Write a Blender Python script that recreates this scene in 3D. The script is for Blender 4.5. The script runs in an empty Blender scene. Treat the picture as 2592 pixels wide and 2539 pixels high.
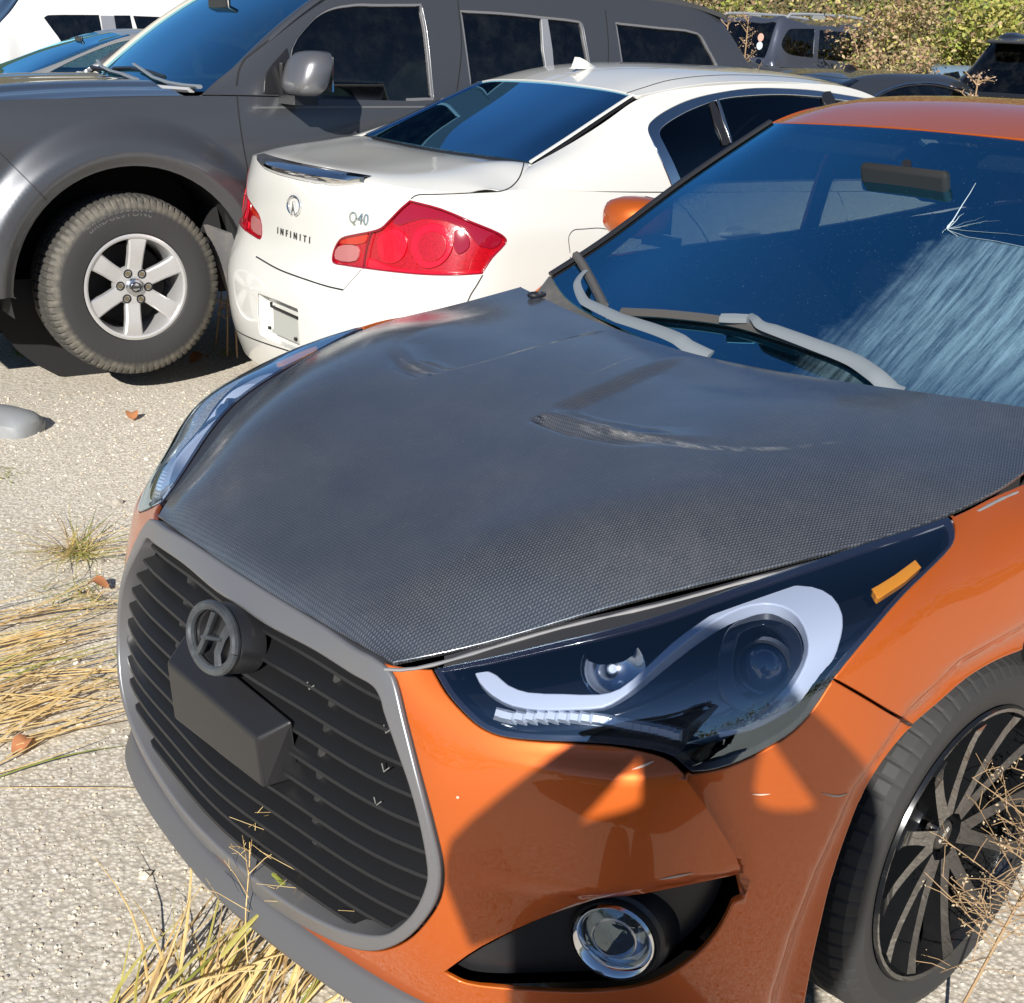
import bpy, bmesh, math, random
import numpy as np
from mathutils import Vector, Matrix
from mathutils.bvhtree import BVHTree
from mathutils.geometry import delaunay_2d_cdt

random.seed(7)
RNG = np.random.default_rng(11)
SC = bpy.context.scene
COL = SC.collection

# ------------------------------------------------------------------ camera
CAM_POS = np.array([1.76543502, 1.6750039, 1.54634623])
CAM_R = np.array([[-0.752, 0.659, 0.037], [0.201, 0.282, -0.938], [-0.628, -0.698, -0.344]])


def cam_rows(yaw, pitch, roll):
    f = np.array([math.cos(pitch) * math.cos(yaw), math.cos(pitch) * math.sin(yaw), math.sin(pitch)])
    r = np.cross(f, [0, 0, 1.0])
    r /= np.linalg.norm(r)
    d = np.cross(f, r)
    return np.array([math.cos(roll) * r + math.sin(roll) * d, -math.sin(roll) * r + math.cos(roll) * d, f])


CAM_R = cam_rows(-2.30389342, -0.35150981, -0.03911313)
F_PX, PW, PH = 3222.978, 2592.0, 2539.0
cd = bpy.data.cameras.new("camera")
cam = bpy.data.objects.new("camera", cd)
COL.objects.link(cam)
m = Matrix.Identity(4)
for i in range(3):
    m[i][0], m[i][1], m[i][2], m[i][3] = CAM_R[0][i], -CAM_R[1][i], -CAM_R[2][i], CAM_POS[i]
cam.matrix_world = m
cd.sensor_fit = 'HORIZONTAL'
cd.sensor_width = 36.0
cd.lens = 36.0 * F_PX / PW
cd.clip_start = 0.02
cd.clip_end = 2000
SC.camera = cam

# ------------------------------------------------------------------ sky, sun, exposure
SUN_DIR = np.array([-0.6965, -0.5320, -0.4795])      # the way the light travels
SUN_DIR /= np.linalg.norm(SUN_DIR)
sun_elev = math.asin(-SUN_DIR[2])
to_sun = -SUN_DIR
world = bpy.data.worlds.new("World")
SC.world = world
world.use_nodes = True
wn = world.node_tree
for n in list(wn.nodes):
    wn.nodes.remove(n)
sky = wn.nodes.new("ShaderNodeTexSky")
sky.sky_type = 'NISHITA'
sky.sun_disc = False
sky.sun_elevation = sun_elev
sky.sun_rotation = math.atan2(to_sun[0], to_sun[1])
sky.altitude = 1200
sky.air_density = 1.0
sky.dust_density = 0.1
sky.ozone_density = 3.5
bg = wn.nodes.new("ShaderNodeBackground")
bg.inputs[1].default_value = 0.065
wo = wn.nodes.new("ShaderNodeOutputWorld")
wn.links.new(sky.outputs[0], bg.inputs[0])
wn.links.new(bg.outputs[0], wo.inputs[0])
sl = bpy.data.lights.new("sun", 'SUN')
sl.energy = 5.0
sl.angle = math.radians(0.53)
sl.color = (1.0, 0.955, 0.88)
so = bpy.data.objects.new("sun", sl)
so.rotation_euler = Vector(SUN_DIR).to_track_quat('-Z', 'Y').to_euler()
so.location = (6, 5, 8)
COL.objects.link(so)
SC.view_settings.view_transform = 'Standard'
SC.view_settings.look = 'None'
SC.view_settings.exposure = 0.44
SC.view_settings.gamma = 1.0
SC.view_settings.use_curve_mapping = False
SC.render.engine = 'CYCLES'
SC.cycles.max_bounces = 10
SC.cycles.transparent_max_bounces = 24
SC.cycles.glossy_bounces = 5
SC.cycles.transmission_bounces = 8
SC.cycles.caustics_reflective = False
SC.cycles.caustics_refractive = False
SC.cycles.sample_clamp_indirect = 6.0
SC.cycles.use_denoising = True


# ------------------------------------------------------------------ helpers: picture rays and frames
class Frame:
    """A car's own frame: x forward, y to its left, z up, standing on the ground."""
    def __init__(s, x, y, yaw, z):
        s.o = np.array([x, y, z]); c, n = math.cos(yaw), math.sin(yaw)
        s.M = np.array([[c, -n, 0], [n, c, 0], [0, 0, 1.0]]); s.yaw = yaw

    def w(s, p): return np.asarray(p, float) @ s.M.T + s.o
    def l(s, p): return (np.asarray(p, float) - s.o) @ s.M
    def ray(s, px, py):
        d = CAM_R.T @ np.array([(px - PW / 2) / F_PX, (py - PH / 2) / F_PX, 1.0])
        d /= np.linalg.norm(d)
        return s.l(CAM_POS), d @ s.M

    def at(s, px, py, ax, val):
        o, d = s.ray(px, py); i = 'xyz'.index(ax)
        return o + d * (val - o[i]) / d[i]


V = Frame(0, 0, 0, 0)
IF = Frame(-1.88425, -2.44290, 3.056406, -0.0185)
PF = Frame(-0.73578, -4.33541, -0.1142536, 0.0821)


# ------------------------------------------------------------------ spline surfaces
class Basis:
    def __init__(s, k):
        k = np.asarray(k, float); n = len(k); s.k = k; h = np.diff(k); s.h = h
        A = np.eye(n); B = np.zeros((n, n))
        for i in range(1, n - 1):
            A[i, i - 1] = h[i - 1]; A[i, i] = 2 * (h[i - 1] + h[i]); A[i, i + 1] = h[i]
            B[i, i - 1] = 6 / h[i - 1]; B[i, i] = -6 / h[i - 1] - 6 / h[i]; B[i, i + 1] = 6 / h[i]
        s.D = np.linalg.solve(A, B)

    def W(s, t):
        t = np.clip(np.asarray(t, float), s.k[0], s.k[-1])
        i = np.clip(np.searchsorted(s.k, t, 'right') - 1, 0, len(s.k) - 2)
        h = s.h[i]; a = (s.k[i + 1] - t) / h; b = 1 - a
        r = np.arange(len(t)); w = np.zeros((len(t), len(s.k)))
        w[r, i] += a; w[r, i + 1] += b
        return w + ((a**3 - a) * h * h / 6)[:, None] * s.D[i] + ((b**3 - b) * h * h / 6)[:, None] * s.D[i + 1]


class Surf:
    def __init__(s, ctrl, disp=None, nd=(140, 90), flip=False):
        s.C = np.asarray(ctrl, float); s.disp = disp
        du = np.linalg.norm(np.diff(s.C, axis=0), axis=2).mean(1)
        dv = np.linalg.norm(np.diff(s.C, axis=1), axis=2).mean(0)
        s.bu = Basis(np.r_[0, np.cumsum(np.maximum(du, 1e-3))]); s.bv = Basis(np.r_[0, np.cumsum(np.maximum(dv, 1e-3))])
        s.U, s.Vv = s.bu.k[-1], s.bv.k[-1]; s.nd = nd; s.bvh = None; s.sg = 1.0
        n = s.nrm(np.array([[s.U * .5, s.Vv * .5]]))[0]
        if flip: s.sg = -1.0

    def base(s, uv):
        A = (s.bu.W(uv[:, 0]) @ s.C.reshape(len(s.C), -1)).reshape(len(uv), -1, 3)
        return (A * s.bv.W(uv[:, 1])[:, :, None]).sum(1)

    def __call__(s, uv):
        uv = np.asarray(uv, float)
        p = s.base(uv)
        if s.disp is not None: p = s.disp(p, s, uv)
        return p

    def nrm(s, uv, h=0.0015):
        uv = np.asarray(uv, float)
        a = uv.copy(); b = uv.copy(); c = uv.copy(); d = uv.copy()
        a[:, 0] = np.minimum(a[:, 0] + h, s.U); b[:, 0] = np.maximum(b[:, 0] - h, 0)
        c[:, 1] = np.minimum(c[:, 1] + h, s.Vv); d[:, 1] = np.maximum(d[:, 1] - h, 0)
        n = np.cross(s(a) - s(b), s(c) - s(d)); l = np.linalg.norm(n, axis=1, keepdims=True)
        return s.sg * n / np.maximum(l, 1e-12)

    def grid(s):
        nu, nv = s.nd
        uu, vv = np.meshgrid(np.linspace(0, s.U, nu), np.linspace(0, s.Vv, nv), indexing='ij')
        return np.stack([uu.ravel(), vv.ravel()], 1)

    def tree(s):
        if s.bvh is None:
            nu, nv = s.nd; s.guv = s.grid(); b_ = getattr(s, 'b', None)
            if b_ is not None and type(s).__name__ == 'Off':        # share the parent's samples and normals
                b_.tree()
                if not hasattr(b_, 'gn'): b_.gn = b_.nrm(b_.guv)
                dd = s.d(b_.gp, s.guv) if callable(s.d) else s.d
                s.gp = b_.gp - b_.gn * (dd[:, None] if isinstance(dd, np.ndarray) else dd)
            else: s.gp = s(s.guv)
            f = [(i * nv + j, i * nv + j + 1, (i + 1) * nv + j + 1, (i + 1) * nv + j) for i in range(nu - 1) for j in range(nv - 1)]
            s.gf = f; s.bvh = BVHTree.FromPolygons([tuple(p) for p in s.gp], f)
        return s.bvh

    def hits(s, O, D):
        """where rays meet the surface, as (u, v); a ray that misses takes the nearest point of the surface"""
        O = np.asarray(O, float); D = np.asarray(D, float); n = len(O); t = s.tree(); uv = np.zeros((n, 2)); miss = np.zeros(n, bool)
        for i in range(n):
            loc, nn, idx, dist = t.ray_cast(Vector(O[i]), Vector(D[i]))
            if loc is None:
                w = s.gp - O[i]; tt = w @ D[i]; e = ((w - tt[:, None] * D[i])**2).sum(1)
                uv[i] = s.guv[int(np.argmin(e))]; miss[i] = True
            else:
                f = s.gf[idx]; q = np.array(loc); dd = [1 / (np.linalg.norm(s.gp[k] - q) + 1e-6) for k in f]
                uv[i] = sum(w * s.guv[k] for w, k in zip(dd, f)) / sum(dd)
        h = 2e-4
        for _ in range(6):
            p = s(uv)
            a, b = uv.copy(), uv.copy(); a[:, 0] = np.minimum(a[:, 0] + h, s.U); b[:, 0] = np.maximum(b[:, 0] - h, 0); pu = (s(a) - s(b)) / (a[:, 0] - b[:, 0])[:, None]
            a, b = uv.copy(), uv.copy(); a[:, 1] = np.minimum(a[:, 1] + h, s.Vv); b[:, 1] = np.maximum(b[:, 1] - h, 0); pv = (s(a) - s(b)) / (a[:, 1] - b[:, 1])[:, None]
            e = O - p; e = e - D * (e * D).sum(1, keepdims=True)            # offset square to the ray
            pu = pu - D * (pu * D).sum(1, keepdims=True); pv = pv - D * (pv * D).sum(1, keepdims=True)
            lam = np.where(miss, 1e-3, 1e-9)
            A11 = (pu * pu).sum(1) + lam; A22 = (pv * pv).sum(1) + lam; A12 = (pu * pv).sum(1); r1 = (pu * e).sum(1); r2 = (pv * e).sum(1)
            det = A11 * A22 - A12 * A12; det = np.where(np.abs(det) < 1e-14, 1e-14, det)
            st = np.stack([(A22 * r1 - A12 * r2) / det, (A11 * r2 - A12 * r1) / det], 1)
            ln = np.linalg.norm(st, axis=1, keepdims=True); st = np.where(ln > .03, st * .03 / np.maximum(ln, 1e-12), st)
            uv = np.clip(uv + st, 0, [s.U, s.Vv])
            if ln.max() < 1e-6: break
        return uv

    def hit(s, o, d): return s.hits([o], [d])[0]

    def pick(s, pts, fr=V, closed=True, sub=6, straight=False):
        q = np.array(pts, float) if straight else smooth(pts, closed, sub)
        R_ = [fr.ray(a, b) for a, b in q]
        return s.hits([r[0] for r in R_], [r[1] for r in R_])

    def side(s, pts, axis='y', sign=1, closed=True, sub=5):
        """outline given in a plain side (x,z), front (y,z) or top (x,y) view"""
        q = smooth(pts, closed, sub); r = []
        for a, b in q:
            if axis == 'y': o, d = np.array([a, sign * 5.0, b]), np.array([0, -sign * 1.0, 0])
            elif axis == 'x': o, d = np.array([sign * 8.0, a, b]), np.array([-sign * 1.0, 0, 0])
            else: o, d = np.array([a, b, 6.0]), np.array([0, 0, -1.0])
            r.append((o, d))
        return s.hits([a[0] for a in r], [a[1] for a in r])


class Off:
    """a surface lying a given distance inside (+) another"""
    def __init__(s, b, d): s.b = b; s.d = d; s.U, s.Vv, s.nd, s.sg, s.bvh = b.U, b.Vv, b.nd, b.sg, None
    def __call__(s, uv):
        uv = np.asarray(uv, float); dd = s.d(s.b(uv), uv) if callable(s.d) else s.d
        n = s.b.nrm(uv)
        return s.b(uv) - n * (dd[:, None] if isinstance(dd, np.ndarray) else dd)
    nrm = Surf.nrm; grid = Surf.grid; tree = Surf.tree; hit = Surf.hit; hits = Surf.hits; pick = Surf.pick; side = Surf.side


def smooth(pts, closed=True, sub=6):
    """Catmull-Rom through (x, y); a third item marks a sharp corner"""
    P = [np.array(p[:2], float) for p in pts]; K = [len(p) > 2 for p in pts]; n = len(P); out = []
    for i in range(n if closed else n - 1):
        p1, p2 = P[i], P[(i + 1) % n]
        p0 = P[(i - 1) % n] if (closed or i > 0) else 2 * p1 - p2
        p3 = P[(i + 2) % n] if (closed or i < n - 2) else 2 * p2 - p1
        if K[i]: p0 = 2 * p1 - p2
        if K[(i + 1) % n]: p3 = 2 * p2 - p1
        l = np.linalg.norm(p2 - p1) + 1e-9
        m1 = (p2 - p0) * l / (np.linalg.norm(p2 - p1) + np.linalg.norm(p1 - p0) + 1e-9)
        m2 = (p3 - p1) * l / (np.linalg.norm(p3 - p2) + np.linalg.norm(p2 - p1) + 1e-9)
        for k in range(sub):
            t = k / sub; t2, t3 = t * t, t**3
            out.append((2*t3-3*t2+1)*p1 + (t3-2*t2+t)*m1 + (-2*t3+3*t2)*p2 + (t3-t2)*m2)
    if not closed: out.append(P[-1])
    return np.array(out)


def area2(p): return 0.5 * np.sum(p[:, 0] * np.roll(p[:, 1], -1) - np.roll(p[:, 0], -1) * p[:, 1])


def inset(p, d):
    p = p if area2(p) > 0 else p[::-1]
    t = np.roll(p, -1, 0) - np.roll(p, 1, 0); t /= np.linalg.norm(t, axis=1, keepdims=True) + 1e-12
    return p + d * np.stack([-t[:, 1], t[:, 0]], 1)


def inside(poly, q):
    x, y = q[:, 0], q[:, 1]; r = np.zeros(len(q), bool)
    a = poly; b = np.roll(poly, -1, 0)
    for (x1, y1), (x2, y2) in zip(a, b):
        c = (y1 > y) != (y2 > y)
        with np.errstate(divide='ignore', invalid='ignore'):
            r ^= c & (x < (x2 - x1) * (y - y1) / (y2 - y1 + 1e-15) + x1)
    return r


def resample(p, step):
    """closed polygon, long edges split, crowded points dropped"""
    q = [p[0]]
    for a in p[1:]:
        if np.linalg.norm(a - q[-1]) > step * .25: q.append(a)
    if len(q) > 3 and np.linalg.norm(q[-1] - q[0]) < step * .25: q.pop()
    out = []
    for i, a in enumerate(q):
        b = q[(i + 1) % len(q)]; n = max(1, int(np.ceil(np.linalg.norm(b - a) / step)))
        out += [a + (b - a) * k / n for k in range(n)]
    return np.array(out)


def resample_open(p, step):
    out = [p[0]]
    for a, b in zip(p[:-1], p[1:]):
        n = max(1, int(np.ceil(np.linalg.norm(b - a) / step))); out += [a + (b - a) * k / n for k in range(1, n + 1)]
    return np.array(out)


def dist_poly(p, poly):
    a = poly; b = np.roll(poly, -1, 0); best = np.full(len(p), 1e9)
    for u, w in zip(a, b):
        d = w - u; t = np.clip(((p - u) @ d) / (d @ d + 1e-12), 0, 1)
        best = np.minimum(best, np.linalg.norm(p - u - t[:, None] * d, axis=1))
    return best


def sstep(x, a, b):
    t = np.clip((x - a) / (b - a), 0, 1); return t * t * (3 - 2 * t)


def poly_sd(p, line):
    """distance to an open polyline and the side it lies on (+ to the left of travel)"""
    line = np.asarray(line, float); best = np.full(len(p), 1e9); sg = np.ones(len(p))
    for a, b in zip(line[:-1], line[1:]):
        d = b - a; t = np.clip(((p - a) @ d) / (d @ d), 0, 1); e = p - a - t[:, None] * d; q = np.linalg.norm(e, axis=1)
        c = d[0] * (p[:, 1] - a[1]) - d[1] * (p[:, 0] - a[0]); u = q < best
        best[u] = q[u]; sg[u] = np.sign(c[u])
    return best * sg


# ------------------------------------------------------------------ mesh and object helpers
def mesh_obj(name, verts, faces, mat=None, parent=None, normals=None, smooth_=True, frame=None):
    me = bpy.data.meshes.new(name)
    me.from_pydata([tuple(map(float, v)) for v in verts], [], [tuple(int(i) for i in f) for f in faces])
    if smooth_:
        me.polygons.foreach_set('use_smooth', np.ones(len(me.polygons), bool))
    me.update()
    if normals is not None:
        me.normals_split_custom_set_from_vertices([tuple(map(float, n)) for n in normals])
    o = bpy.data.objects.new(name, me)
    if mat is not None:
        for mm in (mat if isinstance(mat, (list, tuple)) else [mat]): me.materials.append(mm)
    COL.objects.link(o)
    if parent is not None: o.parent = parent
    return o


def thing(name, label, cat, group=None, frame=None, loc=(0, 0, 0), rz=0.0):
    o = bpy.data.objects.new(name, None); COL.objects.link(o)
    o.empty_display_size = .2
    if frame is not None: o.location = frame.o; o.rotation_euler[2] = frame.yaw
    else: o.location = loc; o.rotation_euler[2] = rz
    o['label'] = label; o['category'] = cat
    if group: o['group'] = group
    return o


def tag(o, label, cat, group=None):
    o['label'] = label; o['category'] = cat
    if group: o['group'] = group
    return o


def empty(name, parent):
    o = bpy.data.objects.new(name, None); COL.objects.link(o); o.parent = parent; o.empty_display_size = .05
    return o


def panel(name, surf, outer, mat, parent, holes=(), step=.03, gap=.002, bevel=.003, skirt=.012, out=0.0, mirror=False, creases=()):
    """a sheet cut from a surface along an outline, with a rounded edge and a folded skirt"""
    outer = inset(resample(np.asarray(outer), step * .8), gap + bevel)
    hs = [inset(resample(np.asarray(h), step * .8), -(gap + bevel)) for h in holes]
    lo, hi = outer.min(0), outer.max(0)
    gx = np.arange(lo[0] + step * .5, hi[0], step); gy = np.arange(lo[1] + step * .43, hi[1], step)
    g = np.stack([a.ravel() for a in np.meshgrid(gx, gy)], 1)
    ok = inside(outer, g) & (dist_poly(g, outer) > step * .45) if len(g) else np.zeros(0, bool)
    for h in hs: ok &= ~inside(h, g) & (dist_poly(g, h) > step * .45)
    g = g[ok] if len(g) else g.reshape(0, 2)
    pts = [outer] + hs; edges = []; n = 0
    for p in pts:
        k = len(p); edges += [(n + i, n + (i + 1) % k) for i in range(k)]; n += k
    for c in creases:
        c = np.asarray(c); c = c[inside(outer, c) & (dist_poly(c, outer) > .001)]
        for h in hs: c = c[~inside(h, c) & (dist_poly(c, h) > .001)]
        if len(c) < 2: continue
        if len(g): g = g[np.abs(poly_sd(g, c)) > .004]
        edges += [(n + i, n + i + 1) for i in range(len(c) - 1)]; pts.append(c); n += len(c)
    allp = np.concatenate(pts + [g])
    res = delaunay_2d_cdt([Vector(p) for p in allp], edges, [], 0, 1e-7)
    uv = np.array([tuple(v) for v in res[0]]); tri = np.array([f for f in res[2] if len(f) == 3])
    c = uv[tri].mean(1); keep = inside(outer, c)
    for h in hs: keep &= ~inside(h, c)
    tri = tri[keep]
    P = surf(uv); N = surf.nrm(uv); P = P + out * N
    a = np.cross(P[tri[:, 1]] - P[tri[:, 0]], P[tri[:, 2]] - P[tri[:, 0]])
    if np.sum(a * N[tri[:, 0]]) < 0: tri = tri[:, ::-1]
    # boundary loops
    es = {}
    for t in tri:
        for i in range(3): es[(t[i], t[(i + 1) % 3])] = 1
    nxt = {a: b for (a, b) in es if (b, a) not in es}
    VV = [P]; NN = [N]; FF = [tuple(t) for t in tri]; base = len(P); seen = set()
    for st in list(nxt):
        if st in seen: continue
        loop = [st]; seen.add(st); c = nxt[st]
        while c != st and c not in seen and c in nxt: loop.append(c); seen.add(c); c = nxt[c]
        if len(loop) < 3: continue
        L = P[loop]; n0 = N[loop]
        t = np.roll(L, -1, 0) - np.roll(L, 1, 0); t /= np.linalg.norm(t, axis=1, keepdims=True) + 1e-12
        o_ = np.cross(t, n0); o_ /= np.linalg.norm(o_, axis=1, keepdims=True) + 1e-12
        r1 = L + o_ * bevel * .7 - n0 * bevel * .3; r2 = L + o_ * bevel - n0 * bevel; r3 = L + o_ * bevel * .9 - n0 * (bevel + skirt)
        nm = n0 + o_; nm /= np.linalg.norm(nm, axis=1, keepdims=True) + 1e-12
        VV += [r1, r2, r3]; NN += [nm, o_, o_]; k = len(loop)
        rings = [list(loop), [base + i for i in range(k)], [base + k + i for i in range(k)], [base + 2 * k + i for i in range(k)]]
        for A, B in zip(rings[:-1], rings[1:]):
            for i in range(k):
                j = (i + 1) % k; FF.append((A[j], A[i], B[i], B[j]))
        base += 3 * k
    Vt, Nt = np.concatenate(VV), np.concatenate(NN)
    ob = mesh_obj(name, Vt, FF, mat, parent, Nt)
    if mirror:
        fl = np.array([1, -1, 1])
        o2 = mesh_obj(name, Vt * fl, [f[::-1] for f in FF], mat, parent, Nt * fl)
        return ob, o2
    return ob


def rect(s, a=0, b=1, c=0, d=1):
    return np.array([[s.U * a, s.Vv * c], [s.U * b, s.Vv * c], [s.U * b, s.Vv * d], [s.U * a, s.Vv * d]])


class MB:
    """collects boxes, tubes, lathes into one mesh"""
    def __init__(s): s.v = []; s.f = []

    def add(s, v, f):
        n = len(s.v); s.v += [tuple(map(float, p)) for p in v]; s.f += [tuple(i + n for i in q) for q in f]; return s

    def box(s, c, h, R=None, taper=1.0):
        pts = []
        for z in (-1, 1):
            k = taper if z > 0 else 1
            for x, y in ((-1, -1), (1, -1), (1, 1), (-1, 1)): pts.append(np.array([x * h[0] * k, y * h[1] * k, z * h[2]]))
        pts = [(R @ p if R is not None else p) + np.array(c) for p in pts]
        return s.add(pts, [(3, 2, 1, 0), (4, 5, 6, 7), (0, 1, 5, 4), (1, 2, 6, 5), (2, 3, 7, 6), (3, 0, 4, 7)])

    def tube(s, path, r, n=8, caps=True, flat=1.0, up=None, phase=0.0):
        P = np.array(path, float); k = len(P); r = np.broadcast_to(np.asarray(r, float), (k,)); T = np.gradient(P, axis=0)
        T /= np.linalg.norm(T, axis=1, keepdims=True) + 1e-12
        u = np.array(up if up is not None else (0, 0, 1.0), float)
        if abs(T[0] @ u) > .95: u = np.array([1.0, 0, 0])
        vs = []
        for i in range(k):
            a = np.cross(T[i], u); a /= np.linalg.norm(a) + 1e-12; b = np.cross(a, T[i])
            if up is None: u = b
            for j in range(n):
                w = 2 * math.pi * j / n + phase; vs.append(P[i] + r[i] * (math.cos(w) * a + flat * math.sin(w) * b))
        fs = [(i * n + j, i * n + (j + 1) % n, (i + 1) * n + (j + 1) % n, (i + 1) * n + j) for i in range(k - 1) for j in range(n)]
        if caps: fs += [tuple(range(n))[::-1], tuple((k - 1) * n + j for j in range(n))]
        return s.add(vs, fs)

    def lathe(s, prof, n=48, axis='y', c=(0, 0, 0), a0=0, a1=2 * math.pi):
        """profile of (radius, offset along the axis)"""
        full = abs(a1 - a0 - 2 * math.pi) < 1e-6; m_ = n if full else n + 1; vs = []
        for i in range(m_):
            w = a0 + (a1 - a0) * i / n
            for r, h in prof:
                p = (r * math.cos(w), h, r * math.sin(w)) if axis == 'y' else (h, r * math.cos(w), r * math.sin(w)) if axis == 'x' else (r * math.cos(w), r * math.sin(w), h)
                vs.append(np.array(p) + np.array(c))
        k = len(prof)
        fs = [(i * k + j, i * k + j + 1, ((i + 1) % m_) * k + j + 1, ((i + 1) % m_) * k + j) for i in range(n) for j in range(k - 1)]
        return s.add(vs, fs)

    def prism(s, poly, h0, h1, axis='y', c=(0, 0, 0), bev=0.0):
        """flat polygon (a,b) given thickness along the axis"""
        p = np.array(poly, float)
        if area2(p) < 0: p = p[::-1]
        def put(q, h): return [((a, h, b) if axis == 'y' else (h, a, b) if axis == 'x' else (a, b, h)) for a, b in q]
        k = len(p); rings = [put(p, h0), put(p, h1 - np.sign(h1 - h0) * bev)]
        if bev: rings.append(put(inset(p, bev), h1))
        vs = [np.array(q) + np.array(c) for r in rings for q in r]; nr = len(rings)
        fs = [(r * k + i, r * k + (i + 1) % k, (r + 1) * k + (i + 1) % k, (r + 1) * k + i) for r in range(nr - 1) for i in range(k)]
        tr = delaunay_2d_cdt([Vector(a) for a in p], [(i, (i + 1) % k) for i in range(k)], [], 1, 1e-9)
        if len(tr[0]) == k:
            fs += [tuple((nr - 1) * k + i for i in t) for t in tr[2]] + [tuple(i for i in t[::-1]) for t in tr[2]]
        else:
            fs += [tuple((nr - 1) * k + i for i in range(k)), tuple(range(k))[::-1]]
        return s.add(vs, fs)

    def build(s, name, mat, parent=None, sm=True, angle=35, loc=None):
        o = mesh_obj(name, s.v, s.f, mat, parent, None, sm)
        bm = bmesh.new(); bm.from_mesh(o.data); bmesh.ops.recalc_face_normals(bm, faces=bm.faces); bm.to_mesh(o.data); bm.free()
        if sm: sharp(o, angle)
        return o


def sharp(o, angle=35):
    me = o.data; bm = bmesh.new(); bm.from_mesh(me); lim = math.radians(angle)
    for e in bm.edges:
        if len(e.link_faces) == 2 and e.calc_face_angle(0) > lim: e.smooth = False
    bm.to_mesh(me); bm.free()


def bevel_mod(o, w, seg=2):
    b = o.modifiers.new("bevel", 'BEVEL'); b.width = w; b.segments = seg; b.limit_method = 'ANGLE'; b.angle_limit = math.radians(40)
    return o


def text_mesh(txt, size, depth=.001, bold=0.0, shear=0.0, spacing=1.0):
    c = bpy.data.curves.new("t", 'FONT'); c.body = txt; c.size = size; c.extrude = depth; c.align_x = 'CENTER'; c.align_y = 'CENTER'
    c.offset = bold; c.shear = shear; c.space_character = spacing; c.resolution_u = 3
    o = bpy.data.objects.new("t", c); COL.objects.link(o)
    dg = bpy.context.evaluated_depsgraph_get(); me = bpy.data.meshes.new_from_object(o.evaluated_get(dg))
    v = np.array([tuple(p.co) for p in me.vertices]); f = [tuple(p.vertices) for p in me.polygons]
    bpy.data.objects.remove(o); bpy.data.curves.remove(c); bpy.data.meshes.remove(me)
    return v, f


# ------------------------------------------------------------------ materials
MATS = {}


def nodes(name):
    mt = bpy.data.materials.new(name); mt.use_nodes = True; t = mt.node_tree
    for n in list(t.nodes): t.nodes.remove(n)
    out = t.nodes.new('ShaderNodeOutputMaterial')
    MATS[name] = mt
    return mt, t, out


class NT:
    def __init__(s, t): s.t = t
    def n(s, typ, **kw):
        q = s.t.nodes.new('ShaderNode' + typ)
        for k, v in kw.items(): setattr(q, k, v)
        return q
    def l(s, a, b): s.t.links.new(a, b)
    def coords(s, kind='Object', scale=(1, 1, 1)):
        c = s.n('TexCoord'); mp = s.n('Mapping'); mp.inputs['Scale'].default_value = scale
        s.l(c.outputs[kind], mp.inputs[0]); return mp.outputs[0]
    def noise(s, co, sc, det=4, rough=.6):
        q = s.n('TexNoise'); q.inputs['Scale'].default_value = sc; q.inputs['Detail'].default_value = det; q.inputs['Roughness'].default_value = rough
        s.l(co, q.inputs['Vector']); return q.outputs['Fac']
    def ramp(s, fac, *st):
        q = s.n('ValToRGB'); e = q.color_ramp.elements
        while len(e) < len(st): e.new(.5)
        for a, (p, c) in zip(e, st): a.position = p; a.color = (c if len(c) == 4 else (*c, 1)) if not isinstance(c, (int, float)) else (c, c, c, 1)
        s.l(fac, q.inputs[0]); return q.outputs[0]
    def math(s, op, a, b=None, clamp=False):
        q = s.n('Math', operation=op); q.use_clamp = clamp
        for i, x in enumerate((a, b)):
            if x is None: continue
            if isinstance(x, (int, float)): q.inputs[i].default_value = x
            else: s.l(x, q.inputs[i])
        return q.outputs[0]
    def mix(s, f, a, b):
        q = s.n('Mix', data_type='RGBA')
        for k, x in ((0, f), (6, a), (7, b)):
            if isinstance(x, (int, float)): q.inputs[k].default_value = x
            elif isinstance(x, tuple): q.inputs[k].default_value = (*x, 1)
            else: s.l(x, q.inputs[k])
        return q.outputs[2]
    def bump(s, h, strength=.3, dist=.01):
        q = s.n('Bump'); q.inputs['Strength'].default_value = strength; q.inputs['Distance'].default_value = dist
        s.l(h, q.inputs['Height']); return q.outputs[0]


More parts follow.
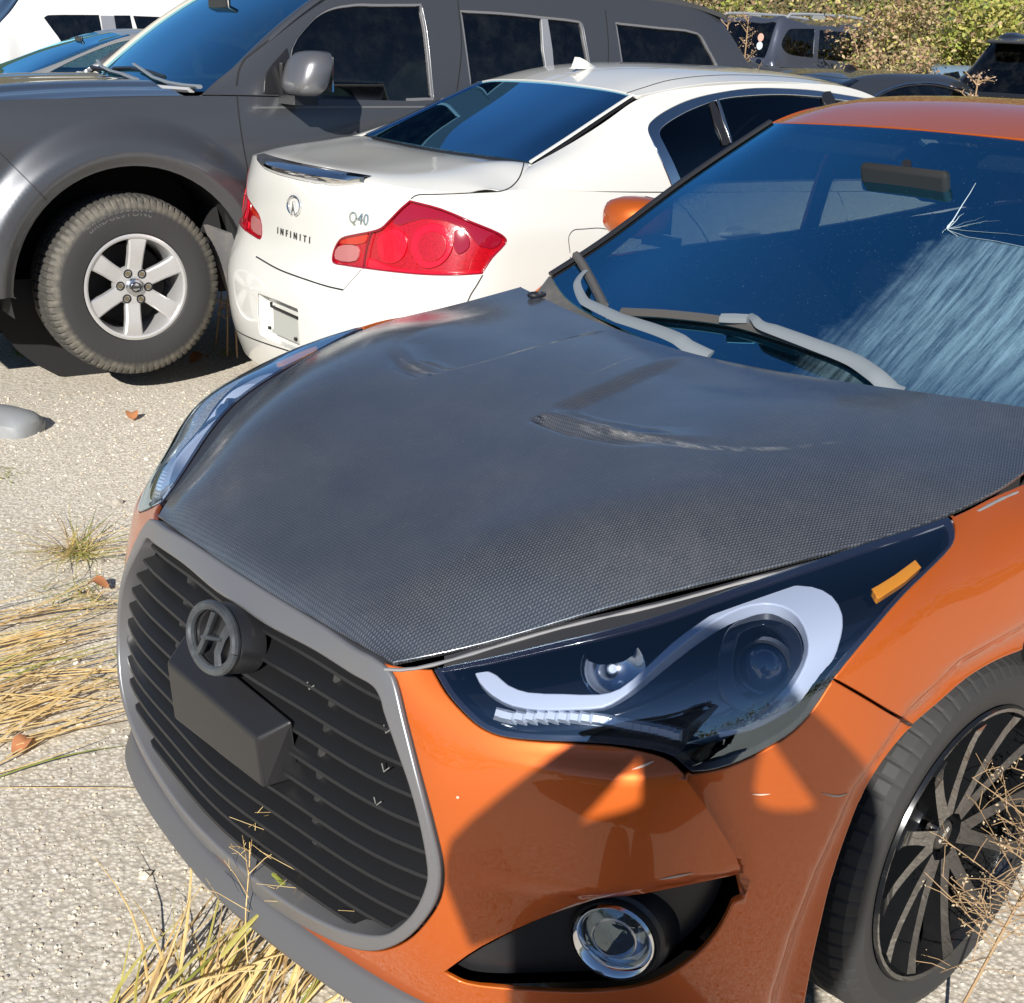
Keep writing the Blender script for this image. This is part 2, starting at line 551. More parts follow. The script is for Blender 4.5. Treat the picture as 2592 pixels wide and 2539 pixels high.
def pbsdf(name, col=(.5, .5, .5), rough=.5, metal=0.0, coat=0.0, coat_rough=.03, spec=.5, dirt=0.0, dirt_col=(.35, .29, .22), bump=0.0, bump_scale=200, flake=0.0, rvar=.0):
    if name in MATS: return MATS[name]
    mt, t, out = nodes(name); q = NT(t); b = q.n('BsdfPrincipled')
    b.inputs['Base Color'].default_value = (*col, 1); b.inputs['Roughness'].default_value = rough; b.inputs['Metallic'].default_value = metal
    b.inputs['Coat Weight'].default_value = coat; b.inputs['Coat Roughness'].default_value = coat_rough; b.inputs['Specular IOR Level'].default_value = spec
    co = q.coords()
    if dirt > 0:
        f = q.ramp(q.noise(co, 3.3, 6, .7), (.42, 0.0), (.75, 1.0)); f2 = q.noise(co, 60, 3, .6)
        f = q.math('MULTIPLY', q.math('MULTIPLY', f, f2), dirt * 2, True)
        q.l(q.mix(f, col, dirt_col), b.inputs['Base Color'])
        q.l(q.math('ADD', q.math('MULTIPLY', f, .5), rough, True), b.inputs['Roughness'])
        if coat: q.l(q.math('SUBTRACT', coat, q.math('MULTIPLY', f, coat), True), b.inputs['Coat Weight'])
    elif rvar > 0:
        f = q.noise(co, 6, 5, .65); q.l(q.math('ADD', q.math('MULTIPLY', f, rvar), rough - rvar * .4, True), b.inputs['Roughness'])
    if flake > 0:
        v = q.n('TexVoronoi'); v.inputs['Scale'].default_value = 1400; q.l(co, v.inputs['Vector'])
        q.l(q.bump(v.outputs['Distance'], flake, .0005), b.inputs['Normal'])
    elif bump > 0:
        q.l(q.bump(q.noise(co, bump_scale, 4, .6), bump, .002), b.inputs['Normal'])
    q.l(b.outputs[0], out.inputs[0])
    return mt


def schlick(q, ior, k=1.0):
    """reflectance of a thin pane, the same from both sides"""
    lw = q.n('LayerWeight'); lw.inputs[0].default_value = .5; f0 = ((ior - 1) / (ior + 1))**2
    p5 = q.math('POWER', lw.outputs['Facing'], 5.0)
    return q.math('MULTIPLY', q.math('ADD', f0, q.math('MULTIPLY', p5, 1 - f0)), k, True)


def glass(name, tint=(.55, .75, .7), refl=1.0, rough=0.0, dirt=0.0, dirt_col=(.5, .5, .48), ior=1.5, kf=1.8):
    """thin pane: tinted see-through plus a Fresnel reflection"""
    if name in MATS: return MATS[name]
    mt, t, out = nodes(name); q = NT(t)
    tr = q.n('BsdfTransparent'); tr.inputs[0].default_value = (*tint, 1)
    gl = q.n('BsdfGlossy'); gl.inputs['Roughness'].default_value = rough; gl.inputs[0].default_value = (*refl, 1) if isinstance(refl, tuple) else (refl, refl, refl, 1)
    mx = q.n('MixShader'); f2 = schlick(q, ior, kf)
    q.l(f2, mx.inputs[0]); q.l(tr.outputs[0], mx.inputs[1]); q.l(gl.outputs[0], mx.inputs[2])
    last = mx.outputs[0]
    if dirt > 0:
        df = q.n('BsdfDiffuse'); df.inputs[0].default_value = (*dirt_col, 1)
        f = q.ramp(q.noise(q.coords(), 9, 6, .7), (.45, 0.0), (.9, 1.0)); m2 = q.n('MixShader')
        q.l(q.math('MULTIPLY', f, dirt, True), m2.inputs[0]); q.l(last, m2.inputs[1]); q.l(df.outputs[0], m2.inputs[2]); last = m2.outputs[0]
    q.l(last, out.inputs[0])
    return mt
# ================================================================== orange hatchback (world origin under its front axle)
def sym(cols):
    """mirror half columns (first one on the centre line) to a full grid running right to left"""
    a = np.array(cols, float); return np.concatenate([(a * [1, -1, 1])[:0:-1], a])


VN = [  # nose and flank, one column per station from the centre round the corner to the tail; rows from sill to hood edge
    [(0.879,0,.165),(.905,0,.30),(.902,0,.40),(.888,0,.50),(.866,0,.60),(.842,0,.66),(.815,0,.70)],
    [(0.866,.20,.165),(.890,.20,.30),(.887,.20,.40),(.874,.20,.50),(.853,.20,.60),(.832,.20,.66),(.812,.20,.70)],
    [(0.822,.375,.165),(.846,.385,.30),(.846,.39,.40),(.836,.387,.50),(.823,.38,.60),(.814,.372,.66),(.803,.362,.702)],
    [(0.779,.495,.165),(.800,.505,.30),(.796,.507,.40),(.788,.50,.50),(.775,.488,.60),(.757,.468,.665),(.722,.425,.724)],
    [(0.706,.605,.165),(.720,.615,.30),(.716,.617,.40),(.711,.612,.50),(.700,.598,.60),(.667,.566,.682),(.60,.505,.766)],
    [(0.632,.695,.165),(.645,.705,.30),(.641,.707,.40),(.636,.703,.50),(.620,.690,.60),(.574,.655,.705),(.49,.590,.803)],
    [(0.557,.757,.165),(.569,.766,.30),(.566,.770,.40),(.560,.770,.50),(.545,.760,.62),(.485,.730,.742),(.37,.653,.832)],
    [(0.472,.805,.165),(.480,.815,.30),(.476,.820,.40),(.470,.822,.50),(.455,.812,.64),(.380,.787,.770),(.22,.717,.858)],
    [(0.362,.845,.165),(.370,.854,.30),(.366,.860,.40),(.360,.862,.50),(.340,.852,.66),(.250,.824,.808),(.06,.768,.884)],
    [(0.194,.865,.165),(.200,.873,.30),(.200,.878,.40),(.195,.880,.50),(.180,.872,.68),(.100,.842,.828),(-.06,.776,.896)],
    [(-0.026,.872,.165),(-.02,.880,.30),(-.02,.886,.40),(-.02,.888,.50),(-.03,.880,.69),(-.080,.850,.845),(-.20,.770,.896)],
    [(-0.306,.875,.165),(-.30,.884,.30),(-.30,.890,.40),(-.30,.892,.50),(-.31,.885,.70),(-.340,.855,.855),(-.42,.745,.905)],
    [(-0.806,.875,.165),(-.80,.886,.30),(-.80,.892,.40),(-.80,.894,.50),(-.80,.888,.70),(-.80,.858,.88),(-.80,.805,.945)],
    [(-1.606,.875,.165),(-1.6,.886,.30),(-1.6,.892,.40),(-1.6,.894,.50),(-1.6,.888,.70),(-1.6,.862,.89),(-1.6,.80,.97)],
    [(-2.506,.870,.165),(-2.5,.886,.30),(-2.5,.898,.40),(-2.5,.902,.50),(-2.5,.898,.70),(-2.5,.868,.90),(-2.5,.79,1.01)],
    [(-3.106,.80,.165),(-3.1,.82,.30),(-3.1,.835,.40),(-3.1,.84,.50),(-3.08,.84,.70),(-3.05,.81,.90),(-3.0,.72,1.04)],
    [(-3.306,.55,.165),(-3.32,.56,.30),(-3.33,.58,.40),(-3.33,.58,.50),(-3.30,.58,.70),(-3.25,.56,.90),(-3.17,.52,1.05)],
    [(-3.366,0,.165),(-3.38,0,.30),(-3.39,0,.40),(-3.39,0,.50),(-3.36,0,.70),(-3.30,0,.90),(-3.22,0,1.06)]]


ARCH_V = np.array([(.41,.15),(.415,.24),(.405,.34),(.38,.44),(.335,.55),(.245,.63),(.12,.672),(-.04,.682),(-.17,.665),(-.28,.60),(-.36,.50),(-.395,.38),(-.40,.2)])
ARCH_R = np.array([(-2.25,.15),(-2.25,.3),(-2.28,.45),(-2.36,.58),(-2.5,.66),(-2.65,.685),(-2.8,.66),(-2.94,.58),(-3.02,.45),(-3.05,.3),(-3.05,.15)])


def disp_vn(p, s, uv):
    p = p.copy(); ay = np.abs(p[:, 1])
    for A in (ARCH_V, ARCH_R):     # the arch lip is chamfered inwards
        m_ = np.nonzero((ay > .7) & (np.abs(p[:, 0] - A[:, 0].mean()) < .5) & (p[:, 2] < .76))[0]
        if not len(m_): continue
        d = np.abs(poly_sd(p[m_][:, [0, 2]], A))
        p[m_, 1] -= np.sign(p[m_, 1]) * (1 - sstep(d, 0.0, .052)) * .022
    return p


_vn = np.array(VN, float)
for _c, (_a, _b, _d) in {2: (.018, .012, .006), 3: (.026, .022, .013), 4: (.024, .028, .030), 5: (.020, .028, .038), 6: (.015, .024, .038), 7: (.010, .016, .030), 8: (.003, .008, .014)}.items():
    _t = _vn[_c + 1, :, :2] - _vn[_c - 1, :, :2]; _t /= np.linalg.norm(_t, axis=1, keepdims=True)
    _o = np.stack([_t[:, 1], -_t[:, 0]], 1)
    _o *= np.sign(_o[:, 1:2] + 1e-9)
    _vn[_c, :4, :2] += _a * _o[:4]; _vn[_c, 4, :2] += _b * _o[4]
    _vn[_c, 5, :2] += _d * .75 * _o[5]; _vn[_c, 5, 2] += _d * .75
VN = _vn.tolist()
SN = Surf(sym(VN), disp_vn, nd=(300, 60))
UC = SN.U / 2


def mir(uv): return np.stack([SN.U - uv[:, 0], uv[:, 1]], 1)


def full_from_half(uv):
    """uv runs along the left half from centre to centre; close it with its mirror image"""
    return np.concatenate([uv, mir(uv)[::-1]])


# --- hood
HOOD = [  # rows from the cowl to the leading edge; half points from the centre to the side
    [(-.255,0,.934),(-.262,.17,.936),(-.285,.34,.940),(-.325,.52,.946),(-.39,.715,.948)],
    [(-.13,0,.936),(-.135,.18,.938),(-.15,.36,.938),(-.175,.55,.929),(-.215,.766,.911)],
    [(.06,0,.924),(.055,.18,.926),(.045,.36,.925),(.03,.55,.912),(-.01,.775,.889)],
    [(.26,0,.897),(.255,.165,.899),(.245,.33,.896),(.225,.51,.883),(.17,.735,.866)],
    [(.47,0,.853),(.465,.145,.853),(.452,.29,.850),(.425,.43,.840),(.37,.653,.832)],
    [(.66,0,.792),(.655,.118,.792),(.643,.235,.790),(.62,.35,.782),(.57,.532,.779)],
    [(.765,0,.745),(.762,.10,.745),(.752,.20,.744),(.735,.30,.740),(.70,.44,.731)],
    [(.803,0,.720),(.801,.095,.720),(.795,.185,.720),(.785,.28,.718),(.765,.39,.711)],
    [(.815,0,.700),(.814,.093,.700),(.811,.182,.700),(.808,.27,.700),(.800,.358,.700)]]
for _r, _k in ((2, .008), (3, .020), (4, .034), (5, .032), (6, .018), (7, .008)):
    _x, _y, _z = HOOD[_r][3]; HOOD[_r][3] = (_x, _y * 1.05, _z + _k); _x, _y, _z = HOOD[_r][2]; HOOD[_r][2] = (_x, _y, _z + _k * .45); _x, _y, _z = HOOD[_r][1]; HOOD[_r][1] = (_x, _y, _z + _k * .12)
HC = np.array([[(x, -y, z) for x, y, z in r[:0:-1]] + r for r in HOOD])
SCOOP = [  # inner step and sweeping front edge of each raised plateau, plan view
    ([(-.33, -.03), (-.148, .004), (.05, .040), (.229, .055)],
     [(.229, .055), (.234, .158), (.218, .258), (.163, .353), (.082, .486), (-.109, .549), (-.36, .58)]),
    ([(-.33, -.27), (-.117, -.262), (.102, -.255), (.232, -.275)],
     [(.232, -.275), (.227, -.365), (.169, -.493), (.05, -.56), (-.10, -.60), (-.36, -.62)])]


def disp_hood(p, s, uv):
    p = p.copy(); q = p[:, :2]; y = p[:, 1]
    p[:, 2] += .014 * sstep(y, -.1, .65) * (1 - sstep(p[:, 0], -.20, .15))     # hood sits a little open on this side
    for sg, (L, Fr) in zip((1, -1), SCOOP):
        a = poly_sd(q, L) * sg; b = poly_sd(q, Fr) * sg
        wd = .019 if sg > 0 else .013
        h = -(.013 if sg > 0 else .009) * sstep(a, -wd, wd) * sstep(b, .0, .07)
        w = np.abs(y - (.055 if sg > 0 else -.275))
        h *= 1 - sstep(w, .05, .34)
        h *= sstep(p[:, 0], -.26, -.08)
        k = .135 if sg > 0 else -.34
        g = -(.020 if sg > 0 else .010) * np.exp(-((b + .020) / .016)**2) * np.exp(-((y - k) / (.115 if sg > 0 else .09))**2) * sstep(a, -.02, .04)
        g = g + (.004 if sg > 0 else .002) * np.exp(-((b - .012) / .014)**2) * np.exp(-((y - k) / .16)**2) * sstep(a, -.01, .04)
        p[:, 2] += h + g
    return p


SH = Surf(HC, disp_hood, nd=(120, 120), flip=False)
if SH.nrm(np.array([[SH.U / 2, SH.Vv / 2]]))[0][2] < 0: SH.sg = -1
if SN.nrm(np.array([[UC, SN.Vv / 2]]))[0][0] < 0: SN.sg = -1

# --- windscreen, roof, sides of the cabin
WS = [
    [(-.345,0,.900),(-.36,.22,.902),(-.40,.42,.912),(-.45,.62,.935),(-.50,.725,.965)],
    [(-.52,0,1.010),(-.535,.215,1.010),(-.57,.41,1.013),(-.62,.60,1.025),(-.655,.695,1.045)],
    [(-.80,0,1.193),(-.81,.205,1.190),(-.835,.39,1.186),(-.865,.57,1.182),(-.885,.655,1.18)],
    [(-1.065,0,1.366),(-1.072,.195,1.363),(-1.09,.37,1.357),(-1.115,.505,1.350),(-1.146,.566,1.345)]]
SW = Surf(np.array([[(x, -y, z) for x, y, z in r[:0:-1]] + r for r in WS]), nd=(120, 120))
RF = [
    [(-1.075,0,1.368),(-1.082,.195,1.366),(-1.10,.37,1.359),(-1.125,.505,1.351),(-1.155,.568,1.345)],
    [(-1.30,0,1.418),(-1.30,.20,1.416),(-1.31,.38,1.408),(-1.32,.52,1.393),(-1.33,.59,1.376)],
    [(-1.70,0,1.434),(-1.70,.21,1.432),(-1.70,.40,1.424),(-1.70,.54,1.408),(-1.70,.61,1.388)],
    [(-2.20,0,1.405),(-2.20,.21,1.403),(-2.20,.40,1.395),(-2.20,.54,1.378),(-2.20,.61,1.358)],
    [(-2.75,0,1.29),(-2.75,.21,1.288),(-2.75,.40,1.28),(-2.75,.53,1.262),(-2.75,.60,1.245)]]
SR = Surf(np.array([[(x, -y, z) for x, y, z in r[:0:-1]] + r for r in RF]), nd=(100, 100))
RG = [
    [(-2.76,0,1.283),(-2.76,.25,1.281),(-2.76,.45,1.272),(-2.77,.58,1.245)],
    [(-3.0,0,1.17),(-3.0,.25,1.168),(-3.0,.44,1.16),(-3.0,.56,1.14)],
    [(-3.22,0,1.05),(-3.21,.25,1.05),(-3.20,.42,1.05),(-3.17,.52,1.04)]]
SRG = Surf(np.array([[(x, -y, z) for x, y, z in r[:0:-1]] + r for r in RG]), nd=(60, 60))
GH = [
    [(-.46,.80,.88),(-.47,.78,.90),(-.485,.757,.925),(-.51,.735,.955)],
    [(-.80,.805,.945),(-.82,.775,1.02),(-.85,.73,1.09),(-.88,.665,1.178)],
    [(-1.15,.803,.957),(-1.15,.765,1.09),(-1.15,.695,1.23),(-1.155,.575,1.347)],
    [(-1.70,.798,.973),(-1.70,.765,1.11),(-1.70,.71,1.26),(-1.70,.617,1.386)],
    [(-2.30,.79,1.0),(-2.30,.765,1.12),(-2.30,.71,1.24),(-2.30,.617,1.345)],
    [(-2.80,.76,1.03),(-2.80,.73,1.10),(-2.79,.68,1.17),(-2.77,.60,1.24)],
    [(-3.05,.70,1.04),(-3.06,.66,1.07),(-3.10,.61,1.08),(-3.13,.55,1.07)]]
SG = Surf(np.array(GH), nd=(160, 60))
for s_, ax_ in ((SW, 2), (SR, 2), (SRG, 2), (SG, 1)):
    if s_.nrm(np.array([[s_.U / 2, s_.Vv / 2]]))[0][ax_] < 0: s_.sg = -1
# ------------------------------------------------------------------ materials of the hatchback
def paint(name, col, metal=.35, rough=.32, coat=1.0, flake=.10, dirt=.0, spec=.5):
    return pbsdf(name, col, rough, metal, coat, .02, spec, dirt=dirt, flake=flake)


M_OR = paint('orange_paint', (.57, .112, .008), .50, .48, 1.0, .10)
M_BLK = pbsdf('black_plastic', (.016, .016, .018), .34, bump=.05, bump_scale=600)
M_MAT = pbsdf('matt_black', (.010, .010, .011), .8)
M_TRIM = pbsdf('grille_black', (.020, .021, .023), .40, dirt=.35, dirt_col=(.30, .27, .22))
M_GREY = pbsdf('grey_surround', (.20, .20, .21), .30, .45, rvar=.12)
M_SLAT = pbsdf('slat_black', (.013, .0135, .015), .36, rvar=.15)
M_LIP = pbsdf('grey_lip', (.098, .099, .105), .45, rvar=.15)
M_CHR = pbsdf('chrome', (.82, .83, .85), .06, 1.0)
M_SAT = pbsdf('satin_silver', (.62, .62, .63), .3, 1.0)
M_DCHR = pbsdf('dark_chrome', (.10, .105, .115), .12, 1.0)
M_RUB = pbsdf('rubber', (.034, .034, .034), .68, rvar=.2, bump=.12, bump_scale=260)
M_GLB = pbsdf('gloss_black', (.006, .006, .008), .08, coat=1.0)
M_WGUIDE = pbsdf('light_guide_white', (.62, .66, .78), .30, spec=.5)
M_AMB = pbsdf('amber_plastic', (.95, .33, .01), .25)
M_LENS = glass('clear_lens', (.86, .90, .96), (.72, .88, 1.0), .0, ior=1.8, kf=2.4)
M_LED = pbsdf('led_silver', (.86, .89, .95), .12, .25, coat=1.0)
M_SEAT = pbsdf('seat_cloth', (.018, .018, .020), .9)
M_DASH = pbsdf('dash_vinyl', (.022, .023, .026), .6)
M_WIP = pbsdf('wiper_grey', (.185, .21, .23), .42)
M_COWL = pbsdf('cowl_grey', (.075, .08, .085), .5, dirt=.3)


def mat_carbon():
    mt, t, out = nodes('carbon_weave'); q = NT(t); b = q.n('BsdfPrincipled')
    co = q.coords('Object')
    sp = q.n('SeparateXYZ'); q.l(co, sp.inputs[0])
    # 2x2 twill: rows of short floats, each row shifted half a float
    px = q.math('MULTIPLY', sp.outputs[0], 1 / .0050); py = q.math('MULTIPLY', sp.outputs[1], 1 / .0050)
    row = q.math('FLOOR', px); fx = q.math('FRACT', px)
    sh = q.math('MULTIPLY', row, .5); fy = q.math('FRACT', q.math('ADD', py, sh))
    warp = q.math('GREATER_THAN', fy, .5)
    # rounded profile of each tow
    hx = q.math('MULTIPLY', q.math('SUBTRACT', 1.0, fx), q.math('MULTIPLY', fx, 4.0))
    f2 = q.math('FRACT', q.math('MULTIPLY', fy, 2.0)); hy = q.math('MULTIPLY', q.math('SUBTRACT', 1.0, f2), q.math('MULTIPLY', f2, 4.0))
    hgt = q.math('MULTIPLY', q.math('POWER', hx, .5), q.math('POWER', hy, .5))
    c1 = q.mix(warp, (.026, .028, .034), (.098, .104, .118)); c2 = q.mix(hgt, (.009, .010, .012), c1)
    # sun-faded, hazy clear coat with cleaner blotches and dust
    haze = q.ramp(q.noise(co, 2.2, 6, .65), (.35, 0.0), (.72, 1.0)); fine = q.noise(co, 170, 3, .7); mid = q.noise(co, 28, 5, .7)
    dust = q.math('MULTIPLY', q.math('MULTIPLY', haze, mid), fine); dust = q.math('MULTIPLY', dust, .85, True)
    c3 = q.mix(dust, c2, (.20, .195, .185))
    spk = q.ramp(q.noise(co, 420, 1, .5), (.735, 0.0), (.775, 1.0)); c4 = q.mix(q.math('MULTIPLY', spk, .5), c3, (.45, .44, .40))
    q.l(c4, b.inputs['Base Color'])
    b.inputs['Roughness'].default_value = .42; b.inputs['Specular IOR Level'].default_value = .7; b.inputs['Specular Tint'].default_value = (.46, .70, 1.0, 1)
    b.inputs['Coat Weight'].default_value = 1.0; b.inputs['Coat IOR'].default_value = 1.9
    q.l(q.math('ADD', .06, q.math('MULTIPLY', mid, .20), True), b.inputs['Coat Roughness'])
    bp = q.bump(hgt, .25, .0008); q.l(bp, b.inputs['Normal'])
    q.l(q.bump(q.noise(co, 9, 4, .6), .05, .004), b.inputs['Coat Normal'])
    q.l(b.outputs[0], out.inputs[0]); return mt


M_CARBON = mat_carbon()


def mat_screen():
    """windscreen: blue-green laminated glass, dried mineral streaks over the driver's corner"""
    mt, t, out = nodes('windscreen_glass'); q = NT(t)
    tr = q.n('BsdfTransparent'); tr.inputs[0].default_value = (.80, .95, .95, 1)
    gl = q.n('BsdfGlossy'); gl.inputs['Roughness'].default_value = .0; gl.inputs[0].default_value = (.20, .68, 1, 1)
    mx = q.n('MixShader'); q.l(schlick(q, 2.5, 4.0), mx.inputs[0]); q.l(tr.outputs[0], mx.inputs[1]); q.l(gl.outputs[0], mx.inputs[2])
    co = q.coords('Object'); sp = q.n('SeparateXYZ'); q.l(co, sp.inputs[0]); x, y, z = sp.outputs
    st = q.n('Mapping'); st.inputs['Scale'].default_value = (3.0, 46, 3.0); st.inputs['Rotation'].default_value = (0, 0, .10); q.l(co, st.inputs[0])
    stk = q.ramp(q.noise(st.outputs[0], 1.3, 6, .75), (.40, 0.0), (.66, 1.0)); fine = q.noise(co, 230, 3, .7)
    # the streaked sheet ends in a slanting line and at a crack
    lim = q.math('SUBTRACT', y, q.math('ADD', .130, q.math('MULTIPLY', q.math('ADD', x, .447), -.137)))
    wob = q.math('MULTIPLY', q.math('SUBTRACT', q.noise(co, 14, 4, .7), .5), .14)
    em = q.ramp(q.math('ADD', lim, wob), (.0, 0.0), (.10, .75), (.25, 1.0))
    up = q.ramp(q.math('SUBTRACT', q.math('ADD', 1.178, q.math('MULTIPLY', q.math('SUBTRACT', y, .20), -.04)), z), (.0, 0.0), (.004, 1.0))
    low = q.ramp(z, (.90, .35), (1.02, 1.0))
    amt = q.math('MULTIPLY', q.math('MULTIPLY', em, up), low)
    body = q.math('ADD', q.math('MULTIPLY', stk, .62), q.math('MULTIPLY', fine, .36))
    amt = q.math('MULTIPLY', amt, body); amt = q.math('MULTIPLY', amt, .62, True)
    dot = q.ramp(q.noise(co, 330, 1, .5), (.75, 0.0), (.78, 1.0)); amt = q.math('MAXIMUM', amt, q.math('MULTIPLY', dot, .35))
    df = q.n('BsdfDiffuse'); df.inputs[0].default_value = (.30, .50, .62, 1)
    m2 = q.n('MixShader'); q.l(amt, m2.inputs[0]); q.l(mx.outputs[0], m2.inputs[1]); q.l(df.outputs[0], m2.inputs[2])
    q.l(m2.outputs[0], out.inputs[0]); return mt


M_SCREEN = mat_screen()
M_TINT = glass('tinted_side_glass', (.62, .72, .70), 1.0)

VEL = thing('orange_hatchback', 'orange hatchback with dark carbon fibre hood and black slatted grille filling the foreground', 'car', frame=V)

# ------------------------------------------------------------------ hood
hood_uv = np.concatenate([rect(SH)])
panel('hood', SH, resample(rect(SH), .05), M_CARBON, VEL, step=.0085, gap=.001, bevel=.003, skirt=.004)
# scuffed, whitened clear coat along the vent edge
def mat_scuff():
    mt, t, out = nodes('scuffed_coat'); q = NT(t); co = q.coords('Object'); tr = q.n('BsdfTransparent'); df = q.n('BsdfPrincipled'); df.inputs['Base Color'].default_value = (.50, .50, .48, 1); df.inputs['Roughness'].default_value = .7
    st = q.n('Mapping'); st.inputs['Scale'].default_value = (1.0, .35, 1.0); q.l(co, st.inputs[0])
    f = q.math('MULTIPLY', q.ramp(q.noise(st.outputs[0], 60, 5, .75), (.42, 0.0), (.68, 1.0)), q.ramp(q.noise(co, 420, 2, .7), (.40, .15), (.62, 1.0)))
    at = q.n('VertexColor'); at.layer_name = 'fade'; f = q.math('MULTIPLY', q.math('MULTIPLY', f, at.outputs['Color']), .75, True)
    mx = q.n('MixShader'); q.l(f, mx.inputs[0]); q.l(tr.outputs[0], mx.inputs[1]); q.l(df.outputs[0], mx.inputs[2]); q.l(mx.outputs[0], out.inputs[0]); return mt


M_SCUFF = mat_scuff()
def scuff(px, w0, w1):
    s1 = Off(SH, -.0012); u_ = s1.pick(px, closed=False, sub=6); P0 = SH(u_); T_ = np.gradient(P0, axis=0); N_ = SH.nrm(u_); B_ = np.cross(T_, N_); B_ /= np.linalg.norm(B_, axis=1, keepdims=True); n = len(P0); vs, cs, fs = [], [], []
    m_ = 6
    for i in range(n):
        e = math.sin(math.pi * min(1, max(0, i / (n - 1)))) ** .6; wd = (w0 + (w1 - w0) * i / (n - 1)) * (.4 + .6 * e)
        for j in range(m_):
            g = -1 + 2 * j / (m_ - 1); p = P0[i] + B_[i] * wd * g; vs.append(p); cs.append(e * (1 - g * g))
    H = SH(SH.hits([(p[0], p[1], 3.0) for p in vs], [(0, 0, -1.0)] * len(vs))); vs = H + np.array([0, 0, .0012])
    for i in range(n - 1):
        for j in range(m_ - 1): a = i * m_ + j; fs.append((a, a + 1, a + m_ + 1, a + m_))
    o = mesh_obj('coat_scuff', vs, fs, M_SCUFF, VEL); ca = o.data.color_attributes.new('fade', 'FLOAT_COLOR', 'POINT'); ca.data.foreach_set('color', np.repeat(np.array(cs), 4))
    return o


scuff([(1440, 1050), (1500, 1075), (1580, 1098), (1700, 1122), (1830, 1135), (1980, 1135), (2150, 1115)], .022, .010)
scuff([(1010, 905), (1040, 928), (1085, 945), (1140, 945)], .006, .004)
scuff([(1640, 890), (1560, 920), (1480, 955)], .003, .002)

# under the hood edge: dark inner frame with the pale torn seal along the open side
mb = MB()
for s_ in (1,):
    L = SN(np.array([[u, SN.Vv] for u in np.linspace(UC + .37, UC + 1.55, 40)])); Nn = SN.nrm(np.array([[u, SN.Vv - .01] for u in np.linspace(UC + .37, UC + 1.55, 40)]))
    w = np.array([.0035 + .001 * math.sin(k * 2.7) + .0015 * random.random() for k in range(40)])
    mb.tube(L + Nn * .001 + np.array([.004, .008, -.008]), w, 6, flat=.6)
mb.build('hood_seal', pbsdf('torn_seal', (.22, .22, .23), .6, dirt=.6, dirt_col=(.4, .38, .35)), VEL)

# ------------------------------------------------------------------ headlamp outlines (picture points laid on the body surface)
def hl(p): return [(1050 + a[0] / 1.3886, 1300 + a[1] / 1.3886) + tuple(a[2:]) for a in p]


LAMP = hl([(64, 548, 1), (110, 630), (170, 700), (230, 752), (300, 783), (400, 798), (550, 806), (700, 815), (830, 835), (905, 858), (955, 900), (980, 917, 1), (1100, 889), (1230, 830),
           (1330, 765), (1400, 690), (1470, 585), (1600, 425), (1720, 285), (1810, 197), (1885, 118), (1900, 75), (1893, 30), (1878, 8, 1), (1700, 62), (1500, 131), (1300, 197), (1100, 267), (900, 341), (700, 399), (500, 447), (300, 496), (170, 525)])
lamp_uv = SN.pick(LAMP, sub=3)
FOG = [(1128, 2463, 1), (1220, 2400), (1350, 2340), (1470, 2303), (1600, 2270), (1740, 2240), (1866, 2213, 1), (1864, 2250), (1838, 2320), (1795, 2385), (1735, 2440), (1670, 2480), (1590, 2503), (1480, 2511), (1380, 2508), (1280, 2501), (1180, 2488)]
fog_uv = SN.pick(FOG, sub=3)
# grille frame, left half from the top centre down to the bottom centre
GO = [(600, 1452), (670, 1498), (800, 1577), (931, 1660), (985, 1697), (1003, 1722), (1028, 1821), (1061, 1951), (1100, 2100), (1120, 2198), (1113, 2270), (1080, 2328), (1028, 2380), (963, 2406), (898, 2400), (833, 2374), (735, 2322), (638, 2250), (560, 2165), (475, 2061)]
GI = [(573, 1502), (670, 1573), (800, 1642), (898, 1703), (944, 1730), (963, 1762), (972, 1797), (1002, 1886), (1035, 1983), (1061, 2081), (1080, 2192), (1077, 2237), (1048, 2302), (1002, 2348), (963, 2364), (898, 2357), (833, 2335), (735, 2283), (638, 2211), (540, 2120), (462, 2022)]


def half_to_full(px):
    uv = SN.pick(px, closed=False, sub=4)
    uv = uv[uv[:, 0] > UC + .012]
    a = np.array([[UC, uv[0, 1]]]); b = np.array([[UC, uv[-1, 1]]])
    h = np.concatenate([a, uv, b])
    return np.concatenate([h[:-1], mir(h)[::-1][:-1]])


go_uv, gi_uv = half_to_full(GO), half_to_full(GI)
frame_o = panel('grille_frame', SN, go_uv, M_GREY, VEL, holes=[gi_uv], step=.018, gap=.001, bevel=.006, skirt=.03, out=.006)

# ------------------------------------------------------------------ bumper skin, both corners in one piece round the grille
ARCHP = [(2030, 2620), (2042, 2539), (2060, 2440), (2080, 2350), (2110, 2225), (2150, 2105), (2192, 2003), (2250, 1912), (2313, 1838)]
arch_uv = SN.pick(ARCHP, closed=False, sub=3)
seam_uv = SN.pick([(2313, 1838), (2212, 1775), (2112, 1716)], closed=False, sub=2)
k0 = int(np.argmin(np.linalg.norm(lamp_uv - SN.pick([(2110, 1716)], straight=True)[0], axis=1)))
lower = lamp_uv[:k0 + 1][::-1]                   # from the seam along the lamp's lower edge to its inner corner
top_uv = np.concatenate([lower, [[UC + .36, SN.Vv * .985]]])
half = np.concatenate([[[UC, 0.0]], [[u, 0.0] for u in np.linspace(UC + .1, arch_uv[0, 0] - .03, 14)], arch_uv, seam_uv[1:], top_uv[1:], [[UC, SN.Vv * .985]]])
bump_full = np.concatenate([half[1:-1], mir(half[1:-1])[::-1]])
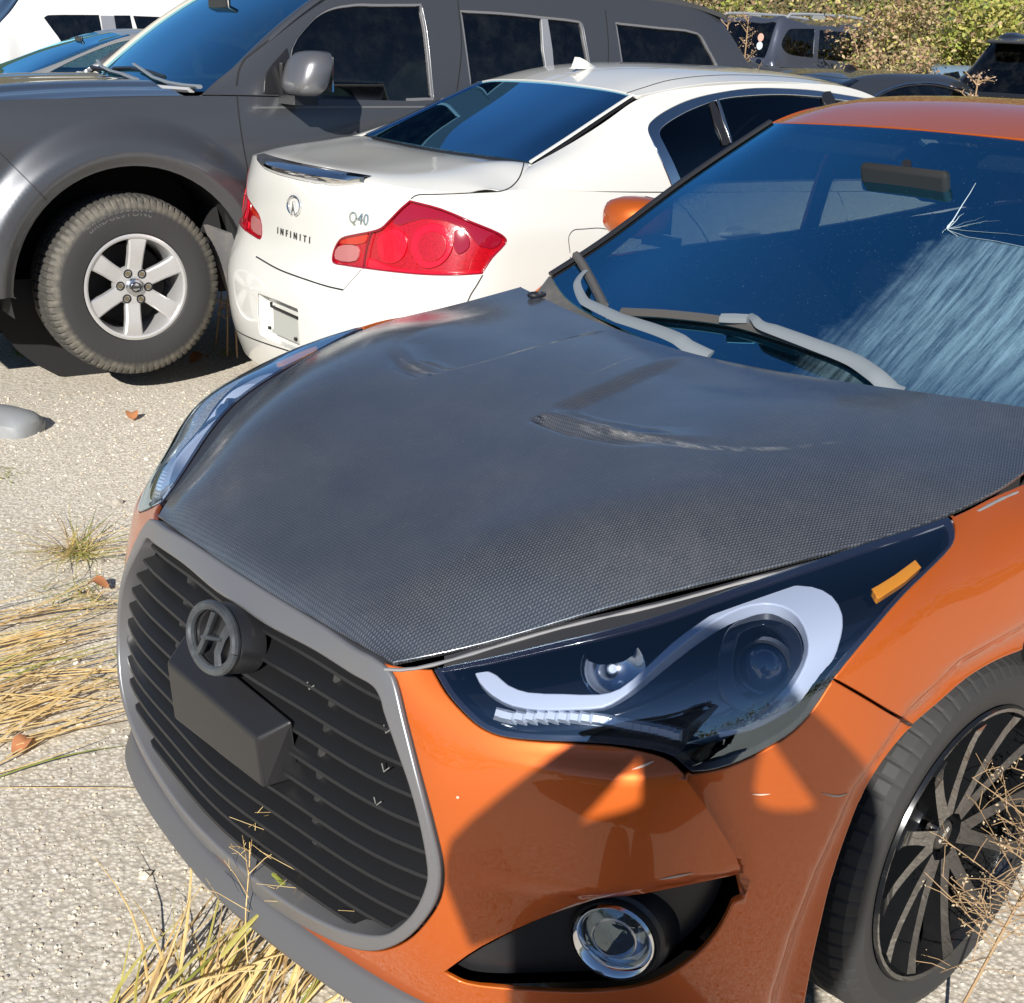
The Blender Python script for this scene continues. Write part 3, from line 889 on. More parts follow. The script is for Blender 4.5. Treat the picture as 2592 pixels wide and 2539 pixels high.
# the flare over the fog lamps stands proud of the corner
FLARE = [(1003, 1722), (1110, 1700), (1180, 1812), (1330, 1885), (1560, 1897), (1690, 1912), (1745, 1975), (1800, 2060), (1850, 2150), (1872, 2210), (1740, 2240), (1600, 2270), (1470, 2303), (1350, 2340), (1220, 2400), (1120, 2463), (1080, 2328), (1120, 2198), (1061, 1951)]
flare_uv = SN.pick(FLARE, sub=3); flare_m = mir(flare_uv)[::-1]
fl_edge = SN.pick([(1690, 1905), (1745, 1975), (1800, 2060), (1850, 2150), (1872, 2208), (1740, 2238), (1600, 2268), (1470, 2301), (1350, 2338), (1220, 2398)], closed=False, sub=3)

fl_step = resample_open(SN.pick([(1694, 1914), (1745, 1975), (1800, 2060), (1850, 2150), (1868, 2214)], closed=False, sub=5), .006)

fog_top = resample_open(SN.pick([(1200, 2410), (1350, 2340), (1470, 2303), (1600, 2270), (1740, 2240), (1866, 2213)], closed=False, sub=4), .01)


class Bump(Off):
    def __call__(s, uv):
        uv = np.asarray(uv, float); p = s.b(uv); n = s.b.nrm(uv); d = np.zeros(len(uv))
        w = np.where(uv[:, :1] < UC, np.stack([SN.U - uv[:, 0], uv[:, 1]], 1), uv)
        e = poly_sd(w, fl_step); e = e * FL_SG
        reach = sstep(w[:, 0], UC + .50, UC + .82) * (1 - sstep(w[:, 1], SN.Vv * .66, SN.Vv * .72)) * sstep(w[:, 1], FL_V0 - .03, FL_V0)
        d = np.where(e > -.0016, .021 * reach, -.003 * np.exp(-(e / .02)**2) * reach)
        ft = np.abs(poly_sd(w, fog_top)); d = d - .016 * (1 - sstep(ft, .0, .030)) * (w[:, 1] > np.interp(w[:, 0], fog_top[:, 0], fog_top[:, 1]) - .003) * sstep(w[:, 0], fog_top[0, 0] + .02, fog_top[0, 0] + .26) * (w[:, 0] < fog_top[-1, 0] + .004)
        return p + n * d[:, None]


FL_SG = 1.0 if poly_sd(SN.pick([(1500, 2050)], straight=True), fl_step)[0] > 0 else -1.0
FL_V0 = fl_step[-1, 1] - .02
SB = Bump(SN, 0.0)
panel('front_bumper', SB, bump_full, M_OR, VEL, holes=[go_uv, fog_uv, mir(fog_uv)[::-1]], step=.0125, gap=.0015, bevel=.003, skirt=.005, creases=[fl_step, fl_step + [.004, 0], mir(fl_step), mir(fl_step) - [.004, 0]])

M_SCR = pbsdf('paint_scratch', (.62, .50, .40), .6)
for px_, w_ in (([(1600, 1948), (1630, 1938), (1656, 1926)], .0016), ([(1668, 2227), (1712, 2219), (1757, 2210)], .0016), ([(1395, 2312), (1480, 2282), (1560, 2262)], .0012), ([(1900, 2010), (1925, 2012), (1950, 2010)], .0012), ([(2080, 2008), (2120, 2016), (2150, 2008)], .0016), ([(1155, 2020), (1162, 2017)], .002)):
    s1 = Off(SB, -.0008); u_ = s1.pick(px_, closed=False, sub=4); P_ = s1(u_); N_ = SN.nrm(u_); T_ = np.gradient(P_, axis=0); B_ = np.cross(T_, N_); B_ /= np.linalg.norm(B_, axis=1, keepdims=True); n = len(P_); ww = w_ * np.sin(np.linspace(.15, math.pi - .15, n))[:, None]
    mesh_obj('scratch', np.concatenate([P_ - B_ * ww, P_ + B_ * ww]), [(i, i + 1, n + i + 1, n + i) for i in range(n - 1)], M_SCR, VEL)

# ------------------------------------------------------------------ fenders, doors and the rest of the flank
tip = SN.pick([(2403, 1303)], straight=True)[0]
upper = lamp_uv[k0:]                              # from the seam up the lamp's rear edge
kt = int(np.argmin(np.linalg.norm(lamp_uv - tip, axis=1)))
rear_arch = SN.pick([(2313, 1838), (2380, 1782), (2450, 1722), (2520, 1680), (2592, 1650)], closed=False, sub=3)
ra2 = SN.side([(-.05, .682), (-.17, .668), (-.28, .605), (-.355, .50), (-.39, .38), (-.40, .22)], 'y', 1, False, 3)
ra2 = ra2[ra2[:, 0] > rear_arch[-1, 0] + .02]
fd = SN.side([(-.44, .205), (-.46, .5), (-.50, .75), (-.52, .90)], 'y', 1, False, 3)
ut = [[u, SN.Vv * .995] for u in np.linspace(fd[-1, 0] - .02, tip[0] + .02, 14)]
fender = np.concatenate([lamp_uv[k0:kt + 1][::-1], rear_arch, ra2, fd, ut])
fender = fender if area2(fender) > 0 else fender[::-1]
panel('front_fender', SN, fender, M_OR, VEL, step=.017, gap=.0015, bevel=.003, skirt=.018)
panel('front_fender', SN, mir(fender)[::-1], M_OR, VEL, step=.03, gap=.0015, bevel=.003, skirt=.018)
vt = SN.Vv * .99
def xz_uv(pts): return SN.side(pts, 'y', 1, True, 4)
door = np.concatenate([fd[::1], [[u, vt] for u in np.linspace(fd[-1, 0] + .02, SN.side([(-1.62, .9)], 'y', 1, False)[0, 0], 10)], SN.side([(-1.66, .86), (-1.68, .6), (-1.66, .22)], 'y', 1, False, 3)])
quarter = np.concatenate([SN.side([(-1.66, .22), (-1.68, .6), (-1.66, .86)], 'y', 1, False, 3), [[u, vt] for u in np.linspace(SN.side([(-1.62, .9)], 'y', 1, False)[0, 0] + .05, SN.U - .35, 10)],
                          [[SN.U - .05, SN.Vv * .9], [SN.U - .05, .02]], SN.side([(-3.06, .21), (-3.05, .3), (-3.02, .45), (-2.94, .58), (-2.8, .66), (-2.65, .685), (-2.5, .66), (-2.36, .58), (-2.28, .45), (-2.25, .3), (-2.24, .21)], 'y', 1, False, 3)])
for uv_, nm in ((door, 'door'), (quarter, 'quarter_panel')):
    a_ = panel(nm, SN, uv_, M_OR, VEL, step=.045, skirt=.02)
    b_ = panel(nm, SN, mir(uv_)[::-1], M_OR, VEL, step=.045, skirt=.02)
    if nm == 'door':
        for o_, sg in ((a_, 1), (b_, -1)):
            h_ = MB().tube([(-1.45, sg * .885, .80), (-1.42, sg * .905, .805), (-1.34, sg * .908, .81), (-1.29, sg * .888, .812)], [.012, .014, .014, .012], 8).build('door_handle', M_OR, o_)

# ------------------------------------------------------------------ grille: slats, backing, emblem, plate holder
gx = SN(gi_uv); zs = np.arange(.222, .668, .0385)
slat_parent = VEL
def nose_at(ys, z, back):
    return SN(SN.hits([(3.0, y, z) for y in ys], [(-1.0, 0, 0)] * len(ys))) - np.array([back, 0, 0])


poly_yz = gx[:, 1:3]
for z0 in zs:
    ys = np.linspace(0, .6, 240); ins = inside(poly_yz, np.stack([ys, np.full_like(ys, z0)], 1)); w = ys[ins].max() if ins.any() else 0
    if w < .05: continue
    yy = np.linspace(-w - .022, w + .022, 25); fr_ = nose_at(yy, z0, .018)
    vs, fs = [], []
    for p in fr_:
        for dx, dz in ((.0, -.002), (.0045, .0025), (.003, .0075), (-.003, .0095), (-.040, .0275), (-.055, .030), (-.055, .024), (-.006, -.002)):
            vs.append(p + np.array([dx, 0, dz - .008]))
    k = 8
    for i in range(len(fr_) - 1):
        for j in range(k): fs.append((i * k + j, i * k + (j + 1) % k, (i + 1) * k + (j + 1) % k, (i + 1) * k + j))
    o_ = mesh_obj('grille_slat', vs, fs, M_SLAT, VEL); sharp(o_, 30)
bk = Off(SN, .085)
panel('grille_backing', bk, inset(resample(gi_uv, .03), -.012), M_MAT, VEL, step=.05, skirt=.001)
for sg in (-1, 1):    # upright struts behind the slats
    MB().tube([(.80, sg * .23, .64), (.835, sg * .23, .5), (.85, sg * .23, .36), (.835, sg * .23, .26)], .007, 6).build('grille_strut', M_TRIM, VEL)
for y_, z_ in ((.375, .60), (.385, .545), (.38, .49), (.20, .60)):   # small spring clips sitting on the slats
    p = nose_at([y_], z_, .022)[0]
    MB().tube([p + (.004, -.008, .008), p + (.006, 0, -.001), p + (.003, .009, .009)], .0011, 5).build('clip', pbsdf('clip_steel', (.5, .5, .48), .4, .8), VEL)

# emblem: oval ring carrying a slanted letter shape, on a round pod
EM = np.array([.868, 0.0, .617]); em = empty('emblem', VEL)
Rm = np.array(Matrix.Rotation(math.radians(-16), 3, 'Y'))
def emp(a, b, h=0.0): return EM + Rm @ np.array([h, a, b])
ring = []
for i in range(49):
    w = 2 * math.pi * i / 48; ring.append(emp(.069 * math.cos(w), .050 * math.sin(w), .022))
MB().tube(ring, .0085, 10, caps=False).build('ring', M_DCHRB if 'M_DCHRB' in globals() else pbsdf('worn_black_badge', (.05, .055, .062), .34, .3, dirt=.5, dirt_col=(.25, .28, .30)), em)
pod_v = []
mbp = MB(); pr = []
for i in range(32):
    w = 2 * math.pi * i / 32
    pr.append([emp(k * .069 * math.cos(w), k * .050 * math.sin(w), h) for k, h in ((1.12, -.03), (1.09, .012), (1.02, .018), (.86, .012), (.80, .002), (.0, .004))])
vs = [p for r in pr for p in r]; k = 6
mbp.add(vs, [(i * k + j, i * k + j + 1, ((i + 1) % 32) * k + j + 1, ((i + 1) % 32) * k + j) for i in range(32) for j in range(k - 1)]); mbp.build('pod', M_BLK, em)
M_BDG = MATS['worn_black_badge']
hb = MB()
for sg in (-1, 1):
    hb.tube([emp(sg * .012 + .020 * 0 + sg * .020, -.040, .020), emp(sg * .022 + .004, -.015, .024), emp(sg * .021 + .010, .012, .024), emp(sg * .014 + .016 + sg * .012, .040, .020)], [.010, .0085, .0085, .010], 8, flat=.6)
hb.tube([emp(-.022, -.006, .024), emp(.006, .002, .026), emp(.034, .010, .024)], [.0075, .0065, .0075], 8, flat=.6)
hb.build('letter', M_BDG, em)

# licence plate holder
pl = MB()
vs = [(.897, -.140, .414), (.897, .156, .424), (.902, .148, .512), (.902, -.146, .524), (.84, -.155, .425), (.84, .172, .430), (.858, .185, .545), (.858, -.16, .560)]
pl.add(vs, [(0, 1, 2, 3), (3, 2, 6, 7), (1, 5, 6, 2), (4, 0, 3, 7), (4, 5, 1, 0), (5, 4, 7, 6)])
bevel_mod(pl.build('plate_holder', M_BLK, VEL, sm=False), .006, 3)

# front lip
L = []
for y_ in np.linspace(-.80, .80, 61):
    ay = abs(y_); q_ = SN(SN.hit(np.array([3.0, y_, .190]), np.array([-1.0, 0, 0]))[None])[0]
    f_ = 1 - sstep(np.array([ay]), .45, .80)[0] * .55
    L.append([q_ + (-.03, 0, .004), q_ + (.003, 0, -.004), q_ + (.010 * f_, 0, -.010), q_ + (.026 * f_, 0, -.046), q_ + (.024 * f_, 0, -.054), q_ + (-.02, 0, -.060), q_ + (-.10, 0, -.05)])
k = 7; vs = [p for r in L for p in r]
o_ = mesh_obj('front_lip', vs, [(i * k + j, i * k + j + 1, (i + 1) * k + j + 1, (i + 1) * k + j) for i in range(60) for j in range(k - 1)], M_LIP, VEL); sharp(o_, 30)

# ------------------------------------------------------------------ headlamps
def headlamp(mirror):
    fx = (lambda u: mir(u)[::-1]) if mirror else (lambda u: u)
    h = empty('headlight', VEL)
    ins_ = lambda u, d: inset(resample(u, .02), d)
    panel('bowl', Off(SN, .080), fx(ins_(lamp_uv, .014)), M_GLB, h, step=.02, gap=0, bevel=.001, skirt=-.076)
    panel('rim', Off(SN, .002), fx(ins_(lamp_uv, .001)), pbsdf('smoked_rim', (.020, .017, .026), .15, coat=1.0), h, holes=[fx(ins_(lamp_uv, .012))], step=.02, gap=0, bevel=.001, skirt=.03)
    panel('lens', Off(SN, -.002), fx(ins_(lamp_uv, .002)), M_LENS, h, step=.015, gap=0, bevel=.002, skirt=.004)
    G = hl([(205, 545, 1), (255, 552), (290, 568), (330, 603), (400, 628), (520, 633), (650, 635), (720, 615), (800, 550), (900, 455), (1000, 380), (1100, 315), (1200, 270), (1300, 250), (1400, 252), (1470, 285), (1505, 350), (1500, 430), (1470, 520), (1420, 600), (1350, 670), (1270, 725), (1180, 765), (1070, 790, 1),
            (1065, 768, 1), (1150, 752), (1230, 712), (1300, 650), (1350, 580), (1382, 500), (1378, 430), (1345, 365), (1290, 328), (1220, 318), (1140, 335), (1060, 375), (960, 445), (860, 530), (780, 605), (720, 652), (660, 682), (560, 688), (440, 688), (340, 672), (270, 635), (225, 590)])
    sg_ = Off(SN, .020); g = sg_.pick(G, sub=2)
    panel('light_guide', sg_, fx(g), M_WGUIDE, h, step=.012, gap=0, bevel=.003, skirt=.018)
    Rr = hl([(1100, 400), (1180, 355), (1260, 345), (1330, 385), (1362, 440), (1365, 510), (1340, 580), (1290, 645), (1220, 690), (1140, 700), (1080, 650), (1060, 560), (1070, 470)])
    so_ = Off(SN, .036); r_ = so_.pick(Rr, sub=3)
    panel('projector_shroud', so_, fx(r_), M_GLB, h, holes=[fx(inset(resample(r_, .01), .022))], step=.012, gap=0, bevel=.004, skirt=.01)
    c_ = r_.mean(0); sd = Off(SN, .055); P0 = sd(np.array([c_]))[0]; N0 = SN.nrm(np.array([c_]))[0]
    D0 = N0 * .35 + np.array([.8, .25, .0]); D0 /= np.linalg.norm(D0)
    if mirror: P0 = P0 * [1, -1, 1]; D0 = D0 * [1, -1, 1]
    Q = Vector(D0).to_track_quat('Y', 'Z').to_matrix(); Q = np.array(Q)
    def lathe_at(prof, name, mt_, c0, par=h, n=28):
        m_ = MB(); m_.lathe(prof, n, 'y'); m_.v = [tuple(Q @ np.array(v) + c0) for v in m_.v]; return m_.build(name, mt_, par)
    lathe_at([(.0, .022), (.012, .020), (.022, .014), (.028, .004), (.030, -.004)], 'projector_lens', pbsdf('projector_glass', (.04, .07, .13), .03, coat=1.0, spec=1.0), P0)
    lathe_at([(.030, -.006), (.034, .002), (.038, .003), (.041, -.01)], 'projector_ring', M_DCHR, P0)
    # inboard reflector bowl
    B_ = hl([(560, 480), (640, 440), (740, 425), (830, 440), (820, 500), (760, 560), (690, 600), (600, 600), (540, 560)])
    bo = Off(SN, .034); b_ = bo.pick(B_, sub=3); cb = b_.mean(0); Pb = Off(SN, .056)(np.array([cb]))[0]
    if mirror: Pb = Pb * [1, -1, 1]
    Q = np.array(Vector((.55, -.66 if mirror else .66, .50)).to_track_quat('Y', 'Z').to_matrix())
    lathe_at([(.0, -.010), (.02, -.008), (.036, .0), (.044, .010), (.046, .011), (.047, .004)], 'reflector_bowl', pbsdf('reflector_silver', (.55, .58, .64), .10, 1.0), Pb)
    lathe_at([(.0, .010), (.006, .008), (.008, .0), (.006, -.008)], 'bulb', pbsdf('bulb_glass', (.8, .85, .95), .05, spec=1.0), Pb)
    # row of daytime lamp crystals
    ds = Off(SN, .016)
    T_ = hl([(265, 690), (330, 712), (480, 712), (640, 722), (750, 745), (870, 768), (960, 797)]); W_ = ds.pick(T_, closed=False, sub=4)
    tray = np.concatenate([W_ + [0, .012], (W_ - [0, .013])[::-1]])
    panel('led_tray', Off(SN, .024), fx(tray), M_DCHR, h, step=.02, gap=0, bevel=.001, skirt=.004)
    for i in range(2, len(W_) - 2):
        a = ds(np.array([W_[i]]))[0]; n_ = SN.nrm(np.array([W_[i]]))[0]
        if mirror: a, n_ = a * [1, -1, 1], n_ * [1, -1, 1]
        Qx = np.array(Vector(n_).to_track_quat('Z', 'Y').to_matrix())
        MB().box(a - n_ * .004, (.0105, .0090, .007), Qx, .5).build('led_crystal', M_LED, h, sm=False)
    A_ = hl([(1605, 265), (1690, 213), (1762, 160), (1780, 185), (1722, 237), (1625, 300)])
    sa = Off(SN, .010); a_ = sa.pick([p + (1,) for p in A_], sub=1)
    panel('side_reflector', sa, fx(a_), M_AMB, h, step=.015, gap=0, bevel=.002, skirt=.01)


headlamp(False)
headlamp(True)
# flange and weather strip between each lamp and the hood edge
tp = lamp_uv[kt:]; tp = tp[np.argsort(-tp[:, 0])]
fl_ = np.concatenate([tp, [[u, SN.Vv - .001] for u in np.linspace(tp[-1, 0], tp[0, 0], 30)]])
for uv_ in (fl_, mir(fl_)[::-1]): panel('lamp_flange', Off(SN, .004), uv_, pbsdf('flange_grey', (.030, .030, .033), .35, rvar=.2), VEL, step=.02, gap=.0008, bevel=.001, skirt=.004)

# ------------------------------------------------------------------ fog lamps
def foglamp(mirror):
    fx = (lambda u: mir(u)[::-1]) if mirror else (lambda u: u)
    u0 = fog_uv[:, 0].min()
    pod = panel('fog_lamp_recess', Off(SN, lambda p, uv: .022 + .016 * sstep(np.where(uv[:, 0] < UC, SN.U - uv[:, 0], uv[:, 0]), u0 + .03, u0 + .22)), fx(inset(resample(fog_uv, .02), .001)), M_BLK, VEL, step=.012, gap=0, bevel=.002, skirt=-.02)
    c = SN.pick([(1546, 2404)], straight=True)[0]; P0 = SN(np.array([c]))[0] + np.array([-.018, -.012, 0]); N0 = np.array([.86, .50, .02])
    if mirror: P0, N0 = P0 * [1, -1, 1], N0 * [1, -1, 1]
    Q = np.array(Vector(N0).to_track_quat('Y', 'Z').to_matrix()); f = empty('fog_lamp', VEL)
    def la(prof, name, mt_):
        m_ = MB(); m_.lathe(prof, 48, 'y'); m_.v = [tuple(Q @ np.array(v) + P0) for v in m_.v]; return m_.build(name, mt_, f)
    la([(.060, -.035), (.060, .004), (.057, .008), (.054, .006), (.047, -.006), (.046, -.010)], 'bezel', M_CHR)
    la([(.066, -.05), (.066, .0), (.063, .005), (.060, .002)], 'gasket', M_MAT)
    la([(.066, -.004), (.072, -.008), (.080, -.030), (.092, -.085)], 'lamp_pod', M_BLK)
    la([(.0, -.036), (.02, -.032), (.036, -.022), (.047, -.008)], 'reflector', pbsdf('fog_reflector', (.55, .60, .68), .18, 1.0))
    la([(.0, .004), (.02, .002), (.036, -.003), (.047, -.009)], 'lens', M_LENS)
    la([(.010, -.014), (.012, -.012), (.013, -.016)], 'bulb_ring', M_DCHR)
    la([(.030, -.002), (.031, .0005), (.033, -.0025)], 'lens_ring', M_SAT)


foglamp(False)
foglamp(True)

# ------------------------------------------------------------------ wheels
def tyre_mesh(name, Rt, Rr, W, mat, parent, blocks=70, lugs=2, y_out=1.0):
    prof = [(Rr, -W * .40), (Rr + .008, -W * .46), ((Rr + Rt) / 2, -W * .5), (Rt - .022, -W * .475), (Rt - .008, -W * .42), (Rt, -W * .33), (Rt + .0, -W * .17), (Rt - .007, -W * .165), (Rt - .007, -W * .13), (Rt + .001, -W * .125),
            (Rt + .001, -W * .02), (Rt - .007, -W * .015)]
    prof = prof + [(r, -h) for r, h in prof[::-1]]
    m_ = MB(); n = blocks * 6
    m_.lathe(prof, n, 'y'); v = np.array(m_.v).reshape(n, len(prof), 3)
    for i in range(n):
        g = .9 if False else 1.0
        if i % 6 == 0:     # sipes across the shoulder blocks
            for j in (3, 4, 5, 6, len(prof) - 7, len(prof) - 6, len(prof) - 5, len(prof) - 4):
                v[i, j] *= [1 - .007, 1, 1 - .007]
    m_.v = [tuple(p) for p in v.reshape(-1, 3)]
    return m_.build(name, mat, parent, angle=22)


def mesh_wheel(parent, c, sg, fine=True):
    w = empty('wheel', parent); w.location = c; w.rotation_euler = (0, random.uniform(0, 6), 0)
    ty = tyre_mesh('tyre', .320, .240, .215, M_RUB, w)
    m_ = MB(); s = sg
    m_.lathe([(.240, s * .092), (.246, s * .100), (.243, s * .106), (.236, s * .104), (.230, s * .085), (.226, s * .04), (.222, -s * .03), (.235, -s * .09), (.243, -s * .10)], 64, 'y')
    rim = m_.build('rim', M_WHEEL, w)
    for i in range(6):
        a = 2 * math.pi * i / 6 + .2; b = MB()
        for da in (-.25, .25):
            pth = []
            for t_ in np.linspace(0, 1, 7):
                e0 = np.array([.046 * math.cos(a + da * .5), .046 * math.sin(a + da * .5)]); e1 = np.array([.233 * math.cos(a + da), .233 * math.sin(a + da)]); e_ = e0 + (e1 - e0) * t_
                pth.append((e_[0], s * (.054 + .030 * t_), e_[1]))
            b.tube(pth, [.021, .019, .017, .0165, .0165, .018, .023], 4, flat=1.4, up=(0, 1, 0), phase=math.pi / 4)
        b.build('spoke', M_WHEEL, rim)
    MB().lathe([(.0, s * .066), (.026, s * .066), (.030, s * .063), (.034, s * .052), (.062, s * .048), (.068, s * .035), (.075, -s * .02)], 32, 'y').build('hub', M_WHEEL, w)
    cap = MB().lathe([(.0, s * .0685), (.024, s * .0685), (.027, s * .066), (.0275, s * .060)], 32, 'y').build('hub_cap', pbsdf('cap_grey', (.05, .048, .045), .4, .5), w)
    for i in range(5):
        a = 2 * math.pi * (i + .5) / 5
        MB().lathe([(.0, s * .060), (.008, s * .060), (.009, s * .04)], 6, 'y', (.052 * math.cos(a), 0, .052 * math.sin(a))).build('lug_nut', M_DCHR, w)
    MB().lathe([(.05, -s * .045), (.150, -s * .045), (.150, -s * .062), (.05, -s * .062)], 40, 'y').build('brake_disc', pbsdf('rusty_disc', (.30, .16, .09), .55, .6), w)
    return w


M_WHEEL = pbsdf('black_wheel', (.012, .013, .015), .20, .3, coat=.8, dirt=.10, dirt_col=(.10, .095, .085))
wl = mesh_wheel(VEL, (0.0, .755, .318), 1)
tv, tf = text_mesh('ENKEI', .012, .0006)
th = math.radians(35)
mesh_obj('cap_lettering', [(-(x * math.cos(th) - y * math.sin(th)), .0692 + z, x * math.sin(th) + y * math.cos(th)) for x, y, z in tv], tf, pbsdf('cap_white', (.55, .53, .48), .5), wl, smooth_=False)
wl.rotation_euler = (0, 0, 0)
mesh_wheel(VEL, (0.0, -.755, .318), -1)
mesh_wheel(VEL, (-2.65, .76, .318), 1)
mesh_wheel(VEL, (-2.65, -.76, .318), -1)
# brake caliper and wheel housings
for sg in (1, -1):
    MB().box((-.11, sg * .72, .40), (.035, .04, .075)).build('brake_caliper', pbsdf('caliper_rust', (.20, .12, .08), .7), VEL)
    for xw in (0, -2.65):
        m_ = MB(); m_.lathe([(.405, -.30), (.405, .0), (.402, .085)], 40, 'y', (xw, sg * .745, .32), -.35, math.pi + .35)
        if sg < 0: m_.v = [(x, -(y + .745) - .745 if False else y, z) for x, y, z in m_.v]
        m_.lathe([(.0, -sg * .30), (.405, -sg * .30)], 40, 'y', (xw, sg * .745, .32)); m_.build('wheel_housing', M_MAT, VEL)

# ------------------------------------------------------------------ windscreen, roof, cabin
panel('windscreen', SW, resample(rect(SW, 0, 1, .012, .988), .05), M_SCREEN, VEL, step=.03, gap=0, bevel=.001, skirt=.004)
panel('windscreen_trim', Off(SW, .004), resample(rect(SW), .04), M_BLK, VEL, holes=[resample(rect(SW, .06, .985, .030, .970), .04)], step=.04, gap=0, bevel=.001, skirt=.002)
panel('roof', SR, resample(rect(SR), .05), M_OR, VEL, step=.05, gap=0, bevel=.003, skirt=.02)
panel('tailgate_glass', SRG, resample(rect(SRG), .05), M_TINT, VEL, step=.06, gap=0)
win = SG.side([(-.74, .985, 1), (-.92, 1.135), (-1.08, 1.245), (-1.22, 1.315), (-1.40, 1.335), (-1.62, 1.338, 1), (-1.64, 1.0, 1), (-1.2, .992)], 'y', 1, True, 5)
win2 = SG.side([(-1.70, 1.335, 1), (-2.1, 1.315), (-2.45, 1.25), (-2.60, 1.15), (-2.5, 1.06), (-2.1, 1.02), (-1.72, 1.003, 1)], 'y', 1, True, 5)
for sg in (1, -1):
    pr_ = [panel('side_frame', SG, resample(rect(SG, 0, 1, .02, .985), .05), M_GLB if False else M_OR, VEL, holes=[win, win2], step=.05, gap=0, bevel=.002, skirt=.012)]
    gl_ = [panel('side_window', Off(SG, .008), w_, M_TINT, VEL, step=.05, gap=0, bevel=.001, skirt=.001) for w_ in (win, win2)]
    if sg < 0:
        for o_ in pr_ + gl_:
            me = o_.data
            co = np.empty(len(me.vertices) * 3); me.vertices.foreach_get('co', co); co = co.reshape(-1, 3)
            fs = [tuple(p.vertices)[::-1] for p in me.polygons]; nm, mts = o_.name.split('.')[0], list(me.materials)
            bpy.data.objects.remove(o_); mesh_obj(nm, co * [1, -1, 1], fs, mts, VEL)
# black A-pillar seals along the windscreen
for sg in (-1, 1):
    E_ = SW(np.array([[u, SW.Vv * (.004 if sg < 0 else .996)] for u in np.linspace(0, SW.U, 24)]))
    MB().tube(E_ + np.array([0, sg * .004, .004]), .011, 6, flat=.6).build('pillar_seal', M_BLK, VEL)
# cowl trough under the wipers
cw = []
for t_ in np.linspace(-1, 1, 31):
    y = t_ * .74; ay = abs(y); xh = np.interp(ay, [0, .17, .34, .52, .70, .78], [-.25, -.257, -.28, -.32, -.385, -.43]); zh = np.interp(ay, [0, .5, .78], [.925, .932, .935])
    xs = np.interp(ay, [0, .22, .42, .62, .725, .78], [-.345, -.36, -.40, -.45, -.50, -.53]); zz = np.interp(ay, [0, .22, .42, .62, .725, .78], [.892, .894, .904, .927, .955, .965])
    cw.append([(xh + .06, y, zh - .05), (xh - .005, y, zh - .028 - .02 * (1 - sstep(np.array([ay]), .4, .7)[0])), ((xh + xs) / 2, y, min(zh, zz) - .022), (xs, y, zz + .001), (xs - .05, y, zz - .01)])
k = 5
mesh_obj('cowl_panel', [p for r in cw for p in r], [(i * k + j, i * k + j + 1, (i + 1) * k + j + 1, (i + 1) * k + j) for i in range(30) for j in range(k - 1)], M_COWL, VEL)


# wipers: picture points placed on surfaces just above the glass
def wiper(arm_px, arm_off, blade_px, base_px, widths, knob):
    w = empty('wiper', VEL)
    S1 = Off(SW, -.030); S2 = Off(SW, -.014)
    A = S1(S1.pick(arm_px, closed=False, sub=6)); n = len(A)
    A += SW.nrm(S1.pick(arm_px, closed=False, sub=6)) * np.interp(np.linspace(0, 1, n), [0, .15, .8, 1], arm_off)[:, None]
    up = SW.nrm(np.array([[SW.U * .1, SW.Vv * .5]]))[0]
    MB().tube(A, np.interp(np.linspace(0, 1, n), np.linspace(0, 1, len(widths)), widths), 8, flat=.30, up=up).build('arm', M_WIP, w)
    B = S2(S2.pick(blade_px, closed=False, sub=8)); n = len(B)
    MB().tube(B, .0115, 6, flat=.9, up=up).build('blade', pbsdf('wiper_blade', (.085, .080, .076), .5), w)
    Bs = Off(SW, -.004); MB().tube(Bs(Bs.pick(blade_px, closed=False, sub=8)), .004, 4, flat=2.0, up=up).build('rubber_edge', M_MAT, w)
    if knob:
        K = Off(SW, -.026); p = K(K.pick([knob], straight=True))[0]
        bevel_mod(MB().box(p, (.034, .014, .010), np.array(Vector(SW.nrm(np.array([[SW.U * .12, SW.Vv * .6]]))[0]).to_track_quat('Z', 'Y').to_matrix()) @ np.array(Matrix.Rotation(math.radians(knob[2] if len(knob) > 2 else 60), 3, 'Z'))).build('blade_clip', M_WIP, w), .004)
    return w


wiper([(2275, 990), (2220, 955), (2160, 915), (2060, 875), (1960, 838), (1925, 825), (1908, 805), (1895, 790)], [-.016, .004, .004, -.008],
      [(1575, 790), (1700, 797), (1860, 818), (2000, 860), (2130, 905), (2215, 945)], None, [.019, .018, .017, .015, .010, .008], None)
wiper([(1778, 900), (1730, 868), (1680, 845), (1600, 818), (1510, 790), (1480, 765), (1462, 725), (1468, 700), (1480, 680)], [-.016, .004, .004, -.006],
      [(1458, 645), (1475, 670), (1500, 715), (1530, 775)], None, [.018, .017, .016, .013, .0095, .008], None)
for px_ in ((1861, 806),):
    K = Off(SW, -.028); kp = K(K.pick([px_], straight=True))[0]; k2 = K(K.pick([(1895, 808)], straight=True))[0]; k1 = K(K.pick([(1826, 806)], straight=True))[0]
    MB().tube([k1, (k1 + k2) / 2, k2], [.013, .014, .013], 6, flat=.75, up=SW.nrm(np.array([[SW.U * .1, SW.Vv * .6]]))[0]).build('wiper_clip', M_WIP, VEL)
# washer nozzle ring at the far cowl corner
cp = V.at(1358, 752, 'z', .945)
MB().tube([cp + np.array([.022 * math.cos(a), .016 * math.sin(a), .006]) for a in np.linspace(0, 2 * math.pi, 20)], .005, 6, caps=False).build('cowl_clip', M_BLK, VEL)

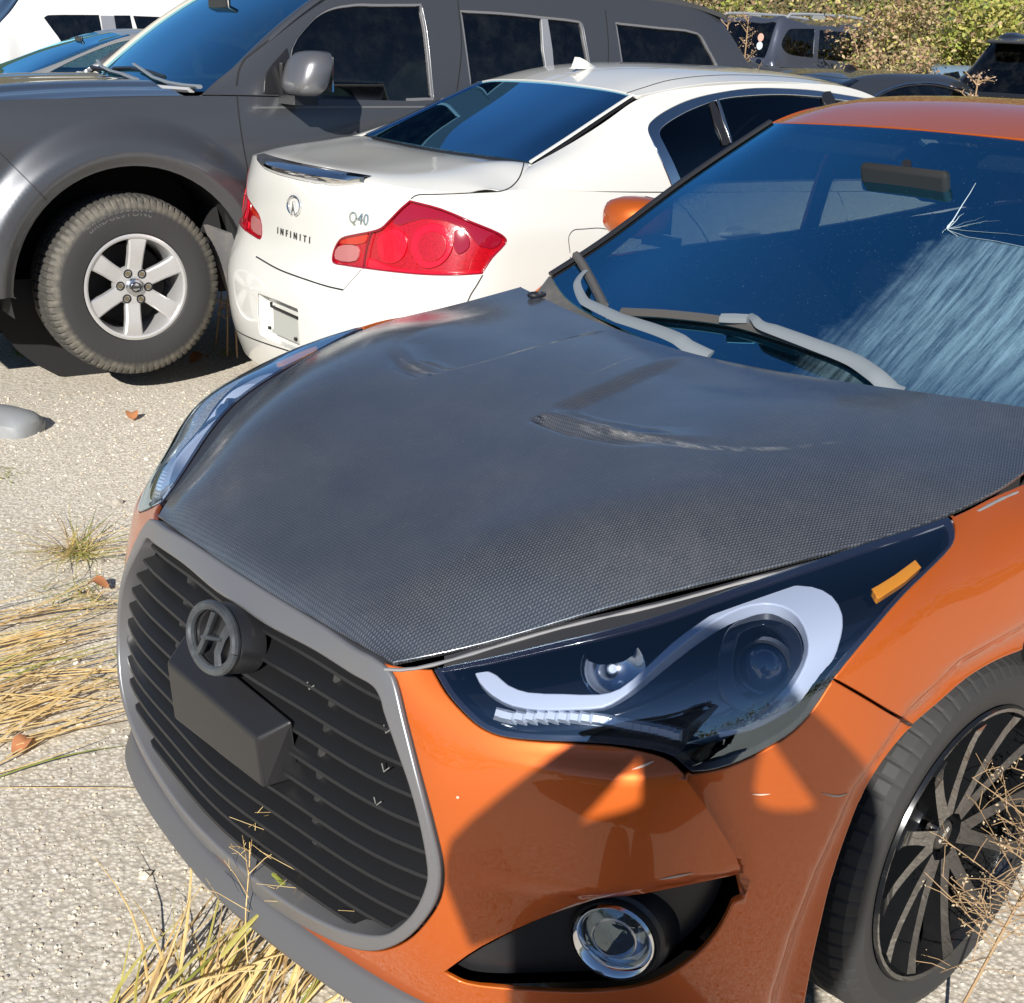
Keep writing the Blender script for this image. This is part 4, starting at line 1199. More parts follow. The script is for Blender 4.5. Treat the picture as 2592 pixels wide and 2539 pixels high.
# door mirrors
for sg in (1, -1):
    mr = empty('door_mirror', VEL)
    m_ = MB(); vs = []; fs = []; n = 20; rings = [(-.085, .2, .3), (-.08, .75, .8), (-.05, 1, 1), (.0, 1.0, 1.0), (.05, .86, .9), (.085, .55, .6), (.098, .15, .2)]
    for h, a, b in rings:
        for i in range(n):
            w = 2 * math.pi * i / n; e = 2.6
            cx = abs(math.cos(w))**(2 / e) * math.copysign(1, math.cos(w)); cz = abs(math.sin(w))**(2 / e) * math.copysign(1, math.sin(w))
            vs.append((-1.0 + h * .85, sg * (.915 + .100 * a * cx), 1.058 + .060 * b * cz))
    for r in range(len(rings) - 1):
        for i in range(n): fs.append((r * n + i, r * n + (i + 1) % n, (r + 1) * n + (i + 1) % n, (r + 1) * n + i))
    fs += [tuple(range(n)), tuple((len(rings) - 1) * n + i for i in range(n))]
    m_.add(vs, fs).build('housing', M_OR, mr, angle=60)
    MB().box((-1.0, sg * .80, 1.005), (.03, .05, .012)).build('stalk', M_BLK, mr)
    MB().box((-1.075, sg * .915, 1.058), (.003, .08, .045)).build('mirror_glass', M_CHR, mr)

# interior
cab = MB()
cab.add([(-.30, -.72, .30), (-.30, .72, .30), (-.30, .70, .86), (-.30, -.70, .86), (-3.0, -.72, .30), (-3.0, .72, .30), (-3.0, .62, .95), (-3.0, -.62, .95)], [(0, 1, 2, 3), (0, 4, 5, 1), (4, 7, 6, 5)])
for sg in (1, -1): cab.add([(-.30, sg * .735, .30), (-3.0, sg * .735, .30), (-3.0, sg * .735, 1.02), (-1.66, sg * .752, 1.004), (-.74, sg * .765, .985), (-.55, sg * .745, .945), (-.30, sg * .735, .86)], [(0, 1, 2, 3, 4, 5, 6)])
cab.build('cabin_lining', M_SEAT, VEL, sm=False)
ds_ = []
for t_ in np.linspace(-1, 1, 21):
    y = t_ * .68; b_ = .02 * math.exp(-((y - .36) / .16)**2)
    ds_.append([(-.38 - .10 * abs(t_)**2, y, .885 + .03 * abs(t_)), (-.55, y, .925 + b_), (-.75, y, .93 + b_), (-.86, y, .90 + b_), (-.90, y, .80), (-.86, y, .62)])
k = 6
mesh_obj('dashboard', [p for r in ds_ for p in r], [(i * k + j, i * k + j + 1, (i + 1) * k + j + 1, (i + 1) * k + j) for i in range(20) for j in range(k - 1)], M_DASH, VEL)
tor = []
for i in range(33):
    w = 2 * math.pi * i / 32; tor.append((-1.0 + .075 * math.sin(w), .36 + .185 * math.cos(w), .92 + .17 * math.sin(w)))
stw = empty('steering_wheel', VEL)
MB().tube(tor, .016, 8, caps=False).build('wheel_rim', pbsdf('wheel_leather', (.03, .03, .032), .35), stw)
MB().box((-.98, .36, .915), (.03, .07, .05)).box((-.985, .36, .92), (.012, .17, .018)).build('wheel_hub', M_DASH, stw)


def seat(parent, x, y, name='seat', mt=None, z=.30, hgt=.62):
    mt = mt or M_SEAT
    s = empty(name, parent)
    bevel_mod(MB().box((x + .02, y, z + .14), (.26, .25, .09)).build('cushion', mt, s), .05, 4)
    Rb = np.array(Matrix.Rotation(math.radians(-18), 3, 'Y'))
    bevel_mod(MB().box((x - .32, y, z + .14 + hgt * .52), (.07, .24, hgt * .5), Rb, .85).build('backrest', mt, s), .05, 4)
    bevel_mod(MB().box((x - .46, y, z + .14 + hgt + .14), (.05, .13, .085), Rb).build('headrest', mt, s), .035, 4)
    MB().tube([(x - .43, y - .06, z + .10 + hgt), (x - .46, y - .06, z + .16 + hgt)], .007, 6).tube([(x - .43, y + .06, z + .10 + hgt), (x - .46, y + .06, z + .16 + hgt)], .007, 6).build('headrest_post', M_SAT, s)
    return s


for y in (.37, -.37): seat(VEL, -1.35, y)
seat(VEL, -2.2, .36, hgt=.5); seat(VEL, -2.2, -.36, hgt=.5)
bevel_mod(MB().box((-.90, .02, 1.262), (.012, .115, .035), np.array(Matrix.Rotation(math.radians(20), 3, 'Y'))).build('rear_view_mirror', M_MAT, VEL), .012, 3)
MB().tube([(-.90, .02, 1.27), (-.93, .0, 1.30)], .012, 8).build('mirror_mount', M_BLK, VEL)
for y in (.30, -.32):
    bevel_mod(MB().box((-1.13, y, 1.325), (.075, .20, .010), np.array(Matrix.Rotation(math.radians(24), 3, 'Y'))).build('sun_visor', pbsdf('visor_grey', (.10, .10, .11), .8), VEL), .008, 2)
# windscreen crack: impact star with long runs, lying in the outer skin of the glass
ck = MB(); S0 = Off(SW, -.0012)
ctr = (2398, 578)
for tgt, wd in (((2470, 463), .0012), ((2592, 597), .0012), ((2500, 558), .0010), ((2530, 558), .0008), ((2490, 548), .0008), ((2440, 540), .0012), ((2425, 600), .0010), ((2450, 572), .0016), ((2415, 560), .0020), ((2385, 590), .0014)):
    pts = [(ctr[0] + (tgt[0] - ctr[0]) * t_ + random.uniform(-3, 3) * (0 < t_ < 1), ctr[1] + (tgt[1] - ctr[1]) * t_ + random.uniform(-3, 3) * (0 < t_ < 1)) for t_ in (0, .25, .5, .75, 1)]
    ck.tube(S0(S0.pick(pts, straight=True)), [wd, wd, wd * .8, wd * .6, wd * .3], 4, flat=.3)
ck.tube(S0(S0.pick([(2398, 582), (2450, 600), (2520, 610), (2592, 625), (2660, 640)], straight=True)), [.0014, .0012, .0012, .0012, .001], 4, flat=.3)
ck.build('windscreen_crack', pbsdf('crack_white', (.55, .68, .75), .4), VEL)
# underbody
MB().box((-1.3, 0, .235), (1.95, .66, .05)).build('underbody', M_MAT, VEL)
MB().box((.40, 0, .40), (.22, .50, .17)).build('engine', pbsdf('engine_dark', (.03, .03, .03), .7), VEL)
mesh_obj('splash_shield', [(.80, -.40, .22), (.80, .40, .22), (.42, .70, .22), (.42, -.70, .22)], [(0, 1, 2, 3)], M_MAT, VEL)
# ================================================================== white sedan seen from behind (its own frame: x forward from the rear axle)
M_WH = pbsdf('white_pearl', (.66, .655, .62), .28, 0, 1.0, .03, .5, rvar=.04)
M_RED = None


def neg(rows): return [[(x, -y, z) for x, y, z in r] for r in rows]


def tail_mat():
    mt, t, out = nodes('red_lens'); q = NT(t); b = q.n('BsdfPrincipled'); co = q.coords()
    v = q.n('TexVoronoi'); v.inputs['Scale'].default_value = 220; q.l(co, v.inputs['Vector'])
    c = q.mix(q.ramp(v.outputs['Distance'], (.1, 0.0), (.7, 1.0)), (.55, .004, .014), (.33, .002, .008)); q.l(c, b.inputs['Base Color'])
    b.inputs['Roughness'].default_value = .22; b.inputs['Coat Weight'].default_value = 1.0; b.inputs['Coat Roughness'].default_value = .02
    b.inputs['Subsurface Weight'].default_value = .0
    q.l(q.bump(v.outputs['Distance'], .14, .002), b.inputs['Normal']); q.l(b.outputs[0], out.inputs[0]); return mt


M_RED = tail_mat()
M_RED2 = pbsdf('dark_red_lens', (.26, .004, .018), .10, coat=1.0)
M_REDB = pbsdf('bright_red_lens', (.66, .004, .020), .12, coat=1.0, bump=.2, bump_scale=500)
M_PINK = pbsdf('reverse_lens', (.45, .16, .16), .15, coat=1.0, bump=.3, bump_scale=350)
M_REDC = glass('red_cover', (.92, .30, .32), 1.0)
M_DARKGL = glass('dark_privacy_glass', (.05, .055, .06), (.6, .8, 1.0), kf=1.6)


def mat_back():
    """tinted back window with fine heater lines"""
    mt, t, out = nodes('back_glass'); q = NT(t)
    tr = q.n('BsdfTransparent'); tr.inputs[0].default_value = (.06, .07, .09, 1)
    gl = q.n('BsdfGlossy'); gl.inputs['Roughness'].default_value = .012; gl.inputs[0].default_value = (.30, .70, 1, 1)
    mx = q.n('MixShader'); q.l(schlick(q, 2.5, 3.0), mx.inputs[0]); q.l(tr.outputs[0], mx.inputs[1]); q.l(gl.outputs[0], mx.inputs[2])
    q.l(mx.outputs[0], out.inputs[0]); return mt


M_BACK = mat_back()
INF = thing('white_sedan', 'white sedan with red tail lights seen from behind, parked beyond the orange car', 'car', frame=IF)
IT = [
    [(-1.06,0,.24),(-1.105,0,.38),(-1.115,0,.52),(-1.105,0,.62),(-1.055,0,.72),(-1.035,0,.84),(-1.025,0,.96),(-1.005,0,1.065)],
    [(-1.05,.28,.24),(-1.095,.28,.38),(-1.105,.28,.52),(-1.095,.28,.62),(-1.045,.28,.72),(-1.022,.28,.84),(-1.012,.28,.96),(-.99,.28,1.066)],
    [(-1.01,.52,.24),(-1.052,.53,.38),(-1.062,.54,.52),(-1.052,.54,.62),(-1.01,.54,.72),(-.985,.53,.84),(-.968,.52,.96),(-.950,.50,1.062)],
    [(-.925,.70,.24),(-.96,.715,.38),(-.972,.725,.52),(-.965,.73,.62),(-.93,.73,.72),(-.905,.72,.84),(-.882,.70,.96),(-.865,.655,1.053)],
    [(-.80,.79,.24),(-.83,.82,.38),(-.84,.835,.52),(-.835,.84,.62),(-.815,.842,.72),(-.79,.838,.84),(-.765,.815,.96),(-.74,.735,1.050)],
    [(-.62,.835,.24),(-.64,.865,.38),(-.645,.88,.52),(-.64,.884,.62),(-.63,.886,.72),(-.61,.878,.84),(-.59,.852,.96),(-.57,.765,1.058)],
    [(-.30,.85,.24),(-.30,.88,.38),(-.30,.893,.52),(-.30,.897,.62),(-.30,.898,.72),(-.30,.888,.84),(-.30,.860,.95),(-.28,.79,1.045)],
    [(.10,.85,.24),(.10,.875,.38),(.10,.890,.52),(.10,.895,.62),(.10,.896,.72),(.10,.886,.84),(.10,.856,.94),(.10,.795,1.025)],
    [(.7,.85,.24),(.7,.87,.38),(.7,.885,.52),(.7,.89,.62),(.7,.892,.72),(.7,.882,.84),(.7,.85,.93),(.7,.795,1.005)],
    [(1.5,.85,.24),(1.5,.87,.38),(1.5,.885,.52),(1.5,.89,.62),(1.5,.892,.72),(1.5,.88,.83),(1.5,.85,.91),(1.5,.79,.975)],
    [(2.3,.85,.24),(2.3,.87,.38),(2.3,.885,.50),(2.3,.89,.60),(2.3,.89,.70),(2.3,.875,.80),(2.3,.84,.88),(2.3,.77,.935)],
    [(3.0,.83,.24),(3.0,.85,.36),(3.0,.87,.46),(3.0,.875,.54),(3.0,.87,.62),(3.0,.85,.71),(2.98,.80,.79),(2.95,.70,.85)],
    [(3.45,.66,.22),(3.47,.70,.32),(3.47,.72,.40),(3.45,.72,.47),(3.42,.70,.54),(3.38,.67,.61),(3.33,.63,.68),(3.27,.57,.74)],
    [(3.68,0,.22),(3.70,0,.32),(3.70,0,.40),(3.69,0,.47),(3.67,0,.54),(3.62,0,.61),(3.56,0,.67),(3.50,0,.72)]]
ST = Surf(sym(IT), nd=(240, 70))                 # runs from the right side (y < 0) through the tail to the left
if ST.nrm(np.array([[ST.U / 2, ST.Vv / 2]]))[0][0] > 0: ST.sg = -1
UT = ST.U / 2
def mirT(u): return np.stack([ST.U - u[:, 0], u[:, 1]], 1)


DK = [  # boot lid top, rows from the rear lip to the glass
    [(-1.005,0,1.065),(-1.0,.14,1.065),(-.99,.28,1.066),(-.95,.50,1.062),(-.865,.655,1.053),(-.74,.735,1.050)],
    [(-.985,0,1.076),(-.98,.14,1.076),(-.97,.28,1.077),(-.93,.48,1.073),(-.83,.64,1.066),(-.69,.735,1.058)],
    [(-.90,0,1.088),(-.895,.15,1.089),(-.885,.30,1.090),(-.83,.47,1.090),(-.74,.62,1.088),(-.62,.765,1.052)],
    [(-.68,0,1.108),(-.68,.16,1.109),(-.67,.32,1.111),(-.63,.47,1.113),(-.57,.61,1.108),(-.50,.785,1.036)],
    [(-.46,0,1.120),(-.46,.17,1.121),(-.45,.34,1.123),(-.44,.49,1.125),(-.415,.605,1.122),(-.40,.785,1.032)],
    [(-.40,0,1.112),(-.40,.17,1.113),(-.39,.34,1.115),(-.375,.49,1.118),(-.35,.61,1.116),(-.30,.785,1.028)]]
SD = Surf(np.array([[(x, -y, z) for x, y, z in r[:0:-1]] + r for r in DK]), nd=(80, 140))
BL = [
    [(-.43,0,1.120),(-.428,.17,1.121),(-.42,.34,1.123),(-.402,.50,1.124),(-.375,.615,1.120)],
    [(-.262,0,1.204),(-.26,.165,1.204),(-.252,.33,1.202),(-.235,.48,1.198),(-.20,.585,1.190)],
    [(-.012,0,1.315),(-.01,.16,1.313),(-.002,.32,1.309),(.010,.455,1.302),(.03,.55,1.290)],
    [(.155,0,1.384),(.157,.155,1.382),(.164,.31,1.377),(.175,.435,1.369),(.19,.525,1.358)]]
SBL = Surf(np.array([[(x, -y, z) for x, y, z in r[:0:-1]] + r for r in BL]), nd=(80, 100))
IR = [
    [(.145,0,1.388),(.147,.155,1.386),(.154,.31,1.380),(.165,.435,1.372),(.18,.535,1.358)],
    [(.40,0,1.446),(.40,.16,1.443),(.41,.32,1.436),(.42,.46,1.422),(.43,.565,1.400)],
    [(.90,0,1.468),(.90,.165,1.466),(.90,.33,1.459),(.90,.47,1.444),(.90,.58,1.420)],
    [(1.35,0,1.448),(1.35,.165,1.446),(1.35,.33,1.438),(1.35,.47,1.422),(1.35,.58,1.396)],
    [(1.65,0,1.405),(1.65,.16,1.402),(1.64,.32,1.394),(1.62,.45,1.376),(1.60,.56,1.350)]]
SIR = Surf(np.array([[(x, -y, z) for x, y, z in r[:0:-1]] + r for r in IR]), nd=(100, 100))
IG = [
    [(-.56,.768,1.056),(-.52,.735,1.075),(-.47,.685,1.100),(-.40,.628,1.118)],
    [(-.30,.793,1.045),(-.28,.755,1.10),(-.24,.69,1.155),(-.19,.600,1.192)],
    [(.0,.798,1.032),(.0,.765,1.12),(.02,.69,1.22),(.04,.575,1.292)],
    [(.25,.798,1.022),(.24,.77,1.14),(.22,.70,1.26),(.20,.555,1.356)],
    [(.55,.798,1.010),(.55,.77,1.14),(.55,.70,1.28),(.55,.585,1.402)],
    [(1.0,.798,.996),(1.0,.768,1.13),(1.0,.70,1.28),(1.0,.595,1.414)],
    [(1.45,.792,.978),(1.45,.762,1.10),(1.45,.70,1.24),(1.45,.592,1.384)],
    [(1.85,.785,.96),(1.84,.765,1.04),(1.82,.735,1.12),(1.79,.665,1.24)],
    [(2.28,.772,.935),(2.27,.765,.95),(2.25,.755,.97),(2.22,.735,.99)]]
SIG = Surf(np.array(neg(IG)), nd=(160, 60))
IWS = [
    [(1.64,0,1.402),(1.64,.16,1.40),(1.63,.32,1.392),(1.61,.45,1.375),(1.59,.565,1.348)],
    [(2.0,0,1.225),(2.0,.18,1.223),(1.98,.36,1.216),(1.94,.52,1.203),(1.89,.64,1.185)],
    [(2.42,0,.985),(2.41,.20,.985),(2.38,.40,.982),(2.32,.60,.978),(2.24,.735,.975)]]
SIW = Surf(np.array([[(x, -y, z) for x, y, z in r[:0:-1]] + r for r in IWS]), nd=(50, 60))
IH = [
    [(2.38,0,.985),(2.37,.25,.985),(2.33,.5,.975),(2.25,.76,.94)],
    [(2.8,0,.93),(2.8,.25,.93),(2.78,.5,.92),(2.75,.74,.88)],
    [(3.2,0,.85),(3.19,.22,.85),(3.15,.44,.84),(3.08,.66,.82)],
    [(3.5,0,.72),(3.47,.2,.725),(3.40,.4,.735),(3.27,.57,.74)]]
SIH = Surf(np.array([[(x, -y, z) for x, y, z in r[:0:-1]] + r for r in IH]), nd=(50, 50))
for s_, ax_, w_ in ((SD, 2, 1), (SBL, 2, 1), (SIR, 2, 1), (SIG, 1, -1), (SIW, 2, 1), (SIH, 2, 1)):
    if s_.nrm(np.array([[s_.U / 2, s_.Vv / 2]]))[0][ax_] * w_ < 0: s_.sg = -1


def ic(p, s=2.43, o=(540, 340)): return [(o[0] + a[0] / s, o[1] + a[1] / s) + tuple(a[2:]) for a in p]


TL = ic([(1207, 402, 1), (1400, 452), (1600, 535), (1760, 603), (1808, 645), (1795, 685), (1720, 765), (1657, 862, 1), (1500, 872), (1300, 869), (1100, 851), (920, 828), (800, 810), (737, 796), (727, 760), (745, 690), (785, 635), (870, 612), (970, 592), (1030, 570), (1080, 522), (1150, 450)])
tl_uv = ST.pick(TL, IF, sub=3)
# lower body with plate recess, lamp cut-outs and wheel arches
REC = ic([(200, 1062, 1), (310, 1112), (400, 1152), (490, 1196), (513, 1225), (513, 1330), (490, 1370), (330, 1300), (230, 1250), (205, 1225)])
rec_uv = ST.pick(REC, IF, sub=3)
ur = [p for p in rec_uv if p[0] < UT + .25]
pc = ST.side([(-.165, .575), (.165, .575), (.175, .56), (.175, .42), (.16, .405), (-.16, .405), (-.175, .42), (-.175, .56)], 'x', -1, True, 2)
body = np.array([[u, .005] for u in np.linspace(.02, ST.U - .02, 60)] + [[u, ST.Vv - .003] for u in np.linspace(ST.U - .02, .02, 60)])
arch1 = ST.side([(-.36, .245), (-.37, .36), (-.34, .50), (-.26, .62), (-.14, .685), (0, .705), (.14, .685), (.26, .62), (.34, .50), (.37, .36), (.36, .245)], 'y', -1, True, 2)
arch2 = ST.side([(2.49, .245), (2.48, .36), (2.51, .50), (2.59, .62), (2.71, .685), (2.85, .705), (2.99, .685), (3.11, .62), (3.19, .50), (3.22, .36), (3.21, .245)], 'y', -1, True, 2)
panel('body_shell', ST, body, M_WH, INF, holes=[tl_uv, mirT(tl_uv)[::-1], pc, arch1, arch2, mirT(arch1)[::-1], mirT(arch2)[::-1]], step=.03, gap=-.001, bevel=.0006, skirt=.004)
# shut lines: narrow dark seams let into the skin
def seam(surf, px, fr, parent, w=.0022, name='shut_line', mt=None, closed=False, off=-.0006):
    so_ = Off(surf, off); P_ = so_(so_.pick(px, fr, closed=closed, sub=6)) if fr is not None else px
    N_ = surf.nrm(surf.pick(px, fr, closed=closed, sub=6)); n = len(P_)
    T_ = np.gradient(P_, axis=0); B_ = np.cross(T_, N_); B_ /= np.linalg.norm(B_, axis=1, keepdims=True) + 1e-12
    vs = np.concatenate([P_ - B_ * w, P_ + B_ * w]); fs = [(i, i + 1, n + i + 1, n + i) for i in range(n - 1)]
    return mesh_obj(name, vs, fs, mt or M_MAT, parent)



def seam_multi(surfs, px, fr, parent, w=.0022, name='shut_line', mt=None):
    """a seam that may cross from one sheet to the next: each point takes the first sheet its ray meets"""
    q = smooth(px, False, 5); P_, N_ = [], []
    R_ = [fr.ray(a, b) for a, b in q]; O = np.array([r[0] for r in R_]); D = np.array([r[1] for r in R_]); best = None
    for s_ in surfs:
        u = s_.hits(O, D); p = s_(u); e = p - O; t_ = (e * D).sum(1); off = np.linalg.norm(e - D * t_[:, None], axis=1); n_ = s_.nrm(u); sc = np.where(off > .004, off * 1e3, 0) + t_
        if best is None: best, P_, N_ = sc, p, n_
        else:
            k = sc < best - .002; best = np.where(k, sc, best); P_ = np.where(k[:, None], p, P_); N_ = np.where(k[:, None], n_, N_)
    P_ = P_ + N_ * .0012; T_ = np.gradient(P_, axis=0); B_ = np.cross(T_, N_); B_ /= np.linalg.norm(B_, axis=1, keepdims=True) + 1e-12; n = len(P_)
    return mesh_obj(name, np.concatenate([P_ - B_ * w, P_ + B_ * w]), [(i, i + 1, n + i + 1, n + i) for i in range(n - 1)], mt or M_MAT, parent)


seam(ST, ic([(262, 752), (400, 830), (560, 890), (700, 935), (800, 958)]), IF, INF, .003)
seam(ST, ic([(1657, 866), (1620, 930), (1585, 985), (1560, 1040)]), IF, INF)
seam(ST, ic([(800, 955), (860, 890), (910, 832)]), IF, INF, .0012)
LID = [ST, SD, SIG]
seam_multi(LID, ic([(1215, 398), (1240, 380), (1270, 372), (1400, 369), (1500, 366), (1620, 360), (1700, 356), (1770, 350), (1830, 325), (1880, 270), (1905, 200), (1915, 140)]), IF, INF, .0022)
seam(ST, ic([(115, 1190), (200, 1240), (330, 1290), (470, 1335)]), IF, INF, .003)
# fuel flap
seam(ST, [(1443, 640), (1440, 600), (1452, 583), (1475, 580), (1530, 579), (1560, 600), (1560, 660), (1540, 680), (1460, 680), (1443, 650)], IF, INF, .0015)
for zt in (0,):
    pass
panel('boot_lid', SD, resample(rect(SD), .05), M_WH, INF, step=.03, gap=-.001, bevel=.0006, skirt=.003)
panel('back_window', SBL, resample(rect(SBL, .03, 1, .02, .98), .05), M_BACK, INF, step=.04, gap=0, bevel=.001, skirt=.003)
panel('back_window_trim', Off(SBL, .003), resample(rect(SBL), .04), M_BLK, INF, holes=[resample(rect(SBL, .06, .985, .045, .955), .04)], step=.05, gap=0, bevel=.001, skirt=.003)
panel('roof', SIR, resample(rect(SIR), .05), M_WH, INF, step=.045, gap=0, bevel=.002, skirt=.01)
panel('windscreen', SIW, resample(rect(SIW), .06), M_DARKGL, INF, step=.08, gap=0)
panel('hood', SIH, resample(rect(SIH), .06), M_WH, INF, step=.06, gap=0)
# greenhouse sides: chrome surround, two panes and the bar between
def c3(p): return [(1592 + a[0] / 1.904, a[1] / 1.904) + tuple(a[2:]) for a in p]
CO = c3([(205, 900, 1), (160, 790), (115, 690), (90, 625), (105, 585), (180, 530), (300, 476), (450, 441), (600, 423), (750, 424), (900, 434), (1000, 449), (1150, 474)])
CI = c3([(250, 860, 1), (215, 780), (170, 690), (150, 645), (165, 615), (220, 575), (310, 528), (450, 480), (600, 463), (750, 459), (900, 468), (1000, 482), (1150, 503)])
co_uv = SIG.pick(CO, IF, False, 4); ci_uv = SIG.pick(CI, IF, False, 4)
btm_o = SIG.side([(1.95, 1.00), (1.5, 1.02), (1.0, 1.035), (.5, 1.045), (.22, 1.048)], 'y', -1, False, 3)
btm_i = SIG.side([(1.90, 1.02), (1.5, 1.035), (1.0, 1.05), (.5, 1.06), (.24, 1.063)], 'y', -1, False, 3)
fo = SIG.side([(1.6, 1.28), (1.8, 1.16), (1.95, 1.05)], 'y', -1, False, 3); fi = SIG.side([(1.6, 1.26), (1.77, 1.15), (1.89, 1.06)], 'y', -1, False, 3)
wo = np.concatenate([co_uv, fo, btm_o]); wi = np.concatenate([ci_uv, fi, btm_i])


def both(f):
    """make a part for the right side and its mirror image for the left"""
    o_ = f(); me = o_.data; co = np.empty(len(me.vertices) * 3); me.vertices.foreach_get('co', co); co = co.reshape(-1, 3)
    nn = np.array([tuple(c.vector) for c in me.vertex_normals])
    return o_, mesh_obj(o_.name.split('.')[0], co * [1, -1, 1], [tuple(p.vertices)[::-1] for p in me.polygons], list(me.materials), o_.parent)


both(lambda: panel('side_frame', SIG, resample(rect(SIG, 0, 1, .0, 1), .05), M_WH, INF, holes=[wo], step=.035, gap=-.001, bevel=.0006, skirt=.004))
both(lambda: panel('window_chrome', Off(SIG, -.002), wo, M_CHR, INF, holes=[wi], step=.03, gap=.001, bevel=.004, skirt=.01))
both(lambda: panel('side_window', Off(SIG, .006), inset(resample(wi, .04), -.004), M_DARKGL, INF, step=.05, gap=0, bevel=.001, skirt=.001))
bar = SIG.pick(c3([(385, 488), (410, 486), (485, 690), (455, 700)]), IF, True, 2)
both(lambda: panel('window_bar', Off(SIG, -.001), bar, M_BLK, INF, step=.03, gap=0, bevel=.002, skirt=.006))
bar2 = SIG.pick(c3([(432, 484), (418, 484), (487, 690), (495, 690)]), IF, True, 2)
both(lambda: panel('window_bar_trim', Off(SIG, -.004), bar2, M_SAT, INF, step=.03, gap=0, bevel=.001, skirt=.004))
bar3 = SIG.pick(c3([(928, 455), (970, 440), (1000, 520), (955, 520)]), IF, True, 2)
both(lambda: panel('door_pillar', Off(SIG, -.003), bar3, M_BLK, INF, step=.03, gap=0, bevel=.002, skirt=.006))
seam(SIR, c3([(-30, 455), (60, 425), (200, 385), (400, 363), (600, 362), (800, 375), (1000, 400)]), IF, INF, .003, 'roof_seam')
# chrome strip along the back window
E_ = SBL(np.array([[u, SBL.Vv * .985] for u in np.linspace(.01, SBL.U - .01, 20)]))
for sg in (1, -1): MB().tube(E_ * [1, sg, 1] + np.array([0, 0, .004]), .009, 6, flat=.7).build('window_strip', M_CHR if sg > 0 else M_WH, INF)
# tail lamps
def tail(flip):
    fx = (lambda u: mirT(u)[::-1]) if flip else (lambda u: u)
    t_ = empty('tail_light', INF); so_ = Off(ST, .012)
    panel('lamp_body', so_, fx(inset(resample(tl_uv, .02), .001)), M_RED, t_, step=.015, gap=0, bevel=.001, skirt=.01)
    panel('lamp_edge', Off(ST, -.001), fx(tl_uv), M_RED2, t_, holes=[fx(inset(resample(tl_uv, .015), .008))], step=.015, gap=.001, bevel=.002, skirt=.012)
    def pc_(p, off, mt_, nm, bev=.003, sk=.008, st=.01):
        s2 = Off(ST, off); panel(nm, s2, fx(s2.pick(ic(p), IF, True, 3)), mt_, t_, step=st, gap=0, bevel=bev, skirt=sk)
    pc_([(1210, 425, 1), (1400, 470), (1600, 555), (1775, 635), (1740, 700), (1640, 690), (1560, 600), (1450, 540), (1330, 520), (1240, 530), (1150, 560), (1100, 540), (1150, 480)], .008, M_RED2, 'upper_tint')
    pc_([(1010, 640), (1060, 590), (1130, 580), (1180, 620), (1190, 690), (1160, 760), (1100, 795), (1040, 780), (1010, 720)], .006, M_REDB, 'brake_ring')
    pc_([(1230, 620), (1290, 560), (1370, 545), (1440, 580), (1475, 650), (1460, 730), (1400, 800), (1310, 825), (1250, 790), (1215, 710)], .004, M_REDB, 'brake_ring')
    pc_([(1260, 650), (1310, 600), (1380, 600), (1430, 650), (1425, 730), (1370, 780), (1300, 780), (1260, 730)], .001, M_RED, 'brake_core')
    pc_([(1485, 590), (1540, 600), (1575, 640), (1570, 700), (1510, 740), (1480, 700), (1480, 640)], .006, M_RED2, 'side_lamp')
    pc_([(950, 760), (1100, 815), (1300, 840), (1500, 845), (1640, 840), (1640, 852), (1500, 862), (1300, 858), (1100, 842), (945, 818)], .008, M_REDB, 'lower_strip')
    pc_([(765, 690), (885, 690), (875, 778), (748, 768)], .004, M_PINK, 'reverse_lamp', .002, .006)
    pc_([(790, 645), (945, 608), (925, 670), (775, 672)], .006, pbsdf('orange_red_lens', (.50, .03, .012), .12, coat=1.0), 'amber_lamp', .002)
    s2 = Off(ST, -.0015); P_ = s2(s2.pick(ic([(968, 596), (940, 690), (918, 826)]), IF, False, 4))
    if flip: P_ = P_ * [1, -1, 1]
    MB().tube(P_, .0025, 5).build('lamp_split', M_RED2, t_)


tail(False); tail(True)
# chrome blade across the boot lid
BD = ic([(282, 128), (350, 124), (450, 132), (600, 165), (750, 208), (860, 245), (925, 268, 1), (890, 292), (830, 297), (700, 275), (560, 252), (430, 225), (340, 195), (292, 165)])
bu = []
for i in range(25):
    t_ = -1 + 2 * i / 24; y = t_ * .425; e = 1 - abs(t_)**4 * .95
    x0 = np.interp(abs(y), [0, .14, .28, .43], [-1.012, -1.008, -.996, -.972]); z0 = 1.062
    bu.append([(x0 + .030, y, z0 + .018), (x0 - .018 * e, y, z0 + .012), (x0 - .036 * e, y, z0 - .004), (x0 - .034 * e, y, z0 - .012 * e - .002), (x0 - .012 * e, y, z0 - .030 * e - .003), (x0 + .004, y, z0 - .042 * e)])
k = 6
o_ = mesh_obj('chrome_spoiler', [p for r in bu for p in r], [(i * k + j, i * k + j + 1, (i + 1) * k + j + 1, (i + 1) * k + j) for i in range(24) for j in range(k - 1)], M_CHR, INF); sharp(o_, 40)
